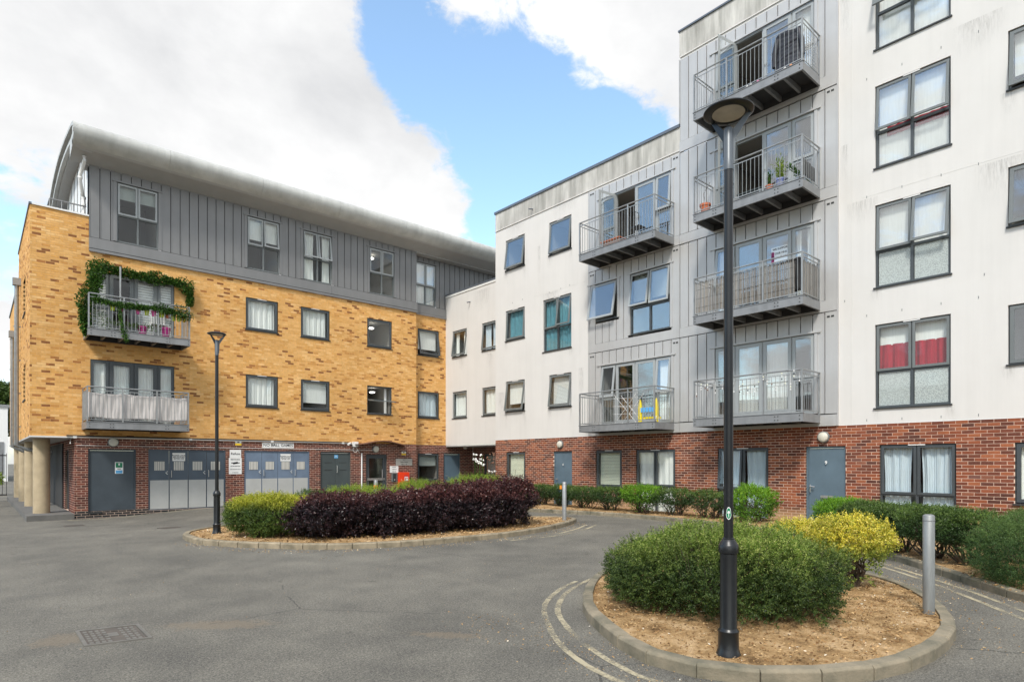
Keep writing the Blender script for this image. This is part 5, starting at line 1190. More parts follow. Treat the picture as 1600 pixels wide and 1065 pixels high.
# ------------------------------------------------------------------ balconies
def balcony(bld, fr, u0, u1, zb, depth=1.05, rail_h=1.28, mesh_side=False):
    """steel balcony: beams, joists, deck, posts, rails and balusters"""
    D = depth; zt = zb + .21; zr = zb + rail_h
    b = MB(fr); b.box(u0, u1, D - .05, D, zb, zt); b.box(u0 - .012, u1 + .012, D - .07, D + .015, zt + .001, zt + .018)
    bal = b.build('balcony', 'galv_beam', bld)
    MB(fr).box(u0, u0 + .05, .0, D - .051, zb, zt).build('side_beam', 'galv_beam', bal); MB(fr).box(u1 - .05, u1, .0, D - .051, zb, zt).build('side_beam', 'galv_beam', bal)
    MB(fr).box(u0 + .051, u1 - .051, .0, .06, zb, zt - .01).build('wall_beam', 'deck_under', bal)
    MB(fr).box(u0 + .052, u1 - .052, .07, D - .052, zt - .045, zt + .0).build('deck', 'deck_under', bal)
    n = 6
    for k in range(1, n):
        u = u0 + (u1 - u0) * k / n; MB(fr).box(u - .03, u + .03, .061, D - .051, zb + .03, zt - .05).build('joist', 'galv_beam', bal)
    bolts = MB(fr)
    for u in (u0 + .08, u0 + .62, u0 + .70, u1 - .70, u1 - .62, u1 - .06):
        for z in (zb + .06, zb + .15): bolts.box(u - .011, u + .011, D, D + .012, z - .011, z + .011)
    bolts.build('bolts', 'sill', bal)
    # posts
    pu = [u0 + .025, u0 + (u1 - u0) / 3, u0 + 2 * (u1 - u0) / 3, u1 - .025]
    for u in pu: MB(fr).box(u - .020, u + .020, D - .035, D + .005, zt + .019, zr - .012).build('post', 'galv', bal)
    for u in (u0 + .025, u1 - .025): MB(fr).box(u - .016, u + .016, .03, .062, zt, zr - .02).build('post', 'galv', bal)
    MB(fr).tube([(u0 + .02, .03, zr), (u0 + .02, D - .015, zr), (u1 - .02, D - .015, zr), (u1 - .02, .03, zr)], .021, 8).build('handrail', 'galv', bal, smooth=True)
    lo, hi = zt + .085, zr - .115
    for zz in (hi, lo - .022):
        for i in range(3): MB(fr).box(pu[i] + .021, pu[i + 1] - .021, D - .022, D - .010, zz, zz + .022).build('rail', 'galv', bal)
        for u in (u0 + .018, u1 - .030): MB(fr).box(u, u + .012, .063, D - .036, zz, zz + .022).build('rail', 'galv', bal)
    # balusters share one mesh
    c0 = Vector(fr(0, 0, 0)); mb = MB(fr); mb.tube([(0, 0, lo), (0, 0, hi)], .0075, 6); me = mb.mesh('baluster'); me.transform(Matrix.Translation(-c0)); me.materials.append(M['galv'])
    spots = []
    for i in range(3):
        m = 8
        for k in range(1, m + 1): spots.append((pu[i] + (pu[i + 1] - pu[i]) * k / (m + 1), D - .016))
    for u in (u0 + .024, u1 - .024):
        for k in range(1, 8): spots.append((u, .06 + (D - .09) * k / 8))
    for (u, w) in spots:
        o = link('baluster', me); o.location = fr(u, w, 0); parent_to(o, bal)
    return bal
zB = [2.63 + 2.86 * k for k in range(4)]
balcony(WBL, RW, 10.90, 13.94, zB[0]); balcony(WBL, RW, 10.90, 13.94, zB[2] - .02)
for k in range(4): balcony(WBL, RW, 6.57, 9.61, zB[k] + (.01 if k else 0))
BL1 = balcony(YBL, LW, 2.60, 5.46, 2.67, depth=1.08, rail_h=1.29); BL2 = balcony(YBL, LW, 2.64, 5.50, 5.54, depth=1.05, rail_h=1.29)

# ------------------------------------------------------------------ things on the balconies
def sheet(fr, pts_u, w_fn, z_fn0, z_fn1, rows=12):
    mb = MB(fr); g = []
    for j in range(rows + 1):
        t = j / rows; g.append([(u, w_fn(u, t), z_fn1(u) + (z_fn0(u) - z_fn1(u)) * t) for u in pts_u])
    for j in range(rows):
        for i in range(len(pts_u) - 1): mb.quad(g[j][i], g[j][i + 1], g[j + 1][i + 1], g[j + 1][i])
    return mb
def weld(o, thick=.006):
    import bmesh
    bm = bmesh.new(); bm.from_mesh(o.data); bmesh.ops.remove_doubles(bm, verts=bm.verts, dist=.0005); bm.to_mesh(o.data); bm.free()
    s = o.modifiers.new('thickness', 'SOLIDIFY'); s.thickness = thick
    o.data.polygons.foreach_set('use_smooth', [True] * len(o.data.polygons))
# pale cloth tied inside the lower left balcony
s = thing('privacy_screen', (4.0, 22.7, 2.95), 'pale grey cloth tied inside the railing of the lower balcony on the yellow block', 'screen')
us = list(np.linspace(2.66, 5.42, 90)); rf = random.Random(2); ph = [rf.uniform(0, 6) for _ in range(6)]
wf = lambda u, t: 1.015 + .016 * math.sin(u * 7 + ph[0] + 3 * t) + .012 * math.sin(u * 17 + ph[1] - 5 * t) + .008 * math.sin(u * 31 + ph[2] + 4 * t) - .03
o = sheet(LW, us, wf, lambda u: 2.99 + .02 * math.sin(u * 5), lambda u: 3.80 - .035 * abs(math.sin((u - 2.66) * 3.3)), 14).build('cloth', 'fabric_screen', s, fix=False); weld(o)
SLW = Frame('R', 2.66); o = sheet(SLW, list(np.linspace(22.74, 23.7, 30)), lambda u, t: -.02 + .012 * math.sin(u * 19 + 2 * t), lambda u: 2.98, lambda u: 3.80 - .02 * math.sin(u * 9), 10).build('cloth', 'fabric_screen', s, fix=False); weld(o)
# reed screen on the tower balcony
s = thing('reed_screen', (15.25, 8.0, 5.75), 'dry reed screen tied inside the railing of the second tower balcony', 'screen')
def reeds(fr, u0, u1, w, z0, z1, name='reeds', gap=None):
    mb = MB(fr); u = u0; rd = random.Random(4)
    while u < u1:
        if not (gap and gap[0] < u < gap[1]):
            r_ = rd.uniform(.004, .008); zt_ = z1 + rd.uniform(-.03, .03); dw = rd.uniform(-.006, .006); du = rd.uniform(-.008, .008)
            mb.tube([(u, w + dw, z0 + rd.uniform(-.02, .02)), (u + du, w + dw, (z0 + z1) / 2), (u + du * 1.5, w + dw, zt_)], r_, 4)
        u += .0125
    o = mb.build(name, 'reed', s, fix=False); o['kind'] = 'stuff'; return o
reeds(RW, 6.80, 9.55, 1.00, 5.78, 6.66); reeds(Frame('L', 6.60 + .0), 15.28, 16.2, -.03, 5.78, 6.62)
wr = MB(RW)
for z in (5.95, 6.2, 6.45): wr.tube([(6.8, 1.012, z), (9.55, 1.012, z)], .003, 4)
wr.build('tie_wire', 'cable', s)
s = thing('sack', (15.3, 6.72, 5.75), 'black sacking draped at the right corner of the reed screened balcony', 'sack'); o = sheet(RW, list(np.linspace(6.62, 6.86, 12)), lambda u, t: .985 + .02 * math.sin(u * 40 + 4 * t), lambda u: 5.85, lambda u: 6.70 - abs(u - 6.72) * .5, 8).build('cloth', 'black_cloth', s, fix=False); weld(o, .01)
o = sheet(RW, list(np.linspace(6.86, 7.35, 12)), lambda u, t: .985 + .01 * math.sin(u * 40 + 4 * t), lambda u: 6.60, lambda u: 6.68 - (u - 6.86) * .12, 3).build('cloth', 'black_cloth', s, fix=False); weld(o, .01)
# paper poster in the door of that balcony
s = thing('poster', (16.26, 7.6, 6.95), 'white poster with a pink edge and printed lines inside the reed screened balcony door', 'poster'); MB(RW).box(7.42, 7.86, .006, .010, 7.0, 7.42).build('paper', 'sign_white', s); MB(RW).box(7.78, 7.86, .010, .012, 7.0, 7.30).build('pink_edge', 'pink', s)
for i, (t, z) in enumerate((('WE SUPPORT', 7.36), ('OUR NHS', 7.24), ('THANK YOU', 7.13))): text_mesh(t, .075, RW(7.60, .0125, z), 'R', 'text_dark', s, bold=.001)
# padded coat drying behind the top railing
s = thing('coat', (15.25, 6.98, 11.6), 'dark quilted padded coat hung over the top tower balcony railing', 'coat')
def coat():
    mb = MB(RW); rows, cols = 30, 22; V = []
    for j in range(rows + 1):
        t = j / rows; z = 12.42 - 1.0 * t; wd = .30 + .10 * t + .03 * math.sin(t * 7)
        puff = .022 * abs(math.sin(t * math.pi * 9))
        for i in range(cols + 1):
            a = math.pi * 2 * i / cols; u = 6.98 + wd * math.cos(a) + .02 * math.sin(t * 11 + a); w = .90 + (.055 + puff) * math.sin(a) + .012 * math.sin(a * 5 + t * 20)
            mb.v.append(RW(u, w, z + .03 * math.sin(a * 2 + t * 6)))
    for j in range(rows):
        for i in range(cols): a = j * (cols + 1) + i; mb.f.append((a, a + 1, a + cols + 2, a + cols + 1))
    mb.f.append(tuple(range(cols))); return mb
o = coat().build('body', 'coat', s, smooth=True)
for sx in (-1, 1): MB(RW).tube([(6.98 + sx * .26, .93, 12.32), (6.98 + sx * .34, .95, 12.0), (6.98 + sx * .36, .94, 11.66)], [.075, .065, .05], 10).build('sleeve', 'coat', s, smooth=True)
# mesh and pegs on the top balcony's right side
s = thing('net', (15.6, 6.6, 11.5), 'square netting fixed inside the right side of the top tower railing', 'net'); n_ = MB(RW)
for k in range(9): n_.box(6.615, 6.620, .15 + k * .1, .156 + k * .1, 11.55, 12.3)
for k in range(9): n_.box(6.615, 6.620, .15, .97, 11.6 + k * .085, 11.606 + k * .085)
n_.build('mesh', 'sign_white', s)
s = thing('trinkets', (15.2, 8.2, 11.45), 'small coloured trinkets along the foot of the top tower railing', 'trinkets')
for i, (u, c) in enumerate(((6.9, 'orange'), (7.05, 'sign_white'), (7.75, 'pink'), (7.95, 'sign_white'), (8.05, 'sign_white'))): MB(RW).lathe((u, .97, 11.46), [(.02, 0), (.035, .02), (.03, .06), (.01, .07)], 8).build('trinket', c, s)
# pots
def pot(name, pos, r, h, mat, label, cat='plant pot', plant=None, group=None):
    s = thing(name, pos, label, cat, group)
    MB().lathe(pos, [(r * .68, 0), (r * .92, h * .8), (r * 1.02, h * .8), (r * 1.02, h), (r * .88, h), (r * .85, h * .86), (.01, h * .86)], 18).build('pot', mat, s, smooth=True)
    return s
def P_(fr, u, w, z): return fr(u, w, z)
zd = zB[2] + .225
p = pot('flower_pot', P_(RW, 9.38, .80, zd), .15, .30, 'terracotta', 'large orange plastic plant pot at the left end of the third tower balcony'); MB(RW).tube([(9.38, .8, zd + .25), (9.42, .82, zd + .6), (9.2, .85, zd + .85)], .008, 5).build('stick', 'bark', p)
POTS = [(p, (9.38, .8))]
pb = pot('flower_pot', P_(RW, 7.22, .86, zd), .13, .24, 'pot_blue', 'blue and white glazed pot with a leafy plant on the third tower balcony')
pc = pot('flower_pot', P_(RW, 7.50, .86, zd), .10, .17, 'terracotta', 'small terracotta pot beside the blue and white one on the third tower balcony')
s = thing('bench', P_(RW, 8.0, .5, zd), 'low dark green slatted garden bench on the third tower balcony', 'bench')
for k in range(4): MB(RW).box(7.75, 8.45, .45 + k * .09, .52 + k * .09, zd + .24, zd + .265).build('slat', 'sign_green' if 0 else 'door_green', s)
for u in (7.8, 8.4):
    for w in (.48, .76): MB(RW).box(u - .015, u + .015, w - .015, w + .015, zd, zd + .24).build('leg', 'galv', s)
s = thing('cloth', P_(RW, 6.62, .5, zd), 'dark cloth hung inside the right side of the third tower balcony', 'cloth'); o = sheet(Frame('L', 6.63), list(np.linspace(15.3, 16.05, 14)), lambda u, t: .01 * math.sin(u * 30), lambda u: 8.72, lambda u: 9.15 - (u - 15.3) * .12, 5).build('sheet', 'text_dark', s, fix=False); weld(o)
# items on the left upper white balcony
zd = zB[2] + .205
s = thing('folding_chair', P_(RW, 11.9, .55, zd), 'black metal bistro chair on the upper left white block balcony', 'chair')
MB(RW).tube([(11.72, .72, zd), (11.70, .72, zd + .45), (11.72, .76, zd + .80), (11.9, .78, zd + .92), (12.08, .76, zd + .80), (12.10, .72, zd + .45), (12.08, .72, zd)], .012, 6).build('back_frame', 'black_paint', s, smooth=True)
MB(RW).lathe((0, 0, 0), [(0, 0)], 3) if False else None
m_ = MB(RW); m_.box(11.72, 12.08, .38, .72, zd + .44, zd + .465); m_.build('seat', 'black_paint', s)
for u in (11.74, 12.06): MB(RW).tube([(u, .40, zd + .44), (u, .36, zd)], .011, 6).build('leg', 'black_paint', s)
for du in (-.07, 0, .07): MB(RW).tube([(11.9 + du, .74, zd + .48), (11.9 + du, .77, zd + .88)], .006, 5).build('back_rod', 'black_paint', s)
s = thing('doormat', P_(RW, 12.7, .6, zd), 'reddish brown storage box on the floor of the upper left white block balcony', 'box'); MB(RW).box(12.35, 13.1, .45, .9, zd + .0, zd + .20).build('box', 'wood', s); MB(RW).box(12.33, 13.12, .43, .92, zd + .2, zd + .23).build('lid', 'terracotta', s); s.name = 'storage_box'
# lower left white balcony: toy, airer, wheel
zd = zB[0] + .215
s = thing('toy_slide', P_(RW, 11.2, .7, zd), 'yellow and blue plastic toddler toy on the lower left white block balcony', 'toy')
for (u, w) in ((11.62, .80), (11.02, .80), (11.32, .42)):
    MB(RW).tube([(u, w, zd), (u, w, zd + .45), (u, w, zd + .62), (u, w, zd + .72)], [.062, .060, .045, .018], 12).build('post', 'yellow_plastic', s, smooth=True)
MB(RW).box(11.05, 11.6, .74, .84, zd + .32, zd + .46).build('panel', 'blue_plastic', s); MB(RW).box(11.1, 11.56, .45, .74, zd + .12, zd + .18).build('seat', 'yellow_plastic', s)
s = thing('clothes_airer', P_(RW, 12.3, .6, zd), 'thin folding clothes airer behind the lower left white block railing', 'clothes airer'); a_ = MB(RW)
for w in (.45, .8):
    a_.tube([(11.75, w, zd), (12.65, w, zd + .95)], .008, 5); a_.tube([(12.65, w, zd), (11.75, w, zd + .95)], .008, 5)
for k in range(6): a_.tube([(11.75 + k * .18, .45, zd + .48 + .02 * k), (11.75 + k * .18, .8, zd + .48 + .02 * k)], .005, 5)
for z in (.3, .55, .8): a_.tube([(11.7, .8, zd + z), (12.7, .8, zd + z + .03)], .006, 5)
a_.build('frame', 'sign_white', s)
s = thing('wheel', P_(RW, 11.0, .3, zd), 'small wheel of a folded scooter at the right corner of the lower left balcony', 'scooter'); MB(RW).tube([(10.99, .80 + .085 * math.cos(t), zd + .1 + .085 * math.sin(t)) for t in np.linspace(0, 6.283, 20)], .014, 6, caps=False).build('tyre', 'sign_white', s, smooth=True); MB(RW).tube([(10.99, .80, zd + .1), (11.0, .72, zd + .85)], .014, 6).build('stem', 'galv', s)
# ornaments along the lowest tower railing
s = thing('shell_garland', (15.2, 8.0, 3.7), 'strings of shells and small ornaments tied along the lowest tower balcony railing', 'garland'); rg = random.Random(9)
for k in range(26):
    u = 6.65 + k * .113 + rg.uniform(-.03, .03); L_ = rg.uniform(.08, .42); zt = 3.83
    MB(RW).tube([(u, 1.06, zt), (u, 1.06, zt - L_)], .003, 4).build('string', 'sign_white', s)
    for q in range(rg.randint(1, 3)): MB(RW).lathe((u, 1.06, zt - L_ + q * .07 - .02), [(.006, 0), (.018, .012), (.016, .03), (.004, .04)], 6).build('shell', rg.choice(['sign_white', 'sign_white', 'wood', 'blind', 'orange' if k == 17 else 'cable']), s)
# coloured pots on the planted balcony
hp = [('lime', 3.30, 'pale lime'), ('magenta', 3.52, 'first pink'), ('pink', 4.00, 'mid pink'), ('lime', 4.24, 'second lime'), ('pink', 4.44, 'third pink'), ('lime', 4.66, 'large lime'), ('terracotta', 4.84, 'brown'), ('lime', 5.02, 'lime'), ('lime', 5.18, 'yellow green'), ('sign_yellow', 5.32, 'yellow')]
lab = ['pale lime bucket hanging at the left end of the planted balcony railing', 'magenta bucket hanging beside the white pole of the planted balcony', 'pink bucket hanging just left of the first middle railing post', 'small lime bucket hanging right of the first middle railing post', 'pale pink bucket hanging between two lime ones on the planted balcony', 'biggest lime bucket hanging near the middle of the planted balcony', 'reddish brown bucket hanging left of the second railing post', 'lime bucket hanging right of the second railing post of the planted balcony', 'lime bucket under the bushy trailing leaves of the planted balcony', 'yellow bucket hanging at the right end of the planted balcony railing']
for (mt, u, _), lb in zip(hp, lab):
    r0 = .075 if 'biggest' not in lb else .10
    p = pot('hanging_pot', P_(LW, u, .93, 6.40 if u < 5 else 6.34), r0, .17, mt, lb, 'hanging pot', group='coloured buckets hanging on the planted balcony'); MB(LW).tube([(u, .93, 6.56), (u, .99, 6.70), (u, 1.03, 6.69)], .006, 5).build('hook', 'galv', p)
pot('flower_pot', P_(LW, 4.16, .72, 5.76), .15, .30, 'magenta', 'magenta pot on the floor of the planted balcony by the first middle post'); pot('flower_pot', P_(LW, 4.82, .80, 5.76), .14, .34, 'magenta', 'tall magenta pot on the floor of the planted balcony near the second middle post')
s = thing('garden_chair', P_(LW, 4.6, .5, 5.76), 'white metal garden chair in the middle of the planted balcony', 'chair'); c_ = MB(LW)
for k in range(6): c_.tube([(4.48 + k * .07, .42, 6.2), (4.48 + k * .07, .36, 6.55)], .008, 5)
c_.build('back_rods', 'sign_white', s); MB(LW).box(4.42, 4.9, .36, .8, 6.17, 6.2).build('seat', 'sign_white', s); MB(LW).tube([(4.44, .36, 6.2), (4.46, .34, 6.56), (4.66, .34, 6.62), (4.86, .34, 6.56), (4.88, .36, 6.2)], .013, 6).build('back_frame', 'sign_white', s)
for u in (4.46, 4.86):
    for w in (.4, .76): MB(LW).tube([(u, w, 5.76), (u, w, 6.17)], .012, 6).build('leg', 'sign_white', s)
s = MB(LW).tube([(3.50, 1.0, 5.76), (3.50, 1.0, 7.80)], .028, 10).build('pole', 'galv', None, smooth=True, base=LW(3.50, 1.0, 5.76)); settags(s, 'tall pale pole standing inside the planted balcony railing', 'pole')

# ------------------------------------------------------------------ street lamps
def lamp_post(pos, label, sticker=False):
    t = thing('street_lamp', pos, label, 'street lamp', 'black street lamps in the yard'); x, y, z = pos
    MB().lathe(pos, [(.098, -.06), (.096, .0), (.088, .015), (.086, .03), (.080, .04), (.079, .165), (.082, .175), (.082, .185), (.070, .200), (.066, .21), (.0655, .80), (.075, .805), (.077, .82), (.077, .865), (.072, .872), (.062, .89), (.052, .905), (.046, .912)], 32).build('base', 'black_paint', t, smooth=True)
    MB().lathe(pos, [(.046, .908), (.046, .920), (.037, .925), (.0345, 3.85)], 24).build('shaft', 'black_paint', t, smooth=True)
    MB().lathe(pos, [(.0375, 3.85), (.0375, 3.94), (.0358, 3.945), (.0358, 4.17), (.030, 4.185)], 24).build('sleeve', 'sleeve_grey', t, smooth=True)
    hz = 4.31
    hd = MB().lathe((x, y, z + hz), [(.140, -.008), (.145, -.014), (.180, -.010), (.193, .0), (.193, .006), (.17, .022), (.11, .036), (.04, .042)], 40).build('lamp_head', 'black_paint', t, smooth=True)
    MB().lathe((x, y, z + hz), [(.139, -.005), (.11, -.011), (.05, -.014), (.005, -.014)], 36).build('lens', 'lamp_lens', hd, smooth=True)
    # two blade arms from the sleeve to the rim, and a broad fin on one side
    vx, vy = Vector((x, y)).normalized()                      # arms spread left and right as set up in the yard
    lx, ly = -vy, vx
    def blade(side, fwd):
        a = Vector((lx * side + vx * fwd, ly * side + vy * fwd, 0)).normalized(); mb = MB(); tk = .006; b = Vector((-a.y, a.x, 0)) * tk
        prof = [(.034, 3.90), (.046, 3.90), (.054, 4.10), (.172, 4.296), (.172, 4.31), (.135, 4.295), (.034, 4.175)]
        n = len(prof)
        for s_ in (-1, 1):
            for r_, zz in prof: p = Vector((x, y, z + zz)) + a * r_ + b * s_; mb.v.append(tuple(p))
        mb.f.append(tuple(range(n))); mb.f.append(tuple(range(n, 2 * n))[::-1])
        for k in range(n): mb.f.append((k, (k + 1) % n, n + (k + 1) % n, n + k))
        mb.build('bracket', 'black_paint' if side > 0 else 'sleeve_grey', t)
    blade(-1, .15); blade(1, .9)
    if sticker:
        fw = Vector((-x, -y, 0)).normalized(); a0 = math.atan2(fw.y, fw.x) + .05
        for nm, mt, r0, hw, hh in (('sticker', 'sign_white', .0372, .58, .050), ('sticker_field', 'sign_green', .0377, .50, .043)):
            mb = MB(); n = 9; rows = 10; g = []
            for j in range(rows + 1):
                tt = -1 + 2 * j / rows; ww = hw * math.sqrt(max(.02, 1 - tt * tt)) * (1 if tt < 0 else .85); g.append([(x + r0 * math.cos(a0 + ww * (-1 + 2 * i / n)), y + r0 * math.sin(a0 + ww * (-1 + 2 * i / n)), z + 1.12 + hh * tt) for i in range(n + 1)])
            for j in range(rows):
                for i in range(n): mb.quad(g[j][i], g[j][i + 1], g[j + 1][i + 1], g[j + 1][i])
            mb.build(nm, mt, t, fix=False)
        m2 = MB(); c = Vector((x, y, z + 1.12)) + Vector((math.cos(a0), math.sin(a0), 0)) * .0383; sd = Vector((-math.sin(a0), math.cos(a0), 0))
        for (s0, z0_, s1, z1_) in ((-.002, -.03, .002, .012), (-.010, .0, .010, .008), (-.007, .008, .007, .018)):
            n = len(m2.v); m2.v += [tuple(c + sd * s0 + Vector((0, 0, z0_))), tuple(c + sd * s1 + Vector((0, 0, z0_))), tuple(c + sd * s1 + Vector((0, 0, z1_))), tuple(c + sd * s0 + Vector((0, 0, z1_)))]; m2.f.append((n, n + 1, n + 2, n + 3))
        m2.build('sticker_emblem', 'sign_white', t, fix=False)
    return t
lamp_post((4.53, 2.54, .10), 'tall black street lamp in front of the big green bush on the near island', sticker=True)
lamp_post((3.98, 14.25, .10), 'black street lamp at the left end of the far island, before the yellow block')

def bollard(pos, h, r, label, mat='galv', band=None):
    t = thing('bollard', pos, label, 'bollard')
    MB().lathe(pos, [(r, -.05), (r, h - .012), (r - .006, h - .004), (r * .6, h + .004), (.004, h + .006)], 28).build('post', mat, t, smooth=True)
    MB().lathe(pos, [(r + .0015, h - .065), (r + .0015, h - .055), (r - .004, h - .055)], 28).build('cap_joint', 'galv_beam', t, smooth=True)
    if band: MB().lathe(pos, [(r + .003, h - .36), (r + .003, h - .20)], 24).build('reflective_band', band, t, smooth=True)
    return t
bollard((7.33, 1.90, .09), 1.0, .053, 'galvanised steel bollard on the bare soil of the near island', mat='galv_post')
b2 = bollard((11.79, 11.32, .09), 1.02, .058, 'galvanised steel bollard at the right tip of the far island')
MB().box(11.715, 11.735, 11.36, 11.42, .92, 1.02).build('orange_tag', 'orange', b2)
bollard((12.25, 22.3, .0), .92, .085, 'steel bollard with an orange band before the entrance door', band='orange')

# ------------------------------------------------------------------ ironwork in the road
def cover(c, u, v, lu, lv, label):
    """inspection cover: frame and ribbed lid"""
    t = thing('manhole_cover', (c[0], c[1], gz(*c) + .0), label, 'manhole cover'); u = Vector(u).normalized(); v = Vector(v).normalized(); z0 = gz(*c)
    def F3(a, w, z): p = Vector((c[0], c[1], 0)) + u.to_3d() * a + v.to_3d() * w; return (p.x, p.y, z)
    F3.kind = 'W'
    mb = MB(F3); mb.ring.__func__
    m0 = MB(F3)
    m0.box(-lu, lu, -lv, -lv + .03, z0 - .03, z0 + .012); m0.box(-lu, lu, lv - .03, lv, z0 - .03, z0 + .012); m0.box(-lu, -lu + .03, -lv + .03, lv - .03, z0 - .03, z0 + .012); m0.box(lu - .03, lu, -lv + .03, lv - .03, z0 - .03, z0 + .012)
    m0.build('frame', 'cover_metal', t)
    MB(F3).box(-lu + .033, lu - .033, -lv + .033, lv - .033, z0 - .03, z0 + .004).build('lid', 'cover_dark', t)
    n = 9
    for i in range(n):
        a = -lu + .05 + (2 * lu - .1) * i / n; b = a + (2 * lu - .1) / n * .62
        if abs((a + b) / 2) < .05: continue
        for k in range(6):
            q = -lv + .05 + (2 * lv - .1) * k / 6; MB(F3).box(a, b, q, q + (2 * lv - .1) / 6 * .66, z0 + .004, z0 + .010).build('rib', 'cover_metal', t)
    MB(F3).box(-.04, .04, -.07, .07, z0 + .004, z0 + .010).build('rib', 'cover_metal', t)
    return t
M['cover_metal'] = material('cover_metal', (.19, .18, .16), .55, metal=.35, var=.15, vscale=8); M['cover_dark'] = material('cover_dark', (.10, .085, .07), .8, var=.2, vscale=8)
cover((.99, 6.815), (.52, -.10), (0, 1), .26, .32, 'rectangular grey iron inspection cover in the asphalt at lower left')
def grate(c, ang, label):
    t = thing('drain_grate', (c[0], c[1], gz(*c)), label, 'drain grate'); u = Vector((math.cos(ang), math.sin(ang))); v = Vector((-u.y, u.x)); z0 = gz(*c)
    def F3(a, w, z): return (c[0] + u.x * a + v.x * w, c[1] + u.y * a + v.y * w, z)
    F3.kind = 'W'
    MB(F3).box(-.24, .24, -.20, .20, z0 - .04, z0 + .003).build('pit', 'text_dark', t)
    MB(F3).ring if 0 else None
    f_ = MB(F3); f_.box(-.24, .24, -.20, -.17, z0, z0 + .010); f_.box(-.24, .24, .17, .20, z0, z0 + .010); f_.box(-.24, -.21, -.17, .17, z0, z0 + .010); f_.box(.21, .24, -.17, .17, z0, z0 + .010); f_.build('frame', 'cover_dark', t)
    for k in range(8): MB(F3).box(-.19 + k * .05, -.165 + k * .05, -.17, .17, z0 + .002, z0 + .008).build('bar', 'cover_dark', t)
grate((2.15, 21.2), 0, 'dark drain grate in the road before the concrete platform'); grate((3.75, 17.4), 0.1, 'dark drain grate in the road before the refuse doors')
grate((8.9, 6.9), .8, 'worn dark drain cover in the road between the two islands') if False else None

# ------------------------------------------------------------------ gate and things beyond at the far left
t = thing('metal_gate', (-.2, 36.6, 0), 'black vertical bar gate between the dark post and the yellow block', 'gate')
MB().box(-2.2, 1.15, 36.60, 36.64, .12, .17).build('bottom_rail', 'black_paint', t); MB().box(-2.2, 1.15, 36.60, 36.64, 1.93, 1.98).build('top_rail', 'black_paint', t)
for k in range(23): MB().box(-2.15 + k * .15, -2.13 + k * .15, 36.61, 36.63, .1, 2.05).build('bar', 'black_paint', t)
o = MB().box(.02, .20, 32.0, 32.2, -.1, 2.2).build('gate_post', 'door_green', None, base=(.1, 32.1, 0)); settags(o, 'thick dark post at the left edge of the yard beside the gate', 'post')
wb = thing('warehouse', (-6, 78, 0), 'plain white warehouse beyond the gate at the far left', 'building'); MB().box(-22, 2.5, 76, 90, -.2, 6.9).build('wall', 'sign_white', wb); MB().box(-22.2, 2.7, 75.9, 90.1, 6.9, 7.15).build('roof', 'galv', wb)
for k in range(4): MB().box(-5 + k * 1.9, -3.5 + k * 1.9, 75.93, 75.99, .5, 3.6).build('window', 'galv_beam', wb)
# the low block opposite, seen mirrored in the panes
ob = thing('apartment_building', (-26, 8, 0), 'low brick block opposite, seen only mirrored in the windows', 'building'); MB().box(-34, -26, -8, 34, -.1, 7.6).build('wall', 'shaded_brick', ob); MB().box(-34.3, -25.8, -8.2, 34.2, 7.6, 7.9).build('roof', 'coping', ob)
for k in range(9):
    for z in (1.0, 4.4): MB().box(-26.05, -25.99, -6 + k * 4.4, -4.3 + k * 4.4, z, z + 1.6).build('window', 'galv_beam', ob)
ob2 = thing('apartment_building', (14, -30, 0), 'low rendered block behind the viewer, seen only mirrored in the panes', 'building'); MB().box(-10, 30, -38, -30, -.1, 6.6).build('wall', 'render', ob2); MB().box(-10.2, 30.2, -38.2, -29.8, 6.6, 6.85).build('roof', 'coping', ob2)
for k in range(9):
    for z in (1.0, 4.0): MB().box(-8 + k * 4.2, -6.3 + k * 4.2, -30.0, -29.95, z, z + 1.5).build('window', 'mid_frame', ob2)
# lit lamps on the stair landings
for u, z, lab in ((13.3, 7.62, 'round lit ceiling lamp seen through the upper stair window'), (13.35, 4.78, 'round lit ceiling lamp seen behind the open pivot window'), (13.3, 10.72, 'round lit ceiling lamp behind the fourth grey framed top window')):
    s = thing('ceiling_lamp', LW(u, -.9, z), lab, 'ceiling lamp'); MB().lathe(LW(u, -.9, z - .06), [(.12, .05), (.12, .02), (.08, 0), (.01, -.005)], 16).build('diffuser', 'lit', s, smooth=True)

# ------------------------------------------------------------------ planting
def unit(v): return v / np.maximum(1e-9, np.linalg.norm(v, axis=1, keepdims=True))
def leaves_mesh(name, P, D, S, W, mat, parent, seed=0, fold=.35):
    """P leaf bases, D leaf directions, S lengths, W widths: folded pointed leaves, all real faces"""
    g = np.random.default_rng(seed); n = len(P); D = unit(D); R = unit(g.normal(size=(n, 3))); A = unit(np.cross(D, R)); B = np.cross(D, A)
    S = S[:, None]; W = W[:, None]
    tip = P + D * S; mid = P + D * S * .45
    l = mid + A * W * .5 + B * W * fold; r = mid - A * W * .5 + B * W * fold
    V = np.stack([P, l, tip, r], 1).reshape(-1, 3); i = np.arange(n) * 4
    F = np.stack([np.stack([i, i + 1, i + 2], 1), np.stack([i, i + 2, i + 3], 1)], 1).reshape(-1, 3)
    return link(name, mesh_np(name, V, F), mat, parent)

def vnoise(P, sc, seed):
    """cheap smooth lumps"""
    g = np.random.default_rng(seed); out = np.zeros(len(P))
    for k in range(7):
        d = g.normal(size=3); d /= np.linalg.norm(d); out += np.sin(P @ d * sc * g.uniform(.6, 1.9) + g.uniform(0, 6.3)) / 7
    return out * 1.6

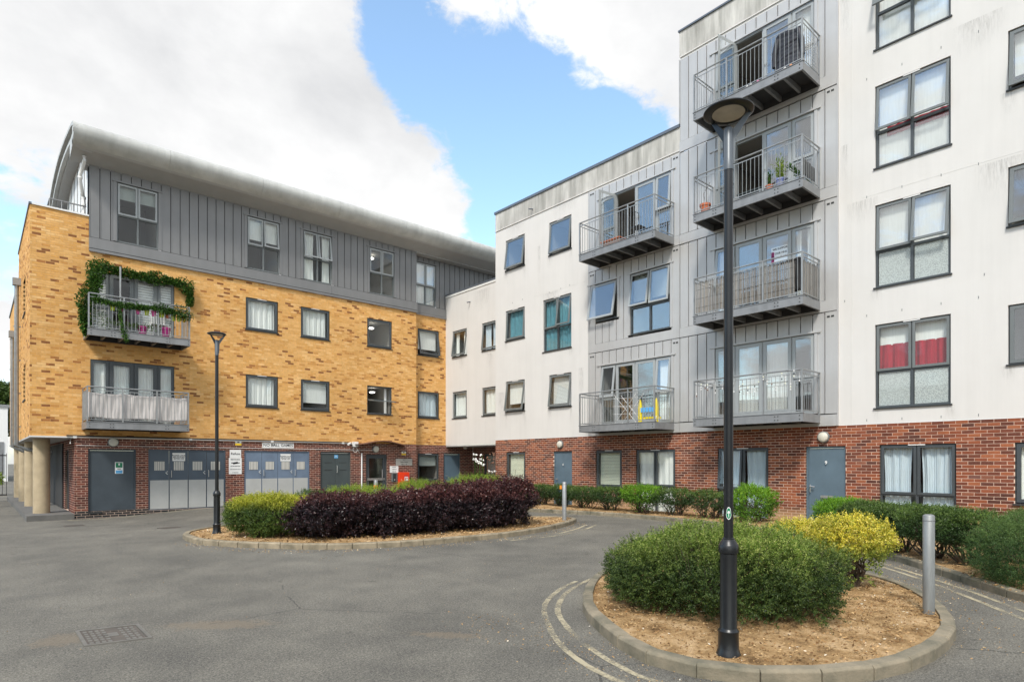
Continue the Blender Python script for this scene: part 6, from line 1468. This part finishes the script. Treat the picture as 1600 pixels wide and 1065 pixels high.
def shrub(parent, blobs, n, per, leaf, width, shoot, mat, seed=1, inner=.55, up=.5, out=.7, lump=.10, lumpsc=5, box=2.0, zmin=None, thin=None, flop=0.0, name='foliage'):
    """shoots of leaves through the volume of the blobs (cx, cy, cz, rx, ry, rz, heading)"""
    g = np.random.default_rng(seed); wts = np.array([b[3] * b[4] * b[5] for b in blobs]) ** .67; wts /= wts.sum(); AP, AD, AS, AW = [], [], [], []
    for b, w in zip(blobs, wts):
        m = int(n * w); cx, cy, cz, rx, ry, rz = b[:6]; hd = b[6] if len(b) > 6 else 0
        d = unit(g.normal(size=(m, 3))); q = (np.abs(d) ** box).sum(1) ** (-1 / box)         # superellipsoid
        rad = (inner + (1 - inner) * g.random(m) ** .45)
        loc = d * q[:, None]; lum = 1 + lump * vnoise(loc * np.array([rx, ry, rz]) , lumpsc, seed)
        loc = loc * (rad * lum)[:, None]
        nrm = unit(loc / np.array([rx, ry, rz]))
        loc = loc * np.array([rx, ry, rz]); c, s = math.cos(hd), math.sin(hd)
        rot = lambda a: np.stack([a[:, 0] * c - a[:, 1] * s, a[:, 0] * s + a[:, 1] * c, a[:, 2]], 1)
        loc = rot(loc) + np.array([cx, cy, cz]); nrm = rot(nrm)
        keep = np.ones(m, bool)
        for b2 in blobs:
            if b2 is b: continue
            hd2 = b2[6] if len(b2) > 6 else 0; dd = loc - np.array(b2[:3]); c2, s2 = math.cos(-hd2), math.sin(-hd2)
            dd = np.stack([dd[:, 0] * c2 - dd[:, 1] * s2, dd[:, 0] * s2 + dd[:, 1] * c2, dd[:, 2]], 1) / np.array(b2[3:6]); keep &= ((np.abs(dd) ** box).sum(1) ** (1 / box)) > inner * .95
        if zmin is not None: keep &= loc[:, 2] > zmin
        if thin is not None: keep &= g.random(m) < thin(loc)
        loc, nrm = loc[keep], nrm[keep]; m = len(loc)
        dr = unit(nrm * out + np.array([0, 0, up]) + g.normal(size=(m, 3)) * .42); L = shoot * g.uniform(.5, 1.3, m)
        side = unit(np.cross(dr, g.normal(size=(m, 3))))
        for k in range(per):
            t = (k + .5) / per; droop = np.array([0, 0, -1]) * flop * t * t
            pos = loc + dr * (L * t)[:, None] + droop * L[:, None]; ang = k * 2.4 + g.uniform(0, 1, m); s2 = np.cross(dr, side)
            sd = side * np.cos(ang)[:, None] + s2 * np.sin(ang)[:, None]
            ld = dr * .55 + sd * .8 + g.normal(size=(m, 3)) * .22
            AP.append(pos); AD.append(ld); sz = g.uniform(.65, 1.25, m) * (1.05 - .35 * t); AS.append(leaf * sz); AW.append(width * sz)
    return leaves_mesh(name, np.concatenate(AP), np.concatenate(AD), np.concatenate(AS), np.concatenate(AW), mat, parent, seed)

def stems(parent, roots, tips, r0=.018, seed=2, mat='bark', twist=.12, forks=2, name='stems'):
    g = random.Random(seed); mb = MB()
    for tp in tips:
        a = Vector(min(roots, key=lambda q: (Vector(q) - Vector(tp)).length)); b = Vector(tp); mid = a.lerp(b, .45) + Vector((g.uniform(-1, 1), g.uniform(-1, 1), g.uniform(-.2, .4))) * twist
        q = a.lerp(b, .75) + Vector((g.uniform(-1, 1), g.uniform(-1, 1), 0)) * twist * .4
        mb.tube([tuple(a), tuple(mid), tuple(q), tuple(b)], [r0, r0 * .7, r0 * .45, r0 * .2], 6)
        for f in range(forks):
            c = mid.lerp(b, g.uniform(.1, .7)); e = c + Vector((g.uniform(-1, 1), g.uniform(-1, 1), g.uniform(.2, 1))).normalized() * (b - a).length * g.uniform(.25, .5)
            mb.tube([tuple(mid.lerp(c, .9)), tuple(c), tuple(e)], [r0 * .45, r0 * .35, r0 * .12], 5)
    return mb.build(name, mat, parent, smooth=True)
def rtips(c, r, n, seed, zlo=.4):
    g = random.Random(seed); out = []
    for k in range(n):
        a = g.uniform(0, 6.28); q = g.uniform(.3, .85); out.append((c[0] + r[0] * q * math.cos(a), c[1] + r[1] * q * math.sin(a), c[2] + r[2] * g.uniform(zlo, .9)))
    return out

# big bush of the near island: tiny leaves in upright sprays
VH = YAW - R_(90)                                  # heading of the island's long side
t = thing('shrub', (6.35, 3.55, .12), 'big round green bush of tiny leaves behind the tall street lamp', 'shrub')
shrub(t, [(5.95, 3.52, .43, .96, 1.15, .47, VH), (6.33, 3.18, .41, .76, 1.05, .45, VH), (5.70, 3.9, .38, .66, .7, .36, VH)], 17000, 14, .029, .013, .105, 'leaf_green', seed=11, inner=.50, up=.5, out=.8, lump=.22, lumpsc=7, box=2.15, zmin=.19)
stems(t, [(6.2, 3.6, .08), (6.6, 3.2, .08), (5.85, 3.45, .08)], rtips((6.3, 3.5, .12), (1.1, 1.0, .55), 34, 3), .017, seed=5); MB().tube([(5.42, 3.05, .09), (5.45, 3.2, .25), (5.55, 3.4, .45)], [.02, .016, .01], 7).build('stem', 'bark', t, smooth=True)
BUSH = t
# variegated shrub
t = thing('shrub', (8.1, 2.95, .12), 'yellow variegated shrub on bare twisted stems beside the big green bush', 'shrub')
shrub(t, [(8.12, 2.95, .66, .42, .42, .25, 0), (8.15, 3.50, .60, .36, .48, .22, 0), (7.95, 2.85, .42, .26, .26, .22, 0)], 3000, 9, .034, .019, .11, 'leaf_variegated', seed=12, inner=.55, up=.45, lump=.15, lumpsc=7, box=2.4, thin=lambda p: np.where(p[:, 2] > .48, 1, .22))
stems(t, [(8.08, 2.85, .08), (8.2, 3.5, .08)], rtips((8.08, 2.95, .15), (.4, .4, .6), 16, 7) + rtips((8.15, 3.5, .15), (.4, .4, .6), 8, 8), .022, seed=9)
def stray(parent, c, rx, ry, rz, n, L, leaf, mat, seed):
    g = random.Random(seed); P = []; D = []; S = []; mb = MB()
    for k in range(n):
        a = g.uniform(0, 6.28); e = g.uniform(.1, 1.35); p = Vector((c[0] + rx * math.cos(a) * math.cos(e), c[1] + ry * math.sin(a) * math.cos(e), c[2] + rz * math.sin(e))); d = Vector((math.cos(a) * .4, math.sin(a) * .4, g.uniform(.4, 1.2))).normalized(); l = L * g.uniform(.6, 1.3)
        mb.tube([tuple(p - d * l * .5), tuple(p + d * l)], [.003, .0015], 4, caps=False)
        for q in range(9):
            t = -.2 + 1.2 * q / 8; P.append(tuple(p + d * l * t)); D.append((g.uniform(-1, 1), g.uniform(-1, 1), g.uniform(0, .9))); S.append(leaf * g.uniform(.7, 1.2))
    mb.build('twigs', 'bark', parent, fix=False)['kind'] = 'stuff'; S = np.array(S); leaves_mesh('stray_shoots', np.array(P), np.array(D), S, S * .45, mat, parent, seed)['kind'] = 'stuff'
stray(BUSH, (6.05, 3.45, .45), 1.0, 1.1, .50, 90, .12, .028, 'leaf_green', 91); stray(t, (8.12, 3.0, .62), .45, .45, .28, 30, .10, .036, 'leaf_variegated', 92)
# right-hand hedge, each bush its own plant
hb = [((12.60, 4.72), .46, .40, .78, 'leaf_bright', 'bright green clipped bush at the left end of the hedge by the numbered door'), ((12.22, 4.10), .46, .44, .76, 'leaf_hedge', 'dark green clipped bush next to the bright one in the right hedge'),
      ((11.86, 3.52), .46, .44, .76, 'leaf_hedge', 'middle dark bush of the right hedge, before the wide curtained window'), ((11.48, 2.96), .46, .44, .77, 'leaf_hedge', 'dark clipped bush of the right hedge behind the near steel bollard'), ((11.12, 2.42), .42, .42, .77, 'leaf_hedge', 'open stemmed dark bush at the right end of the right hedge')]
for i, ((x, y), rx, ry, h, mt, lb) in enumerate(hb):
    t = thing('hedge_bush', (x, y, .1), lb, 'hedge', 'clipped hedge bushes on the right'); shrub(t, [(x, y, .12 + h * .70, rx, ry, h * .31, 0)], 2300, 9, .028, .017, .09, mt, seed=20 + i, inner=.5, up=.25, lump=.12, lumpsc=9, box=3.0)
    shrub(t, [(x, y, .36, rx * .85, ry * .85, .24, 0)], 90, 7, .028, .017, .09, mt, seed=40 + i, inner=.3, up=.2, lump=.2, lumpsc=9, thin=lambda p: p[:, 2] * 0 + .75, name='lower_foliage')
    stems(t, [(x, y, .06), (x + .08, y - .1, .06)], rtips((x, y, .12), (rx, ry, h * .75), 18, 60 + i), .020, seed=70 + i)
t = thing('shrub', (10.15, 1.28, .1), 'feathery green bush at the right edge of the picture', 'shrub'); shrub(t, [(10.2, 1.25, .45, .85, .80, .50, 0)], 9500, 16, .026, .007, .15, 'leaf_conifer', seed=31, inner=.6, up=.45, lump=.12, lumpsc=6, box=2.3, zmin=.1, flop=.3); stems(t, [(10.2, 1.25, .06)], rtips((10.2, 1.25, .1), (.7, .7, .6), 14, 5), .018)
t = thing('shrub', (11.9, 1.75, .1), 'small dark bush behind the feathery one at the right edge', 'shrub'); shrub(t, [(11.95, 1.72, .58, .42, .42, .34, 0)], 1500, 9, .028, .016, .09, 'leaf_hedge', seed=33, box=2.6); stems(t, [(11.95, 1.72, .06)], rtips((11.95, 1.72, .1), (.3, .3, .5), 8, 5), .018)
# low hedge along the white block, further away
far = [((15.0, 7.75), .62, .55, .86, 'leaf_bright', 'dense boxy bush before the fourth ground window, just right of the tall lamp', 1.0), ((15.0, 9.0), .40, .60, .72, 'leaf_hedge', 'sparse bush just left of the tall lamp, below the brick wall', .6), ((15.05, 10.1), .42, .60, .74, 'leaf_hedge', 'thin leaning bush between the lamp and the double curtained window', .55), ((15.05, 11.2), .45, .62, .80, 'leaf_bright', 'bright bush in front of the curtained double window', .9),
       ((15.1, 12.5), .42, .66, .70, 'leaf_hedge', 'loose hedge bush below the greenish blind window right of the blue door', .75), ((15.15, 13.6), .42, .62, .68, 'leaf_hedge', 'loose hedge bush right of the blue door behind the bollard', .75), ((15.2, 14.7), .42, .62, .70, 'leaf_hedge', 'hedge bush directly before the blue door behind the bollard', .8), ((15.3, 15.8), .42, .62, .70, 'leaf_hedge', 'hedge bush left of the blue door behind the bollard', .8), ((15.4, 16.9), .42, .60, .68, 'leaf_hedge', 'farthest hedge bush, right of the purple hedge end', .8)]
for i, ((x, y), rx, ry, h, mt, lb, dens) in enumerate(far):
    t = thing('hedge_bush', (x, y, .1), lb, 'hedge', 'low hedge bushes along the white block'); low = i == 0
    shrub(t, [(x, y, .12 + h * (.55 if low else .68), rx, ry, h * (.46 if low else .30), 0)], int(1500 * dens), 8, .042, .026, .12, mt, seed=100 + i, inner=.45, up=.3, lump=.2, lumpsc=7, box=2.6, thin=None if low else (lambda p: np.where(p[:, 2] > .5, .95, .55)))
    if not low: shrub(t, [(x, y, .38, rx * .7, ry * .7, .22, 0)], int(210 * dens), 6, .040, .025, .10, mt, seed=140 + i, inner=.2, name='lower_foliage')
    stems(t, [(x, y + .12, .06), (x, y - .18, .06)], rtips((x, y, .12), (rx * .9, ry * .9, h * .85), 16, 160 + i), .022, seed=180 + i)
# far island
t = thing('shrub', (4.55, 12.75, .12), 'yellow green rounded privet bush at the left end of the far island', 'shrub')
shrub(t, [(4.72, 12.75, .56, .70, .62, .40, VH), (4.35, 13.2, .56, .50, .5, .33, VH)], 5600, 9, .036, .021, .11, 'leaf_privet', seed=51, inner=.52, up=.4, lump=.22, lumpsc=7, box=2.2, zmin=.13); stems(t, [(4.75, 12.6, .06), (4.4, 12.9, .06)], rtips((4.6, 12.8, .12), (.6, .5, .5), 16, 5), .02)
t = thing('shrub', (5.5, 12.9, .12), 'small dark green bush squeezed between the yellow privet and the purple hedge', 'shrub'); shrub(t, [(5.55, 12.95, .60, .52, .5, .38, 0)], 1700, 9, .030, .018, .10, 'leaf_hedge', seed=52, box=2.4); stems(t, [(5.55, 12.95, .06)], rtips((5.55, 12.95, .1), (.4, .4, .5), 8, 5), .018)
# the purple hedge: a row of bushes grown together, all of one kind
ph = [((5.55, 11.95), .78, .70, .38, 'left end bush of the dark purple hedge on the far island'), ((6.5, 11.65), .80, .72, .38, 'second bush from the left in the dark purple hedge'), ((7.5, 11.5), .82, .75, .42, 'middle left bush of the dark purple hedge'), ((8.45, 11.45), .80, .75, .455, 'middle right bush of the dark purple hedge'), ((9.3, 11.4), .75, .72, .49, 'tall purple bush second from the right end of the hedge'), ((10.0, 11.35), .50, .55, .56, 'straggling purple bush with bare stems at the right end of the hedge')]
for i, ((x, y), rx, ry, rz, lb) in enumerate(ph):
    t = thing('hedge_bush', (x, y, .12), lb, 'hedge', 'purple hedge on the far island')
    last = i == 5
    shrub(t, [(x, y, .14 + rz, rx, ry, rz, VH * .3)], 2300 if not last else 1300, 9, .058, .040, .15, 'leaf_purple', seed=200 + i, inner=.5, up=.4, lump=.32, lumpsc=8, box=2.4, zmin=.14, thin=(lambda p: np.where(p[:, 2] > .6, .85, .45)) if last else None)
    stems(t, [(x, y, .06), (x + .2, y - .2, .06)], rtips((x, y, .12), (rx, ry, rz * 1.7), 18, 220 + i), .02, seed=230 + i)
    stray(t, (x, y, .14 + rz), rx * .95, ry * .95, rz, 26, .13, .055, 'leaf_purple', 270 + i)
    if last: MB().tube([(x, y, .3), (x + .05, y, .9), (x + .1, y + .02, 1.45)], [.012, .009, .004], 5).build('stem', 'bark', t)
for i, ((x, y), rx, ry, rz, lb) in enumerate([((7.6, 14.6), 1.15, .7, .42, 'long low lime green mound behind the left half of the purple hedge'), ((9.3, 14.4), .9, .6, .47, 'low lime mound behind the middle of the purple hedge'), ((11.0, 14.0), 1.15, .75, .54, 'biggest lime green mound behind the right half of the purple hedge')]):
    t = thing('shrub', (x, y, .1), lb, 'shrub'); shrub(t, [(x, y, .12 + rz, rx, ry, rz, -.7)], 2600, 12, .038, .013, .16, 'leaf_lime', seed=250 + i, inner=.7, up=.7, lump=.07, lumpsc=5, box=2.2, zmin=.15); stems(t, [(x, y, .06)], rtips((x, y, .1), (rx * .7, ry * .7, rz * 1.3), 10, 5), .018)
# white lilies in the corner
t = thing('flowering_plant', (15.7, 19.6, 0), 'tall strappy plant with white trumpet flowers in the corner under the white overhang', 'plant'); g = random.Random(8); mb = MB(); fl = MB(); st = MB()
def strap(c, a, h, L, mb, w=.03):
    P = [Vector((c[0], c[1], .05)) + Vector((math.cos(a) * L * s, math.sin(a) * L * s, h * (s * 1.7 - s * s * .9))) for s in (0, .3, .6, .85, 1)]; sd = Vector((-math.sin(a), math.cos(a), 0)) * w
    for k in range(4):
        n = len(mb.v); w0, w1_ = (1, 1, .9, .6)[k], (1, .9, .6, .05)[k]; mb.v += [tuple(P[k] + sd * w0), tuple(P[k] - sd * w0), tuple(P[k + 1] - sd * w1_), tuple(P[k + 1] + sd * w1_)]; mb.f.append((n, n + 1, n + 2, n + 3))
for k in range(160): strap((15.7 + g.uniform(-.55, .35), 19.5 + g.uniform(-.7, .7)), g.uniform(0, 6.28), g.uniform(.9, 1.45), g.uniform(.2, .6), mb, .018)
mb.build('leaves', 'leaf_vine', t, fix=False)
for k in range(14):
    x, y = (15.55 + g.uniform(-.25, .25), 19.75 + g.uniform(-.3, .3)) if k < 11 else (15.6 + g.uniform(-.1, .1), 19.0 + g.uniform(-.1, .1)); zt = g.uniform(1.5, 1.95) if k < 11 else 1.25
    st.tube([(x, y, .3), (x, y, zt)], .008, 5)
    for q in range(5): a = g.uniform(0, 6.28); st_ = (x, y, zt); fl.tube([st_, (x + .06 * math.cos(a), y + .06 * math.sin(a), zt + .03), (x + .08 * math.cos(a), y + .08 * math.sin(a), zt + g.uniform(-.03, .08))], [.006, .014, .030], 6)
st.build('stems', 'leaf_vine', t, fix=False); fl.build('flowers', 'petal', t)
t = thing('flowering_plant', (15.5, 18.2, 0), 'dry seed heads on thin stalks right of the white flowers', 'plant'); mb = MB(); g = random.Random(12)
for k in range(16):
    x, y = 15.6 + g.uniform(-.3, .2), 18.7 + g.uniform(-.35, .35); zt = g.uniform(1.5, 2.1); mb.tube([(x, y, .2), (x + .03, y, zt * .6), (x + .05, y + .04, zt)], [.006, .005, .004], 4)
    for q in range(3): a = g.uniform(0, 6.28); mb.tube([(x + .05, y + .04, zt), (x + .05 + .05 * math.cos(a), y + .04 + .05 * math.sin(a), zt + .05)], [.005, .022], 5)
mb.build('stalks', 'wood', t)

# climbing plant round the planted balcony
def along(pts, n, r, seed):
    g = np.random.default_rng(seed); P = np.array(pts, float); L = np.r_[0, np.cumsum(np.linalg.norm(np.diff(P[:, :3], axis=0), axis=1))]; s = g.random(n) * L[-1]; k = np.clip(np.searchsorted(L, s) - 1, 0, len(P) - 2); t = ((s - L[k]) / (L[k + 1] - L[k]))[:, None]
    C = P[k] * (1 - t) + P[k + 1] * t; rr = C[:, 3:4] if P.shape[1] > 3 else r; o = unit(g.normal(size=(n, 3))) * (g.random((n, 1)) ** .5) * rr * (1 + .5 * vnoise(C[:, :3] , 9, seed)[:, None]); o[:, 1] *= .7
    return C[:, :3] + o, o
t = thing('climbing_plant', (2.8, 22.9, 5.76), 'leafy green climber framing the planted balcony of the yellow block', 'climbing plant')
vine = [(2.62, 22.95, 5.6, .08), (2.58, 22.9, 6.2, .15), (2.60, 22.95, 6.7, .19), (2.85, 23.0, 7.15, .19), (2.90, 23.15, 7.6, .22), (2.98, 23.3, 7.88, .20), (3.35, 23.45, 7.88, .19), (3.7, 23.55, 7.86, .11), (4.4, 23.6, 7.86, .13), (5.2, 23.6, 7.86, .12), (5.6, 23.6, 7.80, .13), (5.72, 23.6, 7.5, .13), (5.70, 23.6, 7.15, .06)]
P, O = along([v[:3] + (v[3] * 1.25,) for v in vine], 8200, .15, 61); g = np.random.default_rng(61); leaves_mesh('foliage', P, O + np.array([0, -.06, -.06]) + g.normal(size=P.shape) * .05, g.uniform(.045, .085, len(P)), g.uniform(.035, .06, len(P)), 'leaf_vine', t, 61)
mb = MB(); mb.tube([(v[0], v[1], v[2]) for v in vine], .012, 5); mb.build('stem', 'bark', t)
t = thing('trailing_plant', (4.0, 22.75, 6.7), 'trailing leaves spilling over the whole planted balcony railing', 'trailing plant')
tr = [(2.75, 22.75, 6.7, .10), (3.3, 22.72, 6.62, .10), (3.9, 22.7, 6.62, .08), (4.3, 22.7, 6.66, .07), (4.6, 22.68, 6.68, .13), (5.0, 22.7, 6.62, .08), (5.15, 22.66, 6.65, .16), (5.45, 22.68, 6.55, .20)]
P, O = along(tr, 3800, .12, 62); leaves_mesh('foliage', P, O + np.array([0, -.05, -.09]) + g.normal(size=P.shape) * .05, g.uniform(.05, .11, len(P)), g.uniform(.02, .04, len(P)), 'leaf_vine', t, 62)
P, O = along([(3.45, 22.7, 6.6, .08), (3.5, 22.66, 6.1, .07), (3.6, 22.63, 5.7, .10), (3.66, 22.62, 5.5, .08)], 420, .1, 63); leaves_mesh('trailing_stem', P, O + np.array([0, -.05, -.09]), g.uniform(.05, .09, len(P)), g.uniform(.025, .04, len(P)), 'leaf_vine', t, 63)
P, O = along([(2.85, 22.9, 6.3, .16), (3.1, 22.9, 6.0, .12), (4.3, 22.95, 6.0, .12), (4.6, 22.9, 6.05, .14)], 500, .1, 64); leaves_mesh('lower_foliage', P, O + np.array([0, 0, .06]), g.uniform(.05, .12, len(P)), g.uniform(.015, .03, len(P)), 'leaf_conifer', t, 64)
# plants in the blue and white pot and its neighbour
for (pp_, u, w, z, r, h, n, sd) in ((pb, 7.22, .86, zB[2] + .225 + .24, .20, .42, 340, 71), (pc, 7.50, .86, zB[2] + .225 + .17, .10, .28, 120, 72)):
    P, O = along([RW(u, w, z) + (r * .5,), RW(u, w, z + h) + (r,)], n, r, sd); pl_ = leaves_mesh('plant', P, O + np.array([0, 0, .08]), g.uniform(.05, .10, len(P)), g.uniform(.02, .03, len(P)), 'leaf_lime' if sd == 71 else 'leaf_vine', pp_, sd); pl_['kind'] = 'stuff'
P, O = along([RW(6.75, .90, 8.75) + (.08,), RW(6.95, .92, 9.0) + (.12,)], 160, .1, 73); t = thing('trailing_plant', RW(6.85, .9, 8.6), 'small trailing plant in the right corner of the third tower balcony', 'trailing plant'); leaves_mesh('foliage', P, O + np.array([0, 0, .05]), g.uniform(.05, .09, len(P)), g.uniform(.02, .03, len(P)), 'leaf_vine', t, 73)

# tree far off at the left edge
t = thing('tree', (-2, 96, 0), 'leafy green tree far behind the gate at the left edge', 'tree'); MB().tube([(-2, 96, 0), (-2.2, 96, 4), (-2, 96, 8)], [.4, .3, .12], 8).build('trunk', 'bark', t, smooth=True)
shrub(t, [(-5, 96, 9.0, 5.0, 4.5, 3.4, 0), (1.6, 96, 8.4, 3.8, 3.4, 2.4, 0), (4.6, 97, 7.2, 2.4, 3, 2.0, 0)], 5200, 6, .45, .34, .9, 'leaf_tree', seed=81, inner=.4, lump=.22, lumpsc=.9, name='crown')
# greenery beyond the gate
t = thing('shrub', (-.5, 44, 0), 'low green bush seen through the bars of the far gate', 'shrub'); shrub(t, [(.0, 44, .7, 1.2, .8, .6, 0)], 900, 6, .10, .06, .2, 'leaf_lime', seed=82); stems(t, [(0, 44, 0)], rtips((0, 44, .1), (.8, .6, .8), 6, 5), .03)

# bark chips and dead leaves on the soil: nobody could count them
def litter(poly, n, seed, z0=.13, size=(.012, .045), mats=('bark_chip', 'pale_chip'), bed_name='mulch'):
    g = np.random.default_rng(seed); P = np.array([(p.x, p.y) for p in inset_poly(smooth_poly(poly), .14)]); lo, hi = P.min(0), P.max(0); pts = []
    X = g.uniform(lo, hi, (n * 2, 2)); inside = np.zeros(len(X), bool); j = len(P) - 1
    for i in range(len(P)):
        xi, yi = P[i]; xj, yj = P[j]; c = ((yi > X[:, 1]) != (yj > X[:, 1])) & (X[:, 0] < (xj - xi) * (X[:, 1] - yi) / (yj - yi + 1e-12) + xi); inside ^= c; j = i
    X = X[inside][:n]; cc = P.mean(0)
    for m_i, mt in enumerate(mats):
        Y = X[m_i::len(mats)]; k = len(Y)
        d = g.normal(size=(k, 3)) * np.array([1, 1, .22]); s = g.uniform(size[0], size[1], k)
        rr = np.linalg.norm(Y - cc, axis=1); rr = rr / rr.max()
        z = .092 + .05 * np.clip(1 - (rr * 1.15) ** 2, 0, 1) + g.uniform(0, .012, k)
        o = leaves_mesh(bed_name, np.column_stack([Y, z]), d, s, s * .45, mt, None, seed + m_i, .12); o['kind'] = 'stuff'
M['bark_chip'] = leaf_material('bark_chip', [(0, (.10, .05, .02)), (.5, (.24, .13, .055)), (1, (.40, .25, .11))], trans=0, rough=.9)
M['pale_chip'] = leaf_material('pale_chip', [(0, (.32, .19, .09)), (.88, (.55, .38, .20)), (.93, (.6, .48, .34)), (1, (.75, .70, .62))], trans=0, rough=.9)
litter(NEAR_BED, 12000, 301, size=(.008, .036)); litter(FAR_BED, 9000, 303, size=(.02, .06))
WB = [(kl[i].x, kl[i].y) for i in range(6, len(kl) - 10, 6)]; litter([(p[0] + .1, p[1]) for p in WB] + [(16.1, 17), (16.1, 10), (16.1, 4), (16, 0)], 9000, 305, size=(.02, .06))
# grit and leaf fragments lying on the road beside the kerbs
def grit(pts, n, spread, seed, s=(.006, .022)):
    g = np.random.default_rng(seed); P = smooth_poly(pts, closed=False); A = np.array([(p.x, p.y) for p in P]); i = g.integers(0, len(A), n); Q = A[i] + g.normal(size=(n, 2)) * spread
    z = np.array([gz(a, b) for a, b in Q]) + .005; sz = g.uniform(s[0], s[1], n); o = leaves_mesh('road_litter', np.column_stack([Q, z]), g.normal(size=(n, 3)) * np.array([1, 1, .15]), sz, sz * .7, 'pale_chip', None, seed, .15); o['kind'] = 'stuff'
grit([(4.0, 5.0), (4.0, 4.0), (3.9, 3.0), (3.9, 2.0)], 500, .25, 401); grit([(9.6, 4.5), (9.7, 3.3), (9.2, 2.5), (8.2, 1.8), (6.5, 1.2)], 500, .18, 402); grit([(11.6, 4.1), (10.6, 3.0), (9.6, 2.0), (8.8, 1.0)], 600, .10, 403); grit([(3.2, 13.3), (4.0, 11.5), (5.5, 10.3), (7.5, 9.9), (10, 10.1), (12, 11)], 700, .14, 404, (.01, .03))
grit([(2, 8), (5, 8), (8, 8)], 350, 2.2, 405, (.005, .016))
